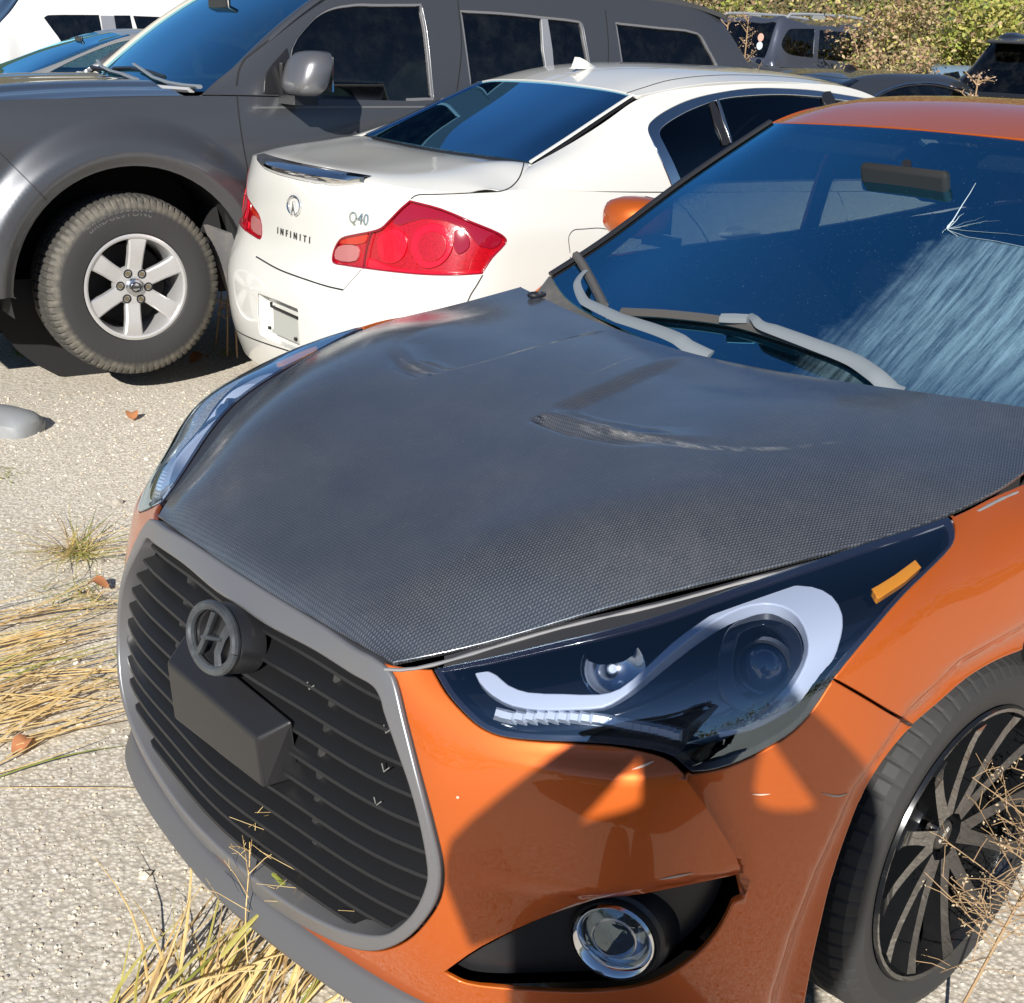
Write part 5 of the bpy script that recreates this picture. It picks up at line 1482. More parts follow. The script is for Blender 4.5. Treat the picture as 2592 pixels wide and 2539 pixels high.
# badge, lettering
def on_tail(y, z, off=.0):
    p = ST(ST.hit(np.array([-8.0, y, z]), np.array([1.0, 0, 0]))[None])[0]; return p + np.array([-off, 0, 0])
bdg = empty('badge', INF); cb = ST.pick([(540 + 503 / 2.43, 340 + 438 / 2.43)], IF, straight=True); cb = ST(cb)[0]
ring = [on_tail(cb[1] + .050 * math.cos(a), cb[2] + .034 * math.sin(a), .005) for a in np.linspace(-math.pi / 2 + .38, 1.5 * math.pi - .38, 40)]
MB().tube(ring, [.006] * 40, 8, flat=.7).build('ring', M_CHR, bdg)
MB().prism([(cb[1] - .014, cb[2] - .036), (cb[1] + .002, cb[2] + .016), (cb[1] + .004, cb[2] + .016), (cb[1] + .020, cb[2] - .036), (cb[1] + .012, cb[2] - .036), (cb[1] + .003, cb[2] - .004), (cb[1] - .006, cb[2] - .036)], cb[0] - .001, cb[0] - .008, 'x').build('inner_mark', M_CHR, bdg)


def letters(txt, y, z, size, name, mt_, dz=0.0, shear=0.0, sp=1.0, bold=0.0):
    v_, f_ = text_mesh(txt, size, .0012, bold, shear, sp); out = []
    for a, b, c in v_: out.append(on_tail(y - a, z + b + dz * a, .0035 + c))
    return mesh_obj(name, out, f_, mt_, INF, smooth_=False)


c1 = ST(ST.pick([(540 + 492 / 2.43, 340 + 622 / 2.43)], IF, straight=True))[0]
letters('INFINITI', c1[1], c1[2], .036, 'maker_lettering', pbsdf('dark_letter', (.10, .10, .10), .2, .9), sp=2.1)
c2 = ST(ST.pick([(540 + 897 / 2.43, 340 + 520 / 2.43)], IF, straight=True))[0]
letters('Q40', c2[1], c2[2], .056, 'model_lettering', M_CHR, sp=1.05)
# plate recess with bare bracket
cy = float(ST(pc)[:, 1].mean())
rb = MB(); rp = ST(inset(resample(pc, .03), -.004)); cen = rp.mean(0)
back = np.stack([rp[:, 0] * 0 + cen[0] + .045, cen[1] + (rp[:, 1] - cen[1]) * .94, cen[2] + (rp[:, 2] - cen[2]) * .92], 1); k = len(rp)
rb.add(np.concatenate([rp, back]), [(i, (i + 1) % k, k + (i + 1) % k, k + i) for i in range(k)] + [tuple(range(k, 2 * k))]); rb.build('plate_recess', M_WH, INF)
bevel_mod(MB().box((cen[0] + .026, cen[1] - .02, cen[2] - .01), (.004, .105, .052)).build('plate_bracket', pbsdf('bracket_grey', (.38, .39, .36), .5), INF), .003)
MB().tube([(cen[0] + .02, cen[1] + .095, cen[2] + .06), (cen[0] + .018, cen[1] + .09, cen[2] + .045), (cen[0] + .018, cen[1] - .13, cen[2] + .04)], .006, 6).build('plate_lamp', M_BLK, INF)
for dy in (.11, -.11): MB().box((cen[0] + .018, cen[1] + dy, cen[2] - .045), (.004, .008, .006)).build('plate_clip', M_BLK, INF)
# antenna fin
pf = IF.at(1115 / .75 - 12, 172, 'y', 0.0); fin = MB()
prof = [(-.085, 0, .030), (-.05, .014, .028), (-.01, .032, .020), (.02, .042, .012), (.045, .043, .008), (.052, .022, .018), (.06, 0, .028)]
vs = []
for x, z, w in prof: vs += [(pf[0] - x, -w * .75, pf[2] + z * 0 - .004), (pf[0] - x, w * .75, pf[2] - .004), (pf[0] - x, w * .12, pf[2] + z), (pf[0] - x, -w * .12, pf[2] + z)]
fs = []
for i in range(len(prof) - 1):
    a = i * 4; b = a + 4; fs += [(a + 3, a, b, b + 3), (a + 1, a + 2, b + 2, b + 1), (a + 2, a + 3, b + 3, b + 2)]
fs += [(0, 1, 2, 3), tuple(len(vs) - 4 + j for j in (3, 2, 1, 0))]
fin.add(vs, fs).build('antenna_fin', M_WH, INF)
# door handles, doors' seams, lower black
for xx in (.47, 1.42):
    for sg in (1, -1):
        MB().tube([(xx - .12, sg * .876, .865), (xx - .09, sg * .905, .868), (xx + .05, sg * .908, .866), (xx + .10, sg * .878, .862)], [.010, .013, .013, .010], 8, flat=.8).build('door_handle', M_WH, INF)
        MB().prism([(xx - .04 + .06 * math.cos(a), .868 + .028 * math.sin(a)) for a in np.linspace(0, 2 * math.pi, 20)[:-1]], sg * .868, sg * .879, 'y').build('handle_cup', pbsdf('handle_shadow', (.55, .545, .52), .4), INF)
def side_seam(pts):
    for sg in (-1, 1):
        u_ = ST.side(pts, 'y', sg, False, 5); P_ = ST(u_) + ST.nrm(u_) * .0008; T_ = np.gradient(P_, axis=0); B_ = np.cross(T_, ST.nrm(u_)); B_ /= np.linalg.norm(B_, axis=1, keepdims=True); n = len(P_)
        mesh_obj('shut_line', np.concatenate([P_ - B_ * .0022, P_ + B_ * .0022]), [(i, i + 1, n + i + 1, n + i) for i in range(n - 1)], M_MAT, INF)


side_seam([(1.12, 1.0), (1.10, .7), (1.09, .3)]); side_seam([(2.08, .93), (2.10, .7), (2.09, .3)]); side_seam([(.16, 1.0), (.24, .9), (.34, .75), (.38, .6)])
MB().box((1.3, 0, .27), (2.2, .66, .06)).build('underbody', M_MAT, INF)
panel('rear_valance', Off(ST, .03), np.array([[UT - .75, .0], [UT + .75, 0], [UT + .75, .12], [UT - .75, .12]]), M_MAT, INF, step=.06, gap=0)
# cabin: dark lining and head restraints
cab = MB()
cab.add([(-.5, -.70, .5), (-.5, .70, .5), (-.42, .58, 1.10), (-.42, -.58, 1.10), (2.3, -.74, .5), (2.3, .74, .5), (2.3, .70, .92), (2.3, -.70, .92)], [(0, 1, 2, 3), (0, 4, 5, 1), (4, 7, 6, 5)])
for sg in (1, -1): cab.add([(-.5, sg * .765, .5), (2.3, sg * .765, .5), (2.3, sg * .765, .92), (0, sg * .77, 1.0), (-.5, sg * .70, 1.02)], [(0, 1, 2, 3, 4)])
cab.build('cabin_lining', M_SEAT, INF, sm=False)
MB().box((-.16, 0, 1.085), (.27, .55, .012)).build('parcel_shelf', pbsdf('shelf_grey', (.05, .05, .052), .9), INF)
for y in (-.36, .36):
    bevel_mod(MB().box((.10, y, 1.16), (.05, .12, .08)).build('headrest', M_SEAT, INF), .03, 3)
    bevel_mod(MB().box((1.02, y, 1.20), (.05, .12, .08)).build('headrest', M_SEAT, INF), .03, 3)
    bevel_mod(MB().box((1.08, y, .90), (.08, .25, .30)).build('seat_back', M_SEAT, INF), .05, 3)


def plain_wheel(parent, c, sg, Rt=.325, Rr=.24, W=.225, n=10, mt=None, rub=None):
    w = empty('wheel', parent); w.location = c
    tyre_mesh('tyre', Rt, Rr, W, rub or M_RUB, w, 50)
    m_ = MB(); s = sg; mt = mt or M_SAT
    m_.lathe([(Rr, s * W * .42), (Rr + .006, s * W * .47), (Rr - .005, s * W * .47), (Rr - .015, s * W * .3), (Rr - .02, -s * W * .3), (Rr, -s * W * .44)], 48, 'y')
    for i in range(n):
        a = 2 * math.pi * i / n
        m_.tube([(.05 * math.cos(a), s * W * .22, .05 * math.sin(a)), (.13 * math.cos(a), s * W * .30, .13 * math.sin(a)), ((Rr - .01) * math.cos(a), s * W * .36, (Rr - .01) * math.sin(a))], [.022, .018, .018], 6, flat=.6, up=(0, 1, 0))
    m_.lathe([(0, s * W * .30), (.035, s * W * .30), (.07, s * W * .22), (.07, -s * .02)], 24, 'y'); m_.build('rim', mt, w)
    return w


for x in (0, 2.85):
    for sg in (1, -1):
        plain_wheel(INF, (x, sg * .765, .325), sg)
        MB().lathe([(.37, -.20), (.37, .10)], 32, 'y', (x, sg * .77, .33), -.3, math.pi + .3).build('wheel_housing', M_MAT, INF)
# ================================================================== dark grey off-roader behind (own frame: x forward from the front axle)
M_GR = paint('gunmetal_paint', (.078, .083, .094), .5, .38, .75, .12, 0)
MATS['gunmetal_paint'].node_tree.nodes['Principled BSDF'].inputs['Coat Roughness'].default_value = .14
SUV = thing('grey_suv', 'dark grey off-road vehicle with wide wheel arches and six-spoke silver wheel, behind the white sedan', 'car', frame=PF)
PS = []
for x, yo in ((1.02, -.30), (.98, -.14), (.85, -.05), (.60, -.01), (.30, 0), (0, 0), (-.35, 0), (-.8, .0), (-1.5, 0), (-2.2, 0), (-2.85, 0), (-3.3, -.012), (-3.6, -.05), (-3.72, -.14), (-3.76, -.30)):
    r = []
    zb = np.interp(x, [-3.8, -1.2, -.5, .5, 1.0], [1.17, 1.155, 1.18, 1.155, 1.10])
    for z, y in ((.38, .875), (.50, .905), (.65, .920), (.80, .925), (.95, .922), (1.05, .912), (1.11, .898)): r.append((x, y + yo, z))
    r.append((x, .872 + yo, zb)); PS.append(r)
WC = {0: (0.0, .40), 1: (-2.85, .40)}


def disp_ps(p, s, uv):
    p = p.copy()
    for cx, cz in WC.values():
        r = np.hypot((p[:, 0] - cx) / 1.02, (p[:, 2] - cz)); up = sstep(p[:, 2], .1, .5)
        ro = .70 if cx == 0 else .60
        f = .050 * (1 - sstep(r, ro - .11, ro)) + .018 * (1 - sstep(r, ro - .20, ro - .03)) - .045 * (1 - sstep(r, .49, .555))
        p[:, 1] += f * (p[:, 2] < 1.3) * sstep(p[:, 2], .0, .2)
    return p


SP = Surf(np.array(PS), disp_ps, nd=(200, 80))
PG = []
for x0, x1, zt, yt in ((-.35, -.40, 1.215, .845), (-.62, -.80, 1.47, .775), (-.80, -1.10, 1.645, .715), (-1.2, -1.3, 1.675, .705), (-1.9, -1.9, 1.685, .705), (-2.6, -2.6, 1.675, .705), (-3.1, -3.05, 1.655, .70), (-3.45, -3.32, 1.63, .69), (-3.70, -3.46, 1.60, .67)):
    zb = np.interp(x0, [-3.8, -1.2, -.5], [1.17, 1.155, 1.18])
    PG.append([(x0 + (x1 - x0) * t, .872 + (yt - .872) * (t * .72 + .28 * t**2.2), zb + (zt - zb) * t) for t in (0, .2, .45, .7, .88, 1)])
SPG = Surf(np.array(PG), nd=(160, 60))
PR = []
for x, z in ((-1.02, 1.672), (-1.2, 1.708), (-1.6, 1.735), (-2.2, 1.745), (-2.8, 1.735), (-3.25, 1.71), (-3.5, 1.66)):
    PR.append([(x - .04 * (x > -1.3) * (abs(t)**2), t * .705, z - .055 * abs(t)**2.4) for t in (-1, -.85, -.6, -.3, 0, .3, .6, .85, 1)])
SPR = Surf(np.array(PR), nd=(60, 60))
PW_ = []
for t in (0, .33, .66, 1):
    x = -.33 + (-1.02 + .33) * t; z = 1.165 + (1.668 - 1.165) * t + .035 * math.sin(math.pi * t)
    w = .80 + (.685 - .80) * t
    PW_.append([(x - .10 * abs(s)**2.2, s * w, z + .02 * (1 - t) * abs(s)**2) for s in (-1, -.8, -.5, 0, .5, .8, 1)])
SPW = Surf(np.array(PW_), nd=(60, 60))
PH_ = []
for x, zc, ze in ((-.30, 1.205, 1.185), (.0, 1.200, 1.180), (.35, 1.180, 1.160), (.70, 1.14, 1.12), (.92, 1.06, 1.05), (1.0, .96, .95)):
    row = []
    for s in (-1, -.93, -.80, -.66, -.55, -.3, 0, .3, .55, .66, .80, .93, 1):
        a = abs(s); z = zc - .018 * (a > .6) - (zc - ze) * max(0, (a - .8) / .2)
        row.append((x - .06 * a**3 * (x > .6), s * .80, z))
    PH_.append(row)
SPH = Surf(np.array(PH_), nd=(80, 100))
for s_, ax_ in ((SP, 1), (SPG, 1), (SPR, 2), (SPW, 2), (SPH, 2)):
    if s_.nrm(np.array([[s_.U / 2, s_.Vv / 2]]))[0][ax_] < 0: s_.sg = -1


def vp(p): return [(a[0] / .75, a[1] / .75) + tuple(a[2:]) for a in p]


def archpts(cx, n=18, r=.505):
    return [(cx + r * math.cos(a), .40 + r * math.sin(a) * .985) for a in np.linspace(-.18, math.pi + .18, n)]


ar1 = SP.side([(x, max(z, .36)) for x, z in archpts(0)] + [(-.45, .385), (.45, .385)], 'y', 1, True, 1) if False else None
a1 = SP.side(archpts(0), 'y', 1, False, 2); a2 = SP.side(archpts(-2.85, 18, .47), 'y', 1, False, 2)
lowb = []
x_of = lambda x: SP.side([(x, .42)], 'y', 1, False, 1)[0, 0]
u_f, u_a0, u_a1, u_b0, u_b1, u_r = 0.0, a1[0, 0], a1[-1, 0], a2[0, 0], a2[-1, 0], SP.U
body = np.concatenate([[[.01, .01]], [[u, .01] for u in np.linspace(.1, u_a0 - .03, 4)], a1, [[u, .01] for u in np.linspace(u_a1 + .03, u_b0 - .03, 18)], a2, [[u, .01] for u in np.linspace(u_b1 + .03, u_r - .02, 6)],
                       [[u, SP.Vv - .002] for u in np.linspace(u_r - .02, .01, 50)]])


def both_y(f):
    o_ = f(); me = o_.data; co = np.empty(len(me.vertices) * 3); me.vertices.foreach_get('co', co); co = co.reshape(-1, 3)
    return o_, mesh_obj(o_.name.split('.')[0], co * [1, -1, 1], [tuple(p.vertices)[::-1] for p in me.polygons], list(me.materials), o_.parent)


both_y(lambda: panel('body_side', SP, body, M_GR, SUV, step=.0145, gap=0, bevel=.003, skirt=.03))
FD = vp([(553, 92), (590, 40), (620, 18), (660, 8), (800, 6, 1), (811, 60), (824, 190, 1), (740, 193), (640, 193), (575, 192), (545, 180, 1)])
RD = vp([(873, 18, 1), (950, 22), (1030, 30), (1098, 38), (1106, 45), (1113, 80), (1120, 118), (1124, 150, 1), (1000, 160), (893, 165, 1), (883, 90)])
QW = vp([(1168, 41, 1), (1250, 50), (1325, 61), (1345, 90), (1362, 122), (1368, 150, 1), (1270, 152), (1185, 155, 1), (1177, 100)])
fd_uv, rd_uv, qw_uv = SPG.pick(FD, PF, True, 3), SPG.pick(RD, PF, True, 3), SPG.pick(QW, PF, True, 3)
both_y(lambda: panel('side_frame', SPG, resample(rect(SPG, 0, 1, 0, 1), .06), M_GR, SUV, holes=[fd_uv, rd_uv, qw_uv], step=.035, gap=-.002, bevel=.004, skirt=.02))
M_SUVG = glass('suv_side_glass', (.16, .19, .19), 1.0, dirt=.02)
M_SUVD = glass('suv_privacy_glass', (.035, .04, .042), 1.0, dirt=.03)
for uv_, mt_ in ((fd_uv, M_SUVG), (rd_uv, M_SUVD), (qw_uv, M_SUVD)):
    both_y(lambda: panel('side_window', Off(SPG, .014), inset(resample(uv_, .05), -.004), mt_, SUV, step=.06, gap=0, bevel=.001, skirt=.001))
    both_y(lambda: panel('window_seal', Off(SPG, .003), inset(resample(uv_, .04), -.001), pbsdf('seal_grey', (.20, .20, .21), .4, .3), SUV, holes=[inset(resample(uv_, .04), .012)], step=.04, gap=0, bevel=.002, skirt=.012))
div = SPG.pick(vp([(1028, 28), (1040, 30), (1055, 160), (1042, 160)]), PF, True, 2)
both_y(lambda: panel('window_divider', Off(SPG, .004), div, pbsdf('divider_grey', (.32, .33, .35), .35, .4), SUV, step=.04, gap=0, bevel=.002, skirt=.012))
panel('roof', SPR, resample(rect(SPR), .06), M_GR, SUV, step=.06, gap=0, bevel=.003, skirt=.02)
panel('hood', SPH, resample(rect(SPH), .06), paint('gunmetal_hood', (.085, .086, .090), .6, .30, 1.0, .08), SUV, step=.03, gap=.003, bevel=.005, skirt=.03)


def mat_suvscreen():
    mt, t, out = nodes('suv_windscreen'); q = NT(t)
    tr = q.n('BsdfTransparent'); tr.inputs[0].default_value = (.45, .62, .62, 1); gl = q.n('BsdfGlossy'); gl.inputs['Roughness'].default_value = .0; gl.inputs[0].default_value = (.34, .76, 1, 1)
    mx = q.n('MixShader')
    q.l(schlick(q, 2.5, 2.7), mx.inputs[0]); q.l(tr.outputs[0], mx.inputs[1]); q.l(gl.outputs[0], mx.inputs[2]); q.l(mx.outputs[0], out.inputs[0]); return mt


M_BLUEGL = mat_suvscreen()
panel('windscreen', SPW, resample(rect(SPW), .06), M_BLUEGL, SUV, step=.05, gap=0, bevel=.001, skirt=.004)
panel('windscreen_band', Off(SPW, .003), resample(rect(SPW), .05), M_BLK, SUV, holes=[resample(rect(SPW, .10, .97, .04, .96), .05)], step=.05, gap=0, bevel=.001, skirt=.002)
for sg in (1, -1):
    E_ = SPW(np.array([[u, SPW.Vv * (.995 if sg > 0 else .005)] for u in np.linspace(0, SPW.U, 16)]))
    MB().tube(E_ + np.array([0, sg * .022, -.004]), [.030] * 16, 8, flat=.55).build('pillar', M_GR if sg > 0 else pbsdf('pillar_pale', (.45, .42, .36), .5), SUV)
# shut lines and seams
def pseam(surf, pts, fr=PF, w=.003, px=True, mt=None, name='shut_line'):
    u_ = surf.pick(pts, fr, False, 5) if px else surf.side(pts, 'y', 1, False, 5)
    N_ = surf.nrm(u_); P_ = surf(u_) + N_ * .001; T_ = np.gradient(P_, axis=0); B_ = np.cross(T_, N_); B_ /= np.linalg.norm(B_, axis=1, keepdims=True) + 1e-9; n = len(P_)
    return mesh_obj(name, np.concatenate([P_ - B_ * w, P_ + B_ * w]), [(i, i + 1, n + i + 1, n + i) for i in range(n - 1)], mt or M_MAT, SUV)


pseam(SP, vp([(449, 168), (452, 205), (459, 260), (468, 310), (474, 350)]))
pseam(SPG, vp([(449, 163), (455, 130), (475, 100), (520, 60), (575, 18), (610, -8)]), w=.004)
pseam(SP, [(-1.62, 1.13), (-1.60, .8), (-1.59, .45)], px=False); pseam(SPG, [(-1.62, 1.18), (-1.68, 1.4), (-1.70, 1.62)], px=False)
pseam(SP, [(-2.52, 1.13), (-2.45, 1.0), (-2.35, .85)], px=False); pseam(SPG, [(-2.52, 1.18), (-2.58, 1.4), (-2.6, 1.6)], px=False)
pseam(SP, vp([(0, 290), (35, 325), (70, 360), (88, 380)]), w=.0018)
pseam(SP, [(-.56, 1.125), (-1.2, 1.128), (-2.2, 1.13)], px=False, w=.004, mt=pbsdf('belt_trim', (.16, .16, .165), .4, .3), name='belt_trim')
# cowl and wipers
MB().tube([(-.335, s * .78, 1.178 + .012 * s * s) for s in np.linspace(-1, 1, 20)], .020, 6, flat=.6).build('cowl', pbsdf('cowl_pale', (.42, .42, .43), .6), SUV)
def wp(a): return PF.at(*[k / 2.777 for k in a[:2]], 'x', a[2])
for pts, bl in (([(1400, 610, -.33), (1290, 600, -.34), (1180, 580, -.35), (1080, 545, -.37), (1000, 490, -.39), (940, 450, -.40)], [(800, 480, -.41), (920, 478, -.41), (1050, 505, -.41), (1155, 540, -.40)]),
                ([(960, 560, -.34), (860, 520, -.36), (780, 500, -.39), (720, 470, -.41), (685, 425, -.42)], [(640, 470, -.42), (740, 490, -.42), (860, 500, -.42)])):
    w_ = empty('wiper', SUV)
    MB().tube([wp(p) for p in pts], np.linspace(.016, .010, len(pts)), 6, flat=.6).build('arm', M_WIP, w_)
    MB().tube([wp(p) for p in bl], .010, 6).build('blade', M_BLK, w_)
# mirror: boxy rounded head on a black arm
mr = empty('door_mirror', SUV); o4 = lambda x, y: (620 + x / 3.888, 120 + y / 3.888)
c_ = PF.at(*o4(590, 255), 'y', 1.06)
vs, fs, n = [], [], 24
rings = [(-.105, .30, .45), (-.10, .80, .85), (-.07, 1, 1), (.0, 1, 1), (.045, .93, .93), (.075, .75, .75), (.092, .40, .40)]
for h, a, b in rings:
    for i in range(n):
        w = 2 * math.pi * i / n; e = 3.2; cx = abs(math.cos(w))**(2 / e) * math.copysign(1, math.cos(w)); cz = abs(math.sin(w))**(2 / e) * math.copysign(1, math.sin(w))
        vs.append((c_[0] + h * .75 - .03 * cz * a, c_[1] + .125 * a * cx, c_[2] + (.092 * b * cz)))
for r in range(len(rings) - 1):
    for i in range(n): fs.append((r * n + i, r * n + (i + 1) % n, (r + 1) * n + (i + 1) % n, (r + 1) * n + i))
fs += [tuple(range(n)), tuple((len(rings) - 1) * n + i for i in range(n))]
MB().add(vs, fs).build('housing', pbsdf('mirror_shell', (.20, .20, .21), .33, .6, coat=.3), mr, angle=60)
MB().box((c_[0] - .005, c_[1] - .12, c_[2] - .112), (.045, .10, .020)).build('arm', M_BLK, mr)
MB().box((c_[0] - .06, .876, c_[2] - .05), (.085, .014, .085)).build('foot', M_BLK, mr)
MB().box((c_[0] - .082, c_[1], c_[2]), (.003, .10, .07)).build('mirror_glass', M_CHR, mr)
# black corner piece ahead of the window glass
tri = SPG.pick(vp([(500, 178, 1), (505, 140), (545, 92, 1), (553, 180, 1)]), PF, True, 3)
panel('mirror_corner', Off(SPG, -.006), tri, M_BLK, SUV, step=.03, gap=0, bevel=.004, skirt=.01)


def mat_tyre():
    if 'dusty_tyre' in MATS: return MATS['dusty_tyre']
    mt, t, out = nodes('dusty_tyre'); q = NT(t); b = q.n('BsdfPrincipled'); co = q.coords('Object'); sp = q.n('SeparateXYZ'); q.l(co, sp.inputs[0])
    r2 = q.math('ADD', q.math('MULTIPLY', sp.outputs[0], sp.outputs[0]), q.math('MULTIPLY', sp.outputs[2], sp.outputs[2])); r = q.math('POWER', r2, .5)
    ring = q.ramp(r, (.325, 0.0), (.345, 1.0), (.372, .75), (.386, .25)); f = q.math('MULTIPLY', ring, q.ramp(q.noise(co, 26, 5, .7), (.32, .2), (.66, 1.0))); f = q.math('MULTIPLY', f, .55, True)
    q.l(q.mix(f, (.030, .030, .031), (.26, .235, .185)), b.inputs['Base Color']); b.inputs['Roughness'].default_value = .7
    q.l(q.bump(q.noise(co, 240, 3, .6), .12, .002), b.inputs['Normal']); q.l(b.outputs[0], out.inputs[0]); return mt


# wheels: six-spoke alloys on deep tyres
def six_spoke(parent, c, sg, steer=0.0, lean=0.0):
    w = empty('wheel', parent); w.location = c; w.rotation_euler = (lean, 0, steer); s = sg
    M_T = mat_tyre()
    Rt, Rr, W = .385, .222, .265
    prof = [(Rr, s * W * .40), (Rr + .012, s * W * .47), (Rr + .05, s * W * .50), (Rr + .10, s * W * .505), (Rt - .045, s * W * .485), (Rt - .022, s * W * .455), (Rt - .006, s * W * .40), (Rt, s * W * .30), (Rt + .002, s * W * .20), (Rt - .008, s * W * .195), (Rt - .008, s * W * .16), (Rt + .003, s * W * .155), (Rt + .003, s * W * .02),
            (Rt - .008, s * W * .015), (Rt - .008, -s * W * .02), (Rt + .003, -s * W * .025), (Rt + .003, -s * W * .155), (Rt - .008, -s * W * .16), (Rt - .008, -s * W * .195), (Rt, -s * W * .2), (Rt - .006, -s * W * .40), (Rt - .04, -s * W * .48), (Rr + .06, -s * W * .5), (Rr, -s * W * .40)]
    m_ = MB(); n = 320; m_.lathe(prof, n, 'y'); v = np.array(m_.v).reshape(n, len(prof), 3)
    for i in range(n):
        if i % 4 == 0:
            for j in (4, 5, 6, 7, 8): v[i, j] *= [1 - .022, 1, 1 - .022]
        if i % 5 == 0:
            for j in (11, 12, 15, 16): v[i, j] *= [1 - .018, 1, 1 - .018]
    m_.v = [tuple(p) for p in v.reshape(-1, 3)]; ty = m_.build('tyre', M_T, w, angle=25)
    m_ = MB()
    m_.lathe([(Rr + .001, s * W * .415), (Rr + .006, s * W * .45), (Rr - .004, s * W * .458), (Rr - .012, s * W * .445), (Rr - .020, s * W * .36), (Rr - .026, s * W * .20), (Rr - .03, -s * W * .1), (Rr - .02, -s * W * .40)], 72, 'y'); rim = m_.build('rim', M_ALU, w)
    for i in range(6):
        a = 2 * math.pi * i / 6 + math.radians(96); b = MB(); ca, sa = math.cos(a), math.sin(a)
        def pt(r, t_, h): return (r * ca - t_ * sa, s * h, r * sa + t_ * ca)
        pr = [(.045, .034, .088), (.085, .033, .092), (.14, .034, .104), (.185, .038, .112), (.208, .043, .112)]
        vs, fs = [], []
        for r, hw, h in pr: vs += [pt(r, -hw, h - .030), pt(r, -hw, h - .006), pt(r, -hw + .007, h), pt(r, hw - .007, h), pt(r, hw, h - .006), pt(r, hw, h - .030)]
        for q_ in range(len(pr) - 1):
            for j in range(6): fs.append((q_ * 6 + j, q_ * 6 + (j + 1) % 6, (q_ + 1) * 6 + (j + 1) % 6, (q_ + 1) * 6 + j))
        b.add(vs, fs).build('spoke', M_ALU, rim)
        al = a + math.pi / 6
        MB().lathe([(0, s * .094), (.0105, s * .094), (.0125, s * .088), (.0125, s * .07)], 8, 'y', (.062 * math.cos(al), 0, .062 * math.sin(al))).build('lug_nut', pbsdf('nut_steel', (.30, .26, .18), .35, .9), w)
        MB().lathe([(.0135, s * .0925), (.020, s * .0925)], 12, 'y', (.062 * math.cos(al), 0, .062 * math.sin(al))).build('nut_socket', M_MAT, w)
    MB().lathe([(.03, s * .091), (.078, s * .091), (.084, s * .082), (.086, s * .05)], 48, 'y').build('hub', M_ALU, w)
    MB().lathe([(0, s * .112), (.028, s * .111), (.036, s * .106), (.038, s * .09)], 32, 'y').build('hub_cap', pbsdf('cap_silver', (.55, .57, .60), .25, 1.0), w)
    cr = [(.020 * math.cos(t_), s * .1125, .020 * math.sin(t_)) for t_ in np.linspace(0, 2 * math.pi, 25)]
    MB().tube(cr, .0028, 6, caps=False).box((0, s * .1125, 0), (.027, .002, .0055)).build('cap_mark', M_DCHR, w)
    MB().lathe([(.05, -s * .0), (.17, s * .0), (.17, -s * .03), (.05, -s * .03)], 40, 'y').build('brake_disc', M_MAT, w)
    v_, f_ = text_mesh('BRIDGESTONE', .040, .0008, 0, 0, 1.15); L = []
    for x, y, z in v_:
        an = math.pi / 2 + .20 + (-x) * 0 - x / .315; r = .315 + y * .95; L.append((r * math.cos(an) * (1), s * (W * .503 + z - .0005), r * math.sin(an)))
    if s > 0: L = [(-a_, b_, c2_) for a_, b_, c2_ in L]
    mesh_obj('tyre_lettering', L, f_, pbsdf('letter_rubber', (.11, .11, .105), .7), w, smooth_=False)
    return w


M_ALU = pbsdf('alloy', (.60, .60, .61), .32, .55, dirt=.18, dirt_col=(.34, .28, .2))
six_spoke(SUV, (0.0, .775, .387), 1, math.radians(2)).name = 'wheel'
six_spoke(SUV, (0.0, -.775, .387), -1)
six_spoke(SUV, (-2.85, .775, .387), 1); six_spoke(SUV, (-2.85, -.775, .387), -1)
for x in (0, -2.85):
    for sg in (1, -1):
        m_ = MB(); m_.lathe([(.52, -.30 * sg), (.52, .14 * sg)], 36, 'y', (x, sg * .76, .40), -.2, math.pi + .2); m_.lathe([(.0, -.30 * sg), (.53, -.30 * sg)], 36, 'y', (x, sg * .76, .40)); m_.build('wheel_housing', M_MAT, SUV)
# mud flap behind the front wheel
MB().add([(-.36, .78, .62), (-.40, .93, .60), (-.48, .93, .33), (-.46, .78, .30), (-.38, .78, .62), (-.43, .93, .60), (-.51, .93, .33), (-.49, .78, .30)], [(0, 1, 2, 3), (7, 6, 5, 4), (0, 4, 5, 1), (1, 5, 6, 2), (2, 6, 7, 3), (3, 7, 4, 0)]).build('mud_flap', pbsdf('flap_grey', (.14, .14, .145), .7, dirt=.5), SUV, sm=False)
MB().box((-1.4, 0, .36), (2.3, .70, .06)).box((-1.42, .80, .36), (.92, .10, .035)).build('underbody', M_MAT, SUV)
MB().box((.93, 0, .70), (.06, .62, .24)).build('front_face', M_BLK, SUV)
bevel_mod(MB().box((.98, 0, .55), (.08, .72, .12)).build('front_bumper', M_GR, SUV), .03, 3)
mesh_obj('tailgate', [(-3.74, -.60, .40), (-3.74, .60, .40), (-3.74, .60, 1.17), (-3.74, -.60, 1.17), (-3.50, .62, 1.62), (-3.50, -.62, 1.62)], [(0, 3, 2, 1), (3, 5, 4, 2)], M_GR, SUV, smooth_=False)
# roof rails
for sg in (1, -1):
    MB().tube([(-2.05, sg * .60, 1.735), (-2.12, sg * .60, 1.79), (-2.3, sg * .60, 1.80), (-2.8, sg * .60, 1.795), (-3.05, sg * .60, 1.78), (-3.16, sg * .60, 1.715)], [.022, .022, .018, .018, .022, .024], 8).build('roof_rail', pbsdf('rail_black', (.05, .05, .055), .45), SUV)
for x in (-2.45, -2.85): MB().tube([(x, -.60, 1.80), (x, 0, 1.81), (x, .60, 1.80)], .014, 8).build('cross_bar', M_BLK, SUV)
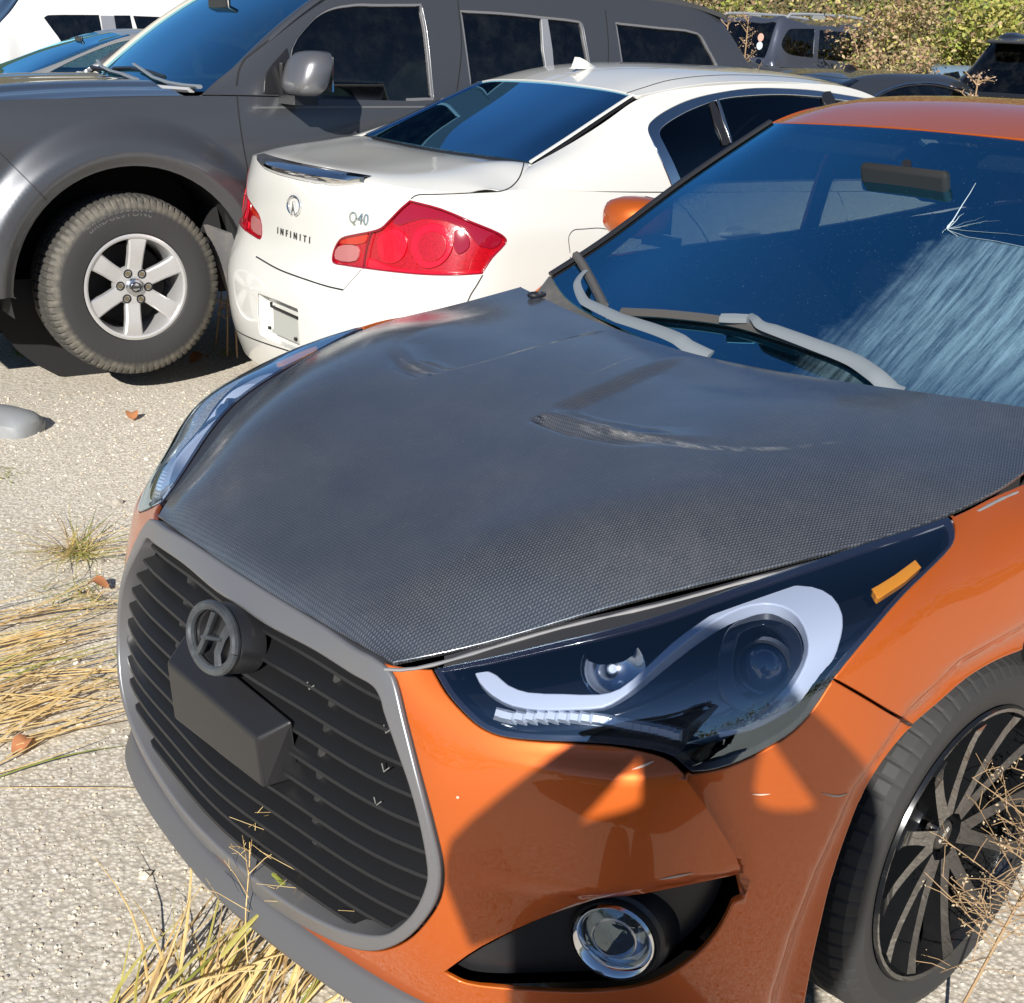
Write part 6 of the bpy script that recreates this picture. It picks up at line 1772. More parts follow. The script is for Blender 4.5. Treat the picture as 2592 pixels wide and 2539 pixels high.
# cabin
cab = MB()
cab.add([(-.45, -.78, .55), (-.45, .78, .55), (-.36, .76, 1.16), (-.36, -.76, 1.16), (-3.65, -.78, .55), (-3.65, .78, .55), (-3.65, .76, 1.15), (-3.65, -.76, 1.15)], [(0, 1, 2, 3), (0, 4, 5, 1), (4, 7, 6, 5)])
for sg in (1, -1): cab.add([(-.45, sg * .835, .55), (-3.65, sg * .835, .55), (-3.65, sg * .835, 1.14), (-.40, sg * .835, 1.14)], [(0, 1, 2, 3)])
cab.build('cabin_lining', M_SEAT, SUV, sm=False)
MB().box((-.62, 0, 1.13), (.20, .76, .04)).build('dashboard', pbsdf('dash_tan', (.12, .11, .09), .8), SUV)
for y in (.37, -.37):
    seat(SUV, -1.25, y, 'seat', pbsdf('suv_seat', (.11, .115, .10), .9), .58, .60); seat(SUV, -2.15, y, 'seat', MATS['suv_seat'], .58, .55)
stw = empty('steering_wheel', SUV); MB().tube([(-.92 + .09 * math.sin(a), .37 + .18 * math.cos(a), 1.13 + .16 * math.sin(a)) for a in np.linspace(0, 2 * math.pi, 29)], .016, 8, caps=False).build('wheel_rim', pbsdf('tan_leather', (.28, .24, .17), .6), stw)
MB().box((-.90, .37, 1.12), (.03, .16, .025)).build('wheel_hub', MATS['tan_leather'], stw)
bevel_mod(MB().box((-.80, 0, 1.56), (.012, .12, .035)).build('rear_view_mirror', M_BLK, SUV), .012)
for y in (.33, -.33): bevel_mod(MB().box((-1.06, y, 1.62), (.08, .20, .012), np.array(Matrix.Rotation(math.radians(25), 3, 'Y'))).build('sun_visor', pbsdf('visor_pale', (.62, .62, .50), .8), SUV), .008)
# grab handle and papers seen through the screen
MB().tube([(-.66, -.70, 1.36), (-.72, -.66, 1.40), (-.82, -.64, 1.48), (-.86, -.64, 1.50)], .022, 8).build('grab_handle', MATS['visor_pale'], SUV)
MB().box((-.42, .46, 1.205), (.002, .035, .006)).build('vin_sticker', pbsdf('paper_white', (.75, .75, .75), .7), SUV)
# ================================================================== ground and bank
def ground_h(x, y):
    x = np.asarray(x, float); y = np.asarray(y, float)
    r = np.hypot(x - CAM_POS[0], y - CAM_POS[1])
    back = sstep(-(x * .67 + y * .745), -2.0, 3.0)                      # away from the photographer
    h = .13 * sstep(r, 9.0, 17.5) * back
    along = -(x * .92 + y * .39)                                         # the bank lies behind the rows, nearer on the right
    h = h + back * (.5 * sstep(along, 21.5, 23.5) + 7.0 * sstep(along, 22.6, 31.0))
    return h + .012 * np.sin(x * 2.1 + .7) * np.cos(y * 1.7) * sstep(r, 1.5, 4.0) * (1 - sstep(r, 4.0, 9.0))


def mat_ground():
    mt, t, out = nodes('gravel_ground'); q = NT(t); b = q.n('BsdfPrincipled'); co = q.coords('Object')
    big = q.ramp(q.noise(co, .9, 6, .65), (.35, 0.0), (.7, 1.0)); mid = q.noise(co, 14, 5, .7); fin = q.noise(co, 130, 3, .75)
    v = q.n('TexVoronoi'); v.inputs['Scale'].default_value = 95; q.l(co, v.inputs['Vector'])
    v2 = q.n('TexVoronoi'); v2.inputs['Scale'].default_value = 38; q.l(co, v2.inputs['Vector'])
    c = q.mix(big, (.74, .655, .51), (.64, .55, .41))
    c = q.mix(q.ramp(mid, (.38, 0.0), (.68, 1.0)), c, (.78, .71, .58))
    st = q.mix(v.outputs['Color'], (.56, .49, .37), (.90, .83, .69)); hs = q.n('HueSaturation'); hs.inputs['Saturation'].default_value = .45; q.l(st, hs.inputs['Color'])
    c = q.mix(.50, c, hs.outputs[0])
    gap = q.ramp(v.outputs['Distance'], (.35, 0.0), (.62, 1.0)); c = q.mix(q.math('MULTIPLY', gap, .55), c, (.33, .28, .21))
    c = q.mix(q.math('MULTIPLY', q.ramp(fin, (.55, 0.0), (.75, 1.0)), .5), c, (.27, .23, .17))
    # a slightly greener, soil-rich patch structure
    g = q.ramp(q.noise(q.coords('Object'), .35, 5, .7), (.55, 0.0), (.75, 1.0)); c = q.mix(q.math('MULTIPLY', g, .35), c, (.36, .33, .18))
    sz_ = q.n('SeparateXYZ'); q.l(co, sz_.inputs[0]); soil = q.ramp(sz_.outputs[2], (.35, 0.0), (.75, 1.0)); c = q.mix(soil, c, (.10, .085, .045))   # bare soil on the bank
    q.l(c, b.inputs['Base Color']); b.inputs['Roughness'].default_value = .95; b.inputs['Specular IOR Level'].default_value = .2
    h = q.math('ADD', q.math('MULTIPLY', q.math('SUBTRACT', 1.0, v.outputs['Distance']), .5), q.math('MULTIPLY', q.math('SUBTRACT', 1.0, v2.outputs['Distance']), .7)); h = q.math('ADD', h, q.math('MULTIPLY', fin, .4))
    q.l(q.bump(h, .38, .008), b.inputs['Normal']); q.l(b.outputs[0], out.inputs[0]); return mt


gx_ = np.unique(np.concatenate([np.linspace(-120, -42, 14), np.linspace(-42, -10, 60), np.linspace(-10, 6, 90), np.linspace(6, 120, 24)]))
gy_ = np.unique(np.concatenate([np.linspace(-120, -46, 12), np.linspace(-46, -10, 46), np.linspace(-10, 5, 90), np.linspace(5, 120, 24)]))
GX, GY = np.meshgrid(gx_, gy_, indexing='ij'); GZ = ground_h(GX, GY); ny = len(gy_)
gr = mesh_obj('ground', np.stack([GX.ravel(), GY.ravel(), GZ.ravel()], 1), [(i * ny + j, (i + 1) * ny + j, (i + 1) * ny + j + 1, i * ny + j + 1) for i in range(len(gx_) - 1) for j in range(ny - 1)], mat_ground()); gr['kind'] = 'structure'
gr['label'] = 'pale crushed gravel ground of the yard'

ICO = None
bm = bmesh.new(); bmesh.ops.create_icosphere(bm, subdivisions=1, radius=1.0); ICO = (np.array([tuple(v.co) for v in bm.verts]), np.array([[v.index for v in f.verts] for f in bm.faces])); bm.free()


def scatter_mesh(name, mats, P, S, seeds, kind='stuff', sq=.65):
    """many small stones joined in one mesh, each with its own shape, turn and one of several tints"""
    n = len(P); V0, F0 = ICO; k = len(V0)
    a = RNG.uniform(0, 2 * math.pi, n); c, s_ = np.cos(a), np.sin(a)
    sc = S[:, None] * RNG.uniform(.6, 1.25, (n, 3)); sc[:, 2] *= sq
    J = 1 + RNG.uniform(-.28, .28, (n, k)); L = V0[None] * J[:, :, None] * sc[:, None, :]
    X = L[:, :, 0] * c[:, None] - L[:, :, 1] * s_[:, None]; Y = L[:, :, 0] * s_[:, None] + L[:, :, 1] * c[:, None]
    vs = np.stack([X, Y, L[:, :, 2]], 2) + P[:, None, :]
    fs = (F0[None] + (np.arange(n) * k)[:, None, None]).reshape(-1, 3)
    me = bpy.data.meshes.new(name); me.vertices.add(n * k); me.vertices.foreach_set('co', vs.reshape(-1)); me.loops.add(len(fs) * 3); me.loops.foreach_set('vertex_index', fs.reshape(-1).astype(np.int32))
    me.polygons.add(len(fs)); me.polygons.foreach_set('loop_start', np.arange(0, len(fs) * 3, 3, dtype=np.int32)); me.polygons.foreach_set('loop_total', np.full(len(fs), 3, np.int32))
    for m_ in mats: me.materials.append(m_)
    me.polygons.foreach_set('material_index', np.repeat(RNG.integers(0, len(mats), n), len(F0)).astype(np.int32)); me.polygons.foreach_set('use_smooth', np.zeros(len(fs), bool))
    me.update(); me.validate(); o = bpy.data.objects.new(name, me); COL.objects.link(o); o['kind'] = kind; return o


def in_cars(x, y):
    def box(fr, x0, x1, w): q = fr.l(np.stack([x, y, np.zeros_like(x)], 1)); return (q[:, 0] > x0) & (q[:, 0] < x1) & (np.abs(q[:, 1]) < w)
    return box(V, -3.2, .72, .66) | box(IF, -.9, 3.5, .7) | box(PF, -3.6, .8, .62)


MS = [pbsdf('stone_a', (.68, .61, .49), .9), pbsdf('stone_b', (.58, .51, .40), .9), pbsdf('stone_c', (.76, .70, .59), .9), pbsdf('stone_d', (.38, .345, .29), .9), pbsdf('stone_e', (.60, .51, .38), .9), pbsdf('stone_f', (.68, .63, .55), .9)]
n = 44000
r_ = .75 + 5.0 * RNG.random(n)**1.25; az = np.radians(RNG.uniform(-172, -84, n)); px_, py_ = CAM_POS[0] + r_ * np.cos(az), CAM_POS[1] + r_ * np.sin(az)
ok = ~in_cars(px_, py_); px_, py_, r_ = px_[ok], py_[ok], r_[ok]
sz = (.0012 + .0024 * RNG.random(len(px_))**2.5) * (1 + .20 * r_); big = RNG.random(len(px_)) < .006; sz[big] *= RNG.uniform(1.8, 3.6, big.sum())
scatter_mesh('gravel', MS, np.stack([px_, py_, ground_h(px_, py_) + sz * .15], 1), sz, 0)['label'] = 'loose crushed stones strewn over the yard'


def leaf_cloud(name, mats, P, size, tilt=1.0, wts=None, up=.35):
    """thousands of leaf-sized faces"""
    n = len(P); nrm = RNG.normal(size=(n, 3)); nrm[:, 2] = np.abs(nrm[:, 2]) * tilt + up; nrm /= np.linalg.norm(nrm, axis=1, keepdims=True)
    a = np.cross(nrm, RNG.normal(size=(n, 3))); a /= np.linalg.norm(a, axis=1, keepdims=True); b = np.cross(nrm, a)
    s = (size * RNG.uniform(.55, 1.4, n))[:, None]
    q = np.stack([P - a * s, P - b * s * .55 + nrm * s * .12, P + a * s, P + b * s * .55 + nrm * s * .12], 1).reshape(-1, 3)
    me = bpy.data.meshes.new(name); me.vertices.add(4 * n); me.vertices.foreach_set('co', q.reshape(-1)); me.loops.add(4 * n); me.loops.foreach_set('vertex_index', np.arange(4 * n, dtype=np.int32))
    me.polygons.add(n); me.polygons.foreach_set('loop_start', np.arange(0, 4 * n, 4, dtype=np.int32)); me.polygons.foreach_set('loop_total', np.full(n, 4, np.int32))
    for m_ in mats: me.materials.append(m_)
    mi = RNG.choice(len(mats), n, p=wts) if wts is not None else RNG.integers(0, len(mats), n); me.polygons.foreach_set('material_index', mi.astype(np.int32)); me.update()
    o = bpy.data.objects.new(name, me); COL.objects.link(o); return o


# ================================================================== grasses and weeds
def blade_mat(name, a, b_):
    mt, t, out = nodes(name); q = NT(t); b = q.n('BsdfPrincipled'); co = q.coords('Object')
    q.l(q.mix(q.ramp(q.noise(co, 30, 3, .6), (.35, 0.0), (.65, 1.0)), a, b_), b.inputs['Base Color']); b.inputs['Roughness'].default_value = .65
    tr = q.n('BsdfTranslucent'); tr.inputs[0].default_value = (*b_, 1); mx = q.n('MixShader'); mx.inputs[0].default_value = .25; q.l(b.outputs[0], mx.inputs[1]); q.l(tr.outputs[0], mx.inputs[2]); q.l(mx.outputs[0], out.inputs[0]); return mt


G_STRAW = blade_mat('straw', (.74, .50, .19), (.84, .66, .34)); G_GREEN = blade_mat('grass_green', (.22, .27, .04), (.34, .36, .08)); G_TAN = blade_mat('tan_stalk', (.42, .27, .12), (.52, .38, .20)); G_YEL = blade_mat('grass_yellow', (.46, .40, .09), (.55, .50, .16))


def blades(name, mats, specs, parent=None):
    """specs: (root, direction angle, length, rise, width, droop, twist, material index)"""
    vs, fs, mi = [], [], []
    for root, an, ln, rise, wd, droop, bend, m_ in specs:
        k = 7; base = len(vs); d = np.array([math.cos(an), math.sin(an)]); s_ = np.array([-d[1], d[0]])
        for i in range(k):
            t_ = i / (k - 1); off = d * ln * t_ + s_ * bend * ln * t_ * t_
            z = rise * ln * (t_ - droop * t_ * t_)
            w = wd * (1 - t_**1.6) * (.55 + .45 * min(1, t_ * 4)); c = np.array([root[0] + off[0], root[1] + off[1], max(root[2] + z, ground_h(root[0], root[1]) + .004 + .004 * random.random())])
            q_ = np.array([s_[0] * w, s_[1] * w, w * .35]); vs += [c - q_, c + np.array([0, 0, w * .25]), c + q_ * np.array([1, 1, -.2])]
        for i in range(k - 1):
            a = base + i * 3; fs += [(a, a + 1, a + 4, a + 3), (a + 1, a + 2, a + 5, a + 4)]; mi += [m_, m_]
    o = mesh_obj(name, vs, fs, mats, parent); o.data.polygons.foreach_set('material_index', np.array(mi, np.int32)); return o


def gp(px, py, z=0.0): return V.at(px, py, 'z', z)


def tuft(name, label, px, py, n, ln, mats_w, spread=(0, 2 * math.pi), rise=(.1, .8), wd=(.0012, .003), group=None, droop=(.3, .9), cat='grass', jit=.03):
    c = gp(px, py); sp = []
    for _ in range(n):
        sp.append(((c[0] + random.gauss(0, jit), c[1] + random.gauss(0, jit), .0), random.uniform(*spread), random.uniform(*ln), random.uniform(*rise), random.uniform(*wd), random.uniform(*droop), random.gauss(0, .18), random.choices(range(4), mats_w)[0]))
    return tag(blades(name, [G_STRAW, G_GREEN, G_TAN, G_YEL], sp), label, cat, group)


def ang(a, b):
    p, q_ = gp(*a), gp(*b); return math.atan2(q_[1] - p[1], q_[0] - p[0])


GRP = 'dry grass tufts on the gravel'
tuft('grass_tuft', 'spreading brown and green grass tuft on gravel, topmost of the tufts left of the grille', 195, 1395, 110, (.08, .34), (4, 3, 3, 2), rise=(.02, .45), group=GRP)
tuft('grass_tuft', 'small weedy tuft just below the spreading grass tuft, left of the grille', 215, 1510, 45, (.04, .16), (2, 4, 2, 2), rise=(.1, .6), group=GRP, jit=.05)
# long flattened straw lying towards the car
a_ = ang((0, 1760), (300, 1690))
for k_, (px, py, n_, lb) in enumerate(((-60, 1660, 34, 'flattened golden straw lying level with the emblem at the picture edge'), (-80, 1790, 58, 'thick mat of flattened straw pointing at the lower grille edge'), (-60, 1900, 26, 'thin flattened straw beside the grey front lip'), (-90, 1580, 16, 'sparse pale straw between the upper grass tuft and the straw mat'))):
    c = gp(px, py); sp = []
    for _ in range(n_):
        sp.append(((c[0] + random.gauss(0, .06), c[1] + random.gauss(0, .10), .006 + .02 * random.random()), a_ + random.gauss(0, .30), random.uniform(.15, .60), random.uniform(.0, .14), random.uniform(.0016, .0042), random.uniform(.6, 1.1), random.gauss(0, .14), random.choices(range(4), (9, .5, 3, .7))[0]))
    tag(blades('straw_clump', [G_STRAW, G_GREEN, G_TAN, G_YEL], sp), lb, 'straw', 'flattened straw beside the orange car')
# bent green blades by the frame
c = gp(330, 1745)
o_ = blades('grass_sprig', [G_STRAW, G_GREEN, G_TAN, G_YEL], [((c[0], c[1], 0), ang((330, 1745), (250, 1660)), .12, .8, .004, .3, 0, 1), ((c[0] - .02, c[1] - .05, .03), ang((250, 1660), (330, 1745)), .14, .3, .004, .6, .1, 1), ((c[0], c[1] - .04, 0), ang((330, 1745), (200, 1735)), .13, .2, .003, .4, 0, 1)])
tag(o_, 'bent green grass blades at the left edge of the grille', 'grass')
# tall clump growing at the front lip, below the grille
def clump(name, label, roots, n, group=None):
    sp = []
    for _ in range(n):
        r0 = random.choice(roots); c = gp(*r0[:2]); an = ang(r0[:2], r0[2:4]) + random.gauss(0, .30)
        sp.append(((c[0] + random.gauss(0, .02), c[1] + random.gauss(0, .02), 0), an, random.uniform(.12, .42), random.uniform(.25, .95), random.uniform(.0014, .0048), random.uniform(.25, .75), random.gauss(0, .25), random.choices(range(4), (7, 1.2, 3, 1.5))[0]))
    return tag(blades(name, [G_STRAW, G_GREEN, G_TAN, G_YEL], sp), label, 'grass', group)


clump('grass_clump', 'green and straw grass clump growing at the grey front lip', [(560, 2560, 760, 2200), (640, 2590, 900, 2300), (500, 2600, 600, 2300), (760, 2560, 1000, 2330)], 52)
clump('grass_clump', 'long striped grass blades at the bottom picture edge before the lip', [(230, 2600, 520, 2330), (330, 2640, 640, 2300), (420, 2620, 700, 2380)], 30)
# two broad folded blades in front of the frame
c = V.at(560, 2420, 'z', .10); e = V.at(690, 2210, 'z', .24)
o_ = blades('grass_leaf', [G_STRAW, G_GREEN, G_TAN, G_YEL], [(tuple(c), math.atan2(e[1] - c[1], e[0] - c[0]), np.linalg.norm((e - c)[:2]) * 1.0, 1.25, .009, .25, .0, 3), (tuple(e), ang((690, 2210), (840, 2300)), .16, -.35, .006, .2, .1, 1)])
tag(o_, 'broad folded yellow-green leaf standing before the lower grille frame', 'grass')


def seed_head(name, label, px, py, z0, h, n, group, spread=.30, rad=.0009, mt=None, tip=.05, lean=(0, 0)):
    """a stalk with fine side twigs"""
    c = gp(px, py); m_ = MB(); top = np.array([c[0] + lean[0], c[1] + lean[1], h]); b0 = np.array([c[0], c[1], z0])
    m_.tube([b0 + (top - b0) * t_ + np.array([.01 * math.sin(t_ * 5), .01 * math.cos(t_ * 4), 0]) for t_ in np.linspace(0, 1, 8)], np.linspace(rad * 1.8, rad, 8), 4)
    for i in range(n):
        t_ = random.uniform(.35, 1.0); p = b0 + (top - b0) * t_; a = random.uniform(0, 6.28); l_ = random.uniform(.3, 1.0) * spread * (1.25 - t_)
        q_ = p + np.array([math.cos(a) * l_, math.sin(a) * l_, l_ * random.uniform(.3, 1.1)]); mid = (p + q_) / 2 + np.array([0, 0, l_ * .1]); m_.tube([p, mid, q_], [rad * .9, rad * .7, rad * .5], 3, caps=False)
        for _ in range(tip if isinstance(tip, int) else 2):
            w_ = p + (q_ - p) * random.uniform(.4, 1); e_ = w_ + np.array([random.gauss(0, .3), random.gauss(0, .3), random.uniform(.1, .5)]) * l_ * .45; m_.tube([w_, e_], [rad * .6, rad * .4], 3, caps=False)
    return tag(m_.build(name, mt or G_STRAW, None), label, 'weed', group)


seed_head('seed_stalk', 'wispy seed stalk rising before the right part of the lower grille', 790, 2470, 0, .42, 16, 'seed stalks at the bumper', .22)
seed_head('seed_stalk', 'short bushy seed stalk at the lower right grille corner', 860, 2530, 0, .34, 26, 'seed stalks at the bumper', .20)
seed_head('seed_stalk', 'thin seed stalk in front of the grey lip, leftmost of the stalks', 640, 2520, 0, .30, 10, 'seed stalks at the bumper', .16)
M_BROWN = pbsdf('dry_brown', (.36, .24, .13), .8); M_DRY = pbsdf('dry_pink', (.42, .30, .22), .8)
# weed in front of the near wheel
def bushy(name, label, root, h, n, mt, spread, lean=(0, 0), rad=.0016, group=None, leaf=None, sub=4):
    m_ = MB(); b0 = np.array(root, float); top = b0 + np.array([lean[0], lean[1], h])
    m_.tube([b0 + (top - b0) * t_ for t_ in np.linspace(0, 1, 9)], np.linspace(rad * 2.4, rad, 9), 5); lf = []
    for i in range(n):
        t_ = random.uniform(.30, 1.0); p = b0 + (top - b0) * t_; a = random.uniform(0, 6.28); l_ = spread * random.uniform(.35, 1.0) * (1.15 - .6 * t_)
        d = np.array([math.cos(a), math.sin(a), random.uniform(.2, 1.0)]); q_ = p + d * l_; m_.tube([p, p + d * l_ * .5 + np.array([0, 0, .02 * l_]), q_], [rad, rad * .7, rad * .5], 3, caps=False)
        for _ in range(sub):
            w_ = p + d * l_ * random.uniform(.3, 1); e_ = w_ + np.array([random.gauss(0, 1), random.gauss(0, 1), random.gauss(.5, .7)]) * l_ * .22; m_.tube([w_, (w_ + e_) / 2 + np.array([0, 0, .004]), e_], [rad * .6, rad * .5, rad * .5], 3, caps=False)
            lf.append(e_)
    o = m_.build(name, mt, None); tag(o, label, 'weed', group)
    if len(lf):
        L = np.repeat(np.array(lf), 3, 0); L = L + RNG.normal(size=L.shape) * rad * 3; k_ = leaf_cloud('seed_cluster', [leaf or mt], L, rad * 1.9); k_['kind'] = 'stuff'; k_.parent = o
    return o


wb = gp(2335, 2560)
bushy('dry_weed', 'dry twiggy weed standing in front of the near black wheel', (wb[0] + .03, wb[1] + .06, 0), .52, 60, M_BROWN, .20, (-.16, .08), .0014, None, pbsdf('seed_tan', (.50, .40, .26), .9), 6)
# weeds between the grey off-roader's wheel and the white sedan
for px, py, h, ln_, lb in ((600, 905, .80, (.02, .03), 'tall dry weed between the off-road tyre and the white bumper'), (575, 900, .52, (-.03, .0), 'short dry weed beside the white bumper, behind the off-road tyre'), (545, 880, .58, (-.1, .0), 'dry weed against the mud flap of the grey off-road vehicle')):
    c = V.at(px, py, 'z', .02); bushy('dry_weed', lb, tuple(c), h, 26, M_BROWN, .12, ln_, .0022, 'dry weeds by the white bumper', M_DRY, 5)
tuft('grass_tuft', 'small bright green grass tuft left of the off-road tyre', 55, 902, 40, (.03, .10), (0, 8, 0, 2), rise=(.4, 1.2), wd=(.002, .004))
tuft('grass_tuft', 'tiny green sprig at the foot of the white bumper', 575, 898, 24, (.02, .08), (1, 6, 0, 2), rise=(.4, 1.1), wd=(.002, .004))
tuft('grass_tuft', 'tiny green sprig at the picture edge above the spreading tuft', 8, 1205, 20, (.02, .05), (0, 6, 0, 1), rise=(.4, 1.0), wd=(.002, .004))


def dead_leaf(label, px, py, size, rot):
    c = gp(px, py); vs, fs = [], []; n = 7
    for i in range(n):
        t_ = i / (n - 1); w = math.sin(math.pi * t_)**.7 * size * .32; z = .006 + .012 * math.sin(t_ * 5) + .01 * t_
        for s_ in (-1, 0, 1):
            x, y = (t_ - .5) * size, s_ * w; vs.append((c[0] + x * math.cos(rot) - y * math.sin(rot), c[1] + x * math.sin(rot) + y * math.cos(rot), z + abs(s_) * w * .45 + .002))
    for i in range(n - 1):
        a = i * 3; fs += [(a, a + 1, a + 4, a + 3), (a + 1, a + 2, a + 5, a + 4)]
    o = mesh_obj('fallen_leaf', vs, fs, pbsdf('leaf_rust', (.42, .17, .07), .7)); tag(o, label, 'leaf', 'fallen leaves on the gravel'); return o


dead_leaf('rust-coloured fallen leaf on the gravel between the off-road tyre and white bumper', 505, 915, .13, .4)
dead_leaf('rust-coloured fallen leaf alone on the open gravel left of the hood', 335, 1060, .08, 1.2)
dead_leaf('fallen leaf beside the grey plastic part at the picture edge', 80, 1078, .08, .2)
dead_leaf('curled brown fallen leaf lying near the straw mat', 60, 1900, .07, .5)
dead_leaf('reddish fallen leaf under the spreading grass tuft', 250, 1490, .07, 2.2)

# moulded grey plastic part lying at the picture edge
c = gp(18, 1100); Q_ = np.array(Matrix.Rotation(math.radians(28), 3, 'Z'))
pp = thing('plastic_part', 'grey moulded plastic car part lying on the gravel at the picture edge', 'car part')
vs, fs = [], []
for i, (x, w, h) in enumerate(((-.34, .10, .06), (-.25, .13, .085), (-.05, .135, .09), (.06, .12, .085), (.115, .095, .07), (.135, .06, .05))):
    for y, z in ((-1, 0), (-1.0, .35), (-.96, .5), (-.86, .52), (-.8, .75), (-.4, .95), (0, 1), (.5, .9), (.95, .6), (1, 0)):
        p = Q_ @ np.array([y * w * .9, x * 1.0, 0]); vs.append((c[0] + p[0] - .02, c[1] + p[1] - .05, z * h + .004))
k = 10
fs = [(i * k + j, i * k + j + 1, (i + 1) * k + j + 1, (i + 1) * k + j) for i in range(5) for j in range(k - 1)] + [tuple(5 * k + j for j in range(k))]
sharp(mesh_obj('shell', vs, fs, pbsdf('part_grey', (.25, .27, .29), .45, dirt=.3), pp), 40)

# ================================================================== vegetation on the bank
LF = [blade_mat('leaf_lime', (.26, .32, .05), (.38, .40, .09)), blade_mat('leaf_yellow', (.50, .44, .10), (.58, .52, .18)), blade_mat('leaf_olive', (.16, .19, .05), (.24, .24, .08)), blade_mat('leaf_tan', (.46, .34, .17), (.54, .43, .26)), blade_mat('leaf_rust', (.34, .19, .11), (.40, .26, .17)), blade_mat('leaf_dark', (.07, .10, .03), (.11, .13, .04))]


def world_at(px, py, depth):
    d = CAM_R.T @ np.array([(px - PW / 2) / F_PX, (py - PH / 2) / F_PX, 1.0]); return CAM_POS + d * depth


# ground cover over the whole bank
n = 170000; az = np.radians(RNG.uniform(-168, -120, n)); r_ = RNG.uniform(19, 33, n); x, y = CAM_POS[0] + r_ * np.cos(az), CAM_POS[1] + r_ * np.sin(az); z = ground_h(x, y); k = z > .55
cov = leaf_cloud('bank_undergrowth', LF, np.stack([x[k], y[k], z[k] + RNG.uniform(0, .7, k.sum())**1.5], 1), .050, .8, [.16, .14, .20, .28, .14, .08]); cov['kind'] = 'stuff'; cov['label'] = 'dry autumn undergrowth covering the bank'


def shrub(label, px, py, depth, rad, hgt, wts, nl, size=.06, name='shrub', stems=7, mt=None):
    c = world_at(px, py, depth); c[2] = ground_h(c[0], c[1]); t_ = thing(name, label, 'shrub', 'shrubs and weeds on the bank', loc=tuple(c))
    m_ = MB(); ends = []
    for i in range(stems):
        a = random.uniform(0, 6.28); l_ = random.uniform(.2, .8) * rad; e = np.array([math.cos(a) * l_, math.sin(a) * l_, hgt * random.uniform(.55, .95)]); m_.tube([(0, 0, 0), (e[0] * .3, e[1] * .3, e[2] * .5), e], [.022, .014, .006], 4); ends.append(e)
    m_.build('stem', M_BROWN, t_)
    cl = []
    for i in range(max(6, nl // 130)):       # leaf clumps of uneven size
        e = random.choice(ends); u = RNG.normal(size=3); u /= np.linalg.norm(u); cc = e * random.uniform(.45, 1.05) + u * rad * random.uniform(.1, .55); cl.append((cc, rad * random.uniform(.12, .30)))
    P = []
    for _ in range(nl):
        cc, rr = random.choice(cl); P.append(cc + RNG.normal(size=3) * rr * .6)
    P = np.array(P); P[:, 2] = np.abs(P[:, 2])
    o = leaf_cloud('crown', LF, P, size, 1.0, wts); o.parent = t_
    return t_


LIME = [.40, .30, .14, .08, .02, .06]; TAN = [.05, .13, .12, .46, .18, .06]; RUST = [.03, .06, .12, .34, .38, .07]; OLV = [.22, .12, .34, .14, .06, .12]
for lb, px, py, dp, rd, hg, w_, nl, sz_ in (
        ('yellow-green leafy vine mass above the black rear window', 2450, 130, 19.5, 1.3, 2.0, LIME, 2600, .085),
        ('lime green broad-leaved shrub at the top edge right of the dark stem', 2490, 20, 22, 1.2, 1.8, [.60, .14, .16, .04, 0, .06], 1600, .09),
        ('yellowing shrub between the vine mass and the picture corner', 2580, 90, 20, 1.2, 2.0, LIME, 1600, .08),
        ('tall tan feathery weed in the middle of the bank', 2320, 120, 18.5, 1.0, 2.3, TAN, 2600, .055),
        ('reddish brown weed right behind the blue-grey off-roader', 2240, 130, 17.5, .8, 1.7, RUST, 2000, .05),
        ('tan weed hiding the nose of the blue-grey off-roader', 2225, 160, 15.0, .55, 1.25, TAN, 1900, .045),
        ('olive bush above the silver roof rail of the blue-grey off-roader', 1900, 20, 22, 1.3, 1.6, OLV, 1700, .07),
        ('green and tan bush above the rear of the grey off-roader', 1800, 30, 22, 1.1, 1.5, OLV, 1500, .07),
        ('tan bush over the middle of the silver roof rail', 2010, 20, 22.5, 1.2, 1.5, TAN, 1500, .065),
        ('brownish bush with dark gaps above the front of the silver rail', 2120, 30, 22, 1.1, 1.8, RUST, 1500, .06),
        ('low tan weed beside the charcoal car roof', 2290, 185, 13.0, .45, 1.15, TAN, 1300, .035),
        ('olive and tan weed before the pale blue door', 2400, 190, 12.5, .5, 1.2, OLV, 1400, .035)):
    shrub(lb, px, py, dp, rd, hg * 1.15, w_, int(nl * 2.4), sz_ * .62)
tr_ = world_at(2392, 60, 20.5); tr_[2] = ground_h(tr_[0], tr_[1])
sap = thing('sapling', 'thin dark upright sapling stem on the bank', 'tree', loc=tuple(tr_))
MB().tube([(0, 0, 0), (.03, .02, .9), (-.02, .0, 1.8), (.05, .03, 2.9)], [.07, .055, .045, .02], 6).build('trunk', pbsdf('bark_dark', (.07, .055, .04), .9), sap)
leaf_cloud('crown', LF, np.array([(random.gauss(0, .45), random.gauss(0, .45), random.uniform(1.6, 3.2)) for _ in range(260)]), .07, 1.0, OLV).parent = sap
for px, py, dp, h, lb in ((1835, 150, 12.5, 1.75, 'tall dry weed in front of the blue-grey off-roader rear window'), (1885, 150, 12.8, 1.80, 'branching dry weed beside the round stickers'), (2470, 240, 8.5, 1.38, 'thin dry weed before the black car rear window'), (2540, 245, 8.2, 1.24, 'short reddish dry weed above the orange roof')):
    c = world_at(px, py, dp); bushy('dry_weed', lb, (c[0], c[1], float(ground_h(c[0], c[1]))), h - float(ground_h(c[0], c[1])), 34, M_BROWN, .26, (0, 0), .005, 'dry weeds among the rear cars', M_DRY, 4)
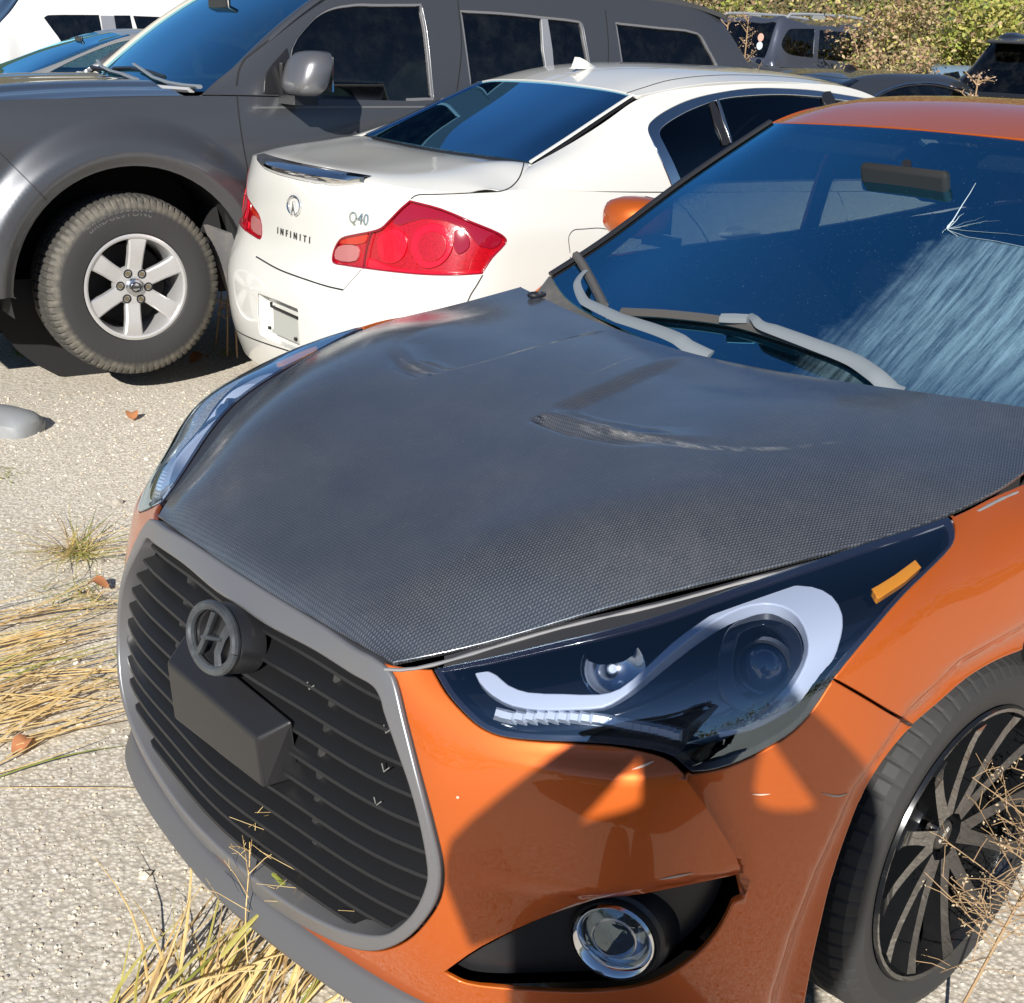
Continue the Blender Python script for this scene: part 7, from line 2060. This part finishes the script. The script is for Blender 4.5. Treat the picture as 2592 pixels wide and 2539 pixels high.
# wood behind the photographer, seen only in reflections: one far mass
P = []
for i in range(46):
    a = math.radians(-30 + 170 * i / 45 + random.uniform(-2, 2)); r0 = random.uniform(42, 52); h = random.uniform(6.5, 11); c = np.array([r0 * math.cos(a), r0 * math.sin(a), 0])
    q_ = RNG.normal(size=(170, 3)) * [2.6, 2.6, h * .26] + c + [0, 0, h * .52]; q_[:, 2] = np.clip(q_[:, 2], .2, h * 1.1); P.append(q_)
fw = leaf_cloud('far_wood', LF[2:6], np.concatenate(P), .55, .6); fw['kind'] = 'stuff'; fw['label'] = 'far-off wood beyond the yard'
# ================================================================== cars in the rows behind
def loft_car(name, label, fr, dims, pm, gm=None, group='cars parked in the rows behind', rot=0.0):
    """generic car: one lofted half-shell (x forward from the middle), mirrored; windows cut out of it"""
    d = dict(L=4.6, W=.90, belt=1.0, roof=1.45, hood=.95, deck=1.02, cowl=.75, rf=.15, rr=-1.1, dk=-1.75, rail=.62, nose=.70, tailz=.95); d.update(dims)
    t_ = thing(name, label, 'car', group, frame=fr); L2 = d['L'] / 2; W = d['W']
    def sec(x, hw, zb, wr, zr, zt): return [(x, hw * .95, .28), (x, hw, .45), (x, hw, .70), (x, hw * .985, zb - .10), (x, hw * .945, zb), (x, hw * .945 + (wr - hw * .945) * .45, zb + (zr - zb) * .55), (x, wr, zr), (x, wr * .72, zr + (zt - zr) * .75), (x, 0.0, zt)]
    hw = W; b = d['belt']
    S_ = [sec(L2, W * .55, d['nose'] - .12, W * .45, d['nose'] - .10, d['nose'] - .08), sec(L2 - .10, W * .86, d['nose'] - .03, W * .72, d['nose'] - .01, d['nose']), sec(L2 - .5, W * .98, d['hood'] - .10, W * .80, d['hood'] - .07, d['hood'] - .05), sec(d['cowl'] + .12, W, b - .03, W * .86, d['hood'] - .005, d['hood']), sec(d['cowl'], W, b - .01, W * .84, d['hood'] + .02, d['hood'] + .03),
          sec((d['cowl'] + d['rf']) / 2, W, b, (W * .84 + d['rail']) / 2 + .02, (d['hood'] + d['roof']) / 2 - .03, (d['hood'] + d['roof']) / 2 + .03), sec(d['rf'], W, b + .005, d['rail'], d['roof'] - .075, d['roof'] - .03), sec(d['rf'] - .35, W, b + .01, d['rail'], d['roof'] - .045, d['roof']),
          sec(d['rr'] + .3, W, b + .015, d['rail'], d['roof'] - .055, d['roof'] - .005), sec(d['rr'], W, b + .02, d['rail'] - .01, d['roof'] - .09, d['roof'] - .04), sec((d['rr'] + d['dk']) / 2, W, b + .02, (d['rail'] + W * .80) / 2, (d['roof'] + d['deck']) / 2 - .05, (d['roof'] + d['deck']) / 2), sec(d['dk'], W * .985, b + .015, W * .80, d['deck'] - .01, d['deck']),
          sec(-L2 + .10, W * .90, d['tailz'] - .02, W * .74, d['tailz'], d['tailz'] + .01), sec(-L2, W * .70, d['tailz'] - .12, W * .55, d['tailz'] - .10, d['tailz'] - .08)]
    rows = np.array(S_); full = np.concatenate([rows, (rows * [1, -1, 1])[:, -2::-1]], 1)      # left sill over the roof to the right sill
    sf = Surf(full, nd=(120, 110))
    if sf.nrm(np.array([[sf.U * .5, sf.Vv * .15]]))[0][1] < 0: sf.sg = -1
    return t_, sf, d


def flipv(sf, u): return np.stack([u[:, 0], sf.Vv - u[:, 1]], 1)


def car_parts(t_, sf, d, pm, wins, screens, gm, wheel=.33):
    """wins: outlines on the left side as surface coordinates or in side view; screens: station ranges of front and back glass"""
    L2 = d['L'] / 2; k = sf.bu.k; vk = sf.bv.k; hs = []
    holes = [w if isinstance(w, np.ndarray) else sf.side(w, 'y', 1, True, 4) for w in wins]; holes = holes + [flipv(sf, h)[::-1] for h in holes]
    ars = [sf.side([(cx + wheel * 1.12 * math.cos(a), .33 + wheel * 1.12 * math.sin(a)) for a in np.linspace(.0, math.pi, 12)], 'y', 1, False, 1) for cx in (L2 - .9, -L2 + .95)]
    for a in ars:
        c = np.concatenate([a, [[a[-1, 0], .012], [a[0, 0], .012]]]); hs += [c, flipv(sf, c)[::-1]]
    scr = [np.array([[k[a] + .03, vk[6] + .04], [k[b_] - .03, vk[6] + .04], [k[b_] - .03, sf.Vv - vk[6] - .04], [k[a] + .03, sf.Vv - vk[6] - .04]]) for a, b_ in screens]
    scr = [resample(s_, .05) for s_ in scr]
    panel('body', sf, resample(rect(sf), .08), pm, t_, holes=hs + holes + scr, step=.07, gap=0, bevel=.002, skirt=.01)
    for h in holes: panel('side_window', Off(sf, .008), inset(resample(h, .05), -.004), gm, t_, step=.08, gap=0, bevel=.001, skirt=.001)
    for s_, nm in zip(scr, ('windscreen', 'back_window')): panel(nm, Off(sf, .004), inset(s_, -.004), gm, t_, step=.08, gap=0, bevel=.001, skirt=.001)
    for cx in (L2 - .9, -L2 + .95):
        for sg in (1, -1):
            w = empty('wheel', t_); w.location = (cx, sg * (d['W'] - .13), wheel)
            MB().lathe([(wheel * .68, sg * .09), (wheel * .85, sg * .11), (wheel * .96, sg * .10), (wheel, sg * .06), (wheel, -sg * .08), (wheel * .7, -sg * .10)], 28, 'y').build('tyre', M_RUB, w)
            MB().lathe([(0, sg * .06), (wheel * .2, sg * .065), (wheel * .6, sg * .05), (wheel * .69, sg * .09)], 20, 'y').build('rim', M_SAT, w)
    MB().box((0, 0, .30), (L2 - .2, d['W'] - .22, .08)).build('underbody', M_MAT, t_)
    MB().add([(d['cowl'] - .1, -d['W'] + .12, .5), (d['cowl'] - .1, d['W'] - .12, .5), (-L2 + .4, d['W'] - .12, .5), (-L2 + .4, -d['W'] + .12, .5), (d['cowl'] - .1, -d['W'] + .12, d['belt'] - .04), (d['cowl'] - .1, d['W'] - .12, d['belt'] - .04), (-L2 + .4, d['W'] - .12, d['belt'] - .04), (-L2 + .4, -d['W'] + .12, d['belt'] - .04)],
             [(0, 1, 2, 3), (0, 4, 5, 1), (1, 5, 6, 2), (2, 6, 7, 3), (3, 7, 4, 0)]).build('cabin_lining', M_SEAT, t_, sm=False)
    for x_ in (d['rf'] - .45, d['rr'] + .25):
        for y_ in (.36, -.36): bevel_mod(MB().box((x_, y_, d['belt'] + .08), (.06, .13, .12)).build('headrest', M_SEAT, t_), .03, 2)


def fr_at(px, py, depth, yaw, lx=0.0, ly=0.0):
    """stand a car so that its own point (lx, ly) lies under the given picture point and depth"""
    p = world_at(px, py, depth); c, s_ = math.cos(yaw), math.sin(yaw)
    ox, oy = p[0] - (c * lx - s_ * ly), p[1] - (s_ * lx + c * ly); return Frame(ox, oy, yaw, float(ground_h(ox, oy)))


YA = math.radians(175)
# blue-grey off-roader on the far row, seen from its rear corner
M_SLATE = paint('slate_blue_paint', (.075, .085, .115), .4, .3, 1.0, .05)
f_ = fr_at(1945, 110, 18.6, YA, -2.30, -.86)
t_, sf, d_ = loft_car('blue_grey_suv', 'blue-grey off-roader with silver roof rails and round stickers, before the bank', f_, dict(L=4.7, W=.93, belt=1.16, roof=1.80, hood=1.12, deck=1.20, cowl=.95, rf=.40, rr=-1.95, dk=-2.22, rail=.72, nose=.95, tailz=1.14), None)
qw = flipv(sf, sf.pick([(1978, 112), (1995, 78), (2002, 74), (2063, 73, 1), (2059, 146, 1), (2010, 140), (1990, 132)], f_, True, 3))
rw = flipv(sf, sf.pick([(2075, 76, 1), (2150, 84), (2200, 98), (2215, 155), (2140, 156), (2070, 148, 1)], f_, True, 3))
car_parts(t_, sf, d_, M_SLATE, [qw, rw], [(4, 6), (9, 11)], M_SUVD, wheel=.37)
for sg in (1, -1):
    pts = [(-1.75, sg * .66, 1.79), (-1.68, sg * .66, 1.845), (-1.3, sg * .66, 1.86), (-.5, sg * .66, 1.86), (.15, sg * .66, 1.83), (.32, sg * .66, 1.77)]
    MB().tube(pts, .024, 8).box((-1.05, sg * .66, 1.825), (.13, .02, .03)).build('roof_rail', pbsdf('rail_silver', (.62, .64, .66), .35, .6), t_)
# round stickers and tail lamp on the rear corner
for i, (px, py, cl) in enumerate(((1928, 95, (.75, .42, .32)), (1925, 116, (.62, .70, .80)))):
    p = f_.l(world_at(px, py, 18.45)); m_ = MB(); m_.lathe([(0, .004), (.055, .004), (.058, 0)], 16, 'x', (0, 0, 0)); m_.v = [(-x + p[0] - .02, y + p[1], z + p[2]) for x, y, z in m_.v]; m_.build('sticker', pbsdf('sticker_%d' % i, cl, .5), t_)
MB().box((-2.33, -.62, 1.08), (.03, .16, .03)).build('tail_light', M_REDB, t_)

# black sedan between, only its window, pillar and hood show
M_BLKP = paint('black_paint', (.018, .019, .022), .2, .28, 1.0, .0)
M_DKG = paint('dark_grey_paint', (.075, .075, .08), .4, .38, .8, .05)
f_ = fr_at(1925, 152, 15.6, YA, .72, -.78)
t_, sf, d_ = loft_car('dark_grey_sedan', 'dark grey sedan between the grey off-roader and the bank, side window and hood showing', f_, dict(L=4.6, W=.90, belt=1.15, roof=1.66, hood=1.16, deck=1.2, cowl=.74, rf=-.10, nose=.9, tailz=1.1), None)
car_parts(t_, sf, d_, M_DKG, [[(.60, 1.20, 1), (.30, 1.40), (.02, 1.54), (-.15, 1.57, 1), (-.20, 1.22, 1)], [(-.27, 1.57, 1), (-.8, 1.56), (-1.15, 1.46), (-1.3, 1.27, 1), (-.26, 1.23, 1)]], [(4, 6), (9, 11)], glass('green_side_glass', (.25, .36, .31), 1.0))
MB().box((2.12, -.70, 1.0), (.09, .12, .05)).build('headlight', pbsdf('lamp_white', (.8, .82, .85), .1, coat=1.0), t_)
MB().box((1.75, -.60, 1.10), (.20, .02, .012)).build('hood_gap', M_MAT, t_)

# charcoal coupe, roof line with bright window arch
M_CHA = paint('charcoal_paint', (.045, .050, .060), .4, .34, .9, .05)
f_ = fr_at(2350, 228, 11.2, math.radians(172), -.3, -.60)
t_, sf, d_ = loft_car('charcoal_coupe', 'low charcoal car beyond the white sedan with bright trim over its side window', f_, dict(L=4.6, W=.90, belt=.90, roof=1.30, hood=.86, deck=.98, rail=.60), None)
car_parts(t_, sf, d_, M_CHA, [[(.55, .94, 1), (.30, 1.06), (.0, 1.16), (-.35, 1.205), (-.75, 1.18), (-1.1, 1.09), (-1.3, .98, 1)]], [(4, 6), (9, 11)], M_SUVD)
E_ = Off(sf, -.004); ep = sf.side([(.60, .94), (.31, 1.075), (0, 1.175), (-.35, 1.22), (-.75, 1.195), (-1.12, 1.10), (-1.33, .98)], 'y', 1, False, 6)
MB().tube(E_(ep), .011, 6).build('window_trim', M_CHR, t_); MB().tube(E_(ep) * [1, -1, 1], .011, 6).build('window_trim', M_CHR, t_)
p = f_.l(world_at(2172, 196, 11.4)); fs_ = [(-.09, 0), (-.02, .05), (.03, .075), (.07, .07), (.09, 0)]
MB().prism([(p[0] - a, 1.27 + b_) for a, b_ in fs_], -.02, .02, 'y').build('antenna_fin', M_BLK, t_)

# black off-roader at the right, rear window towards us
f_ = fr_at(2640, 190, 11.2, math.radians(178), -1.95, 0)
t_, sf, d_ = loft_car('black_suv', 'black off-roader behind the orange roof, rear spoiler and back window towards us', f_, dict(L=4.6, W=.93, belt=1.08, roof=1.64, hood=1.02, deck=1.10, cowl=.85, rf=.25, rr=-1.72, dk=-2.16, rail=.70, nose=.9, tailz=1.02), None)
car_parts(t_, sf, d_, M_BLKP, [[(.62, 1.14, 1), (.2, 1.48), (-.6, 1.54, 1), (-.6, 1.14, 1)], [(-.68, 1.54, 1), (-1.5, 1.50), (-1.65, 1.2, 1), (-.68, 1.15, 1)]], [(4, 6), (9, 11)], M_SUVD, wheel=.36)
bevel_mod(MB().add([(-1.62, -.66, 1.60), (-1.62, .66, 1.60), (-1.95, .60, 1.565), (-1.95, -.60, 1.565), (-1.62, -.66, 1.57), (-1.62, .66, 1.57), (-1.94, .60, 1.535), (-1.94, -.60, 1.535)], [(0, 1, 2, 3), (7, 6, 5, 4), (0, 4, 5, 1), (1, 5, 6, 2), (2, 6, 7, 3), (3, 7, 4, 0)]).build('rear_spoiler', M_DKG, t_, sm=False), .012)
MB().box((-1.952, 0, 1.552), (.004, .22, .010)).build('brake_light', M_RED2, t_)

# pale blue hatch glimpsed between the weeds
f_ = fr_at(2295, 190, 17.0, math.radians(176), -2.05, -.8)
t_, sf, d_ = loft_car('pale_blue_car', 'pale blue car glimpsed between weeds left of the black off-roader', f_, dict(L=4.2, W=.86, belt=.88, roof=1.24, hood=.88, deck=.95), None)
car_parts(t_, sf, d_, paint('pale_blue_paint', (.22, .33, .45), .3, .35, .8, .05), [[(.55, .93, 1), (.30, 1.02), (.0, 1.13), (-.6, 1.16, 1), (-.6, .94, 1)], [(-.68, 1.16, 1), (-1.1, 1.10), (-1.25, 1.0, 1), (-.68, .95, 1)]], [(4, 6), (9, 11)], M_SUVD)

# white off-roader far left
M_WH2 = pbsdf('white_paint', (.70, .70, .69), .3, 0, 1.0)
f_ = fr_at(60, 70, 16.2, YA, -1.9, -.85)
t_, sf, d_ = loft_car('white_suv', 'white off-roader with slanted dark rear quarter window behind the grey off-road vehicle', f_, dict(L=4.7, W=.93, belt=1.10, roof=1.78, hood=1.06, deck=1.18, cowl=.95, rf=.35, rr=-1.75, dk=-2.25, rail=.70, nose=.9, tailz=1.1), None)
cx_ = lambda p: [(a / 4.226, b_ / 4.226) + tuple(k_) for a, b_, *k_ in p]
def pk(p): return flipv(sf, sf.pick(cx_(p), f_, True, 3))
w1 = pk([(470, 190, 1), (520, 165), (1060, 162, 1), (1095, 340, 1), (900, 420), (680, 470, 1)]); w2 = pk([(1220, 168, 1), (1395, 168, 1), (1430, 340, 1), (1250, 345, 1)]); w3 = pk([(1425, 172, 1), (1900, 195), (2300, 240, 1), (2300, 420, 1), (1480, 345, 1)])
pz = pk([(1075, 165, 1), (1218, 168, 1), (1248, 345, 1), (1098, 342, 1)])
car_parts(t_, sf, d_, M_WH2, [w1, w2, w3], [(4, 6), (9, 11)], M_SUVD, wheel=.37)
for u_ in (pz, flipv(sf, pz)[::-1]): panel('door_pillar', Off(sf, -.004), u_, pbsdf('pillar_grey', (.22, .23, .26), .4), t_, step=.08, gap=0, bevel=.002)
# red car roof far behind
f_ = fr_at(430, 30, 24, YA, 0, 0)
t_, sf, d_ = loft_car('red_car', 'red car far behind the white off-roader, only a sliver of roof showing', f_, dict(L=4.5, W=.9, belt=1.05, roof=1.75, hood=1.0, deck=1.1, rail=.66), None)
car_parts(t_, sf, d_, paint('red_paint', (.35, .01, .03), .2, .3, 1.0, .0), [[(.60, 1.12, 1), (.2, 1.5), (-.6, 1.6, 1), (-.6, 1.12, 1)]], [(4, 6), (9, 11)], M_SUVD)

# silver-pillared car with blue windscreen, facing left
f_ = fr_at(150, 105, 11.4, math.radians(-8), .45, 0)
t_, sf, d_ = loft_car('silver_car', 'silver car behind the grey hood, bright blue windscreen and pale roof edge showing', f_, dict(L=4.5, W=.89, belt=.98, roof=1.41, hood=.97, deck=1.04, cowl=1.05, rf=-.05, rail=.60), None)
car_parts(t_, sf, d_, paint('silver_paint', (.42, .42, .41), .5, .35, .8, .05), [[(.80, 1.03, 1), (.40, 1.20), (.0, 1.32), (-.5, 1.34, 1), (-.5, 1.04, 1)], [(-.58, 1.34, 1), (-1.0, 1.29), (-1.25, 1.1, 1), (-.58, 1.05, 1)]], [(4, 6), (9, 11)], M_BLUEGL)
bevel_mod(MB().box((.28, .02, 1.30), (.012, .10, .03)).build('rear_view_mirror', M_BLK, t_), .01)

# unseen dark car added behind the camera to cut bounce light on the bumper
f_ = Frame(4.5, 3.75, math.radians(182), 0.0)
t_, sf, d_ = loft_car('added_dark_car', 'unseen dark green car added behind the photographer to darken reflected light', f_, dict(L=4.6, W=.90, belt=1.0, roof=1.50, hood=.98, deck=1.06), None)
car_parts(t_, sf, d_, paint('dark_green_paint', (.02, .03, .025), .3, .3, 1.0, .0), [[(.60, 1.05, 1), (.30, 1.22), (.0, 1.36), (-.5, 1.40, 1), (-.5, 1.06, 1)], [(-.58, 1.40, 1), (-1.0, 1.33), (-1.25, 1.14, 1), (-.58, 1.07, 1)]], [(4, 6), (9, 11)], M_SUVD)

# ================================================================== photographer standing behind the camera (only the shadow shows)
def person():
    h = np.array([-SUN_DIR[0], -SUN_DIR[1], 0]); h /= np.linalg.norm(h); a = np.cross(np.array([0, 0, 1.0]), h); a = a if a @ CAM_R[0] > 0 else -a
    def P(s, r, z): return tuple(np.array([CAM_POS[0], CAM_POS[1], 0]) + h * s + a * r + np.array([0, 0, z]))
    C0 = -.016
    J = {'pel': (P(.33, C0, 1.00), .215), 'wst': (P(.32, C0, 1.14), .245), 'che': (P(.29, C0, 1.33), .250), 'nk': (P(.25, C0, 1.53), .075), 'hd0': (P(.23, C0, 1.60), .085), 'hd1': (P(.22, C0, 1.665), .102), 'hd2': (P(.225, C0, 1.725), .080),
         'sL': (P(.27, C0 - .200, 1.385), .092), 'eL': (P(.15, -.315, 1.318), .070), 'wL': (P(.05, -.072, 1.575), .034), 'sR': (P(.27, C0 + .200, 1.490), .090), 'eR': (P(.15, .225, 1.495), .058), 'wR': (P(.05, .070, 1.600), .034),
         'hL': (P(.33, C0 - .10, .95), .145), 'kL': (P(.30, C0 - .10, .51), .125), 'aL': (P(.34, C0 - .11, .09), .08), 'tL': (P(.21, C0 - .15, .05), .048), 'hR': (P(.33, C0 + .10, .95), .145), 'kR': (P(.31, C0 + .10, .51), .125), 'aR': (P(.37, C0 + .12, .09), .08), 'tR': (P(.24, C0 + .16, .05), .048)}
    E = [('pel', 'wst'), ('wst', 'che'), ('che', 'nk'), ('nk', 'hd0'), ('hd0', 'hd1'), ('hd1', 'hd2'), ('che', 'sL'), ('sL', 'eL'), ('eL', 'wL'), ('che', 'sR'), ('sR', 'eR'), ('eR', 'wR'), ('pel', 'hL'), ('hL', 'kL'), ('kL', 'aL'), ('aL', 'tL'), ('pel', 'hR'), ('hR', 'kR'), ('kR', 'aR'), ('aR', 'tR')]
    K = list(J); vs = [J[k][0] for k in K]; rad = [J[k][1] for k in K]; ed = [(K.index(x), K.index(y)) for x, y in E]
    ph = np.array(P(.035, -.012, 1.60))
    for w, sg in (('wL', -1), ('wR', 1)):      # palm and five fingers closing on the phone
        base = np.array(J[w][0]); pi = len(vs); vs.append(tuple(base + h * -.02 - a * sg * .0 + np.array([0, 0, .035]))); rad.append(.026); ed.append((K.index(w), pi))
        for i in range(5):
            z = -.030 + .020 * i if i < 4 else .0; r0 = len(vs); palm = np.array(vs[pi])
            p1 = palm + np.array([0, 0, z + .012]) - h * .02; p2 = p1 - a * sg * .030 - h * (.012 if i < 4 else -.01); p3 = p2 - a * sg * .022 + h * .004
            vs += [tuple(p1), tuple(p2), tuple(p3)]; rad += [.010, .009, .008]; ed += [(pi, r0), (r0, r0 + 1), (r0 + 1, r0 + 2)]
    me = bpy.data.meshes.new('person'); me.from_pydata(vs, ed, []); o = bpy.data.objects.new('person', me); COL.objects.link(o)
    sk = o.modifiers.new('skin', 'SKIN')
    if not me.skin_vertices: pass
    for v_, r_ in zip(me.skin_vertices[0].data, rad): v_.radius = (r_, r_)
    me.skin_vertices[0].data[0].use_root = True
    sb = o.modifiers.new('sub', 'SUBSURF'); sb.levels = 1; sb.render_levels = 1
    me.materials.append(pbsdf('navy_clothes', (.10, .11, .14), .85)); tag(o, 'photographer in dark clothes holding up a phone', 'person')
    Q = np.array(Matrix([tuple(a), tuple(-h), (0, 0, 1)]).transposed())
    ph_o = tag(bevel_mod(MB().box(ph, (.038, .0045, .078), Q).build('phone', M_GLB, None), .004), 'black phone in the hands of the photographer', 'phone')
    hair = MB(); hc = np.array(J['hd1'][0]) + np.array([0, 0, .03]) + h * .015; V0, F0 = ICO
    bm = bmesh.new(); bmesh.ops.create_uvsphere(bm, u_segments=16, v_segments=10, radius=1.0); hv = [tuple(hc + np.array(v.co) * [.098, .098, .105]) for v in bm.verts]; hf = [[v.index for v in f.verts] for f in bm.faces if f.calc_center_median().z > -.15]; bm.free()
    hair.add(hv, hf).build('hair', pbsdf('hair_dark', (.03, .022, .016), .7), o)


person()
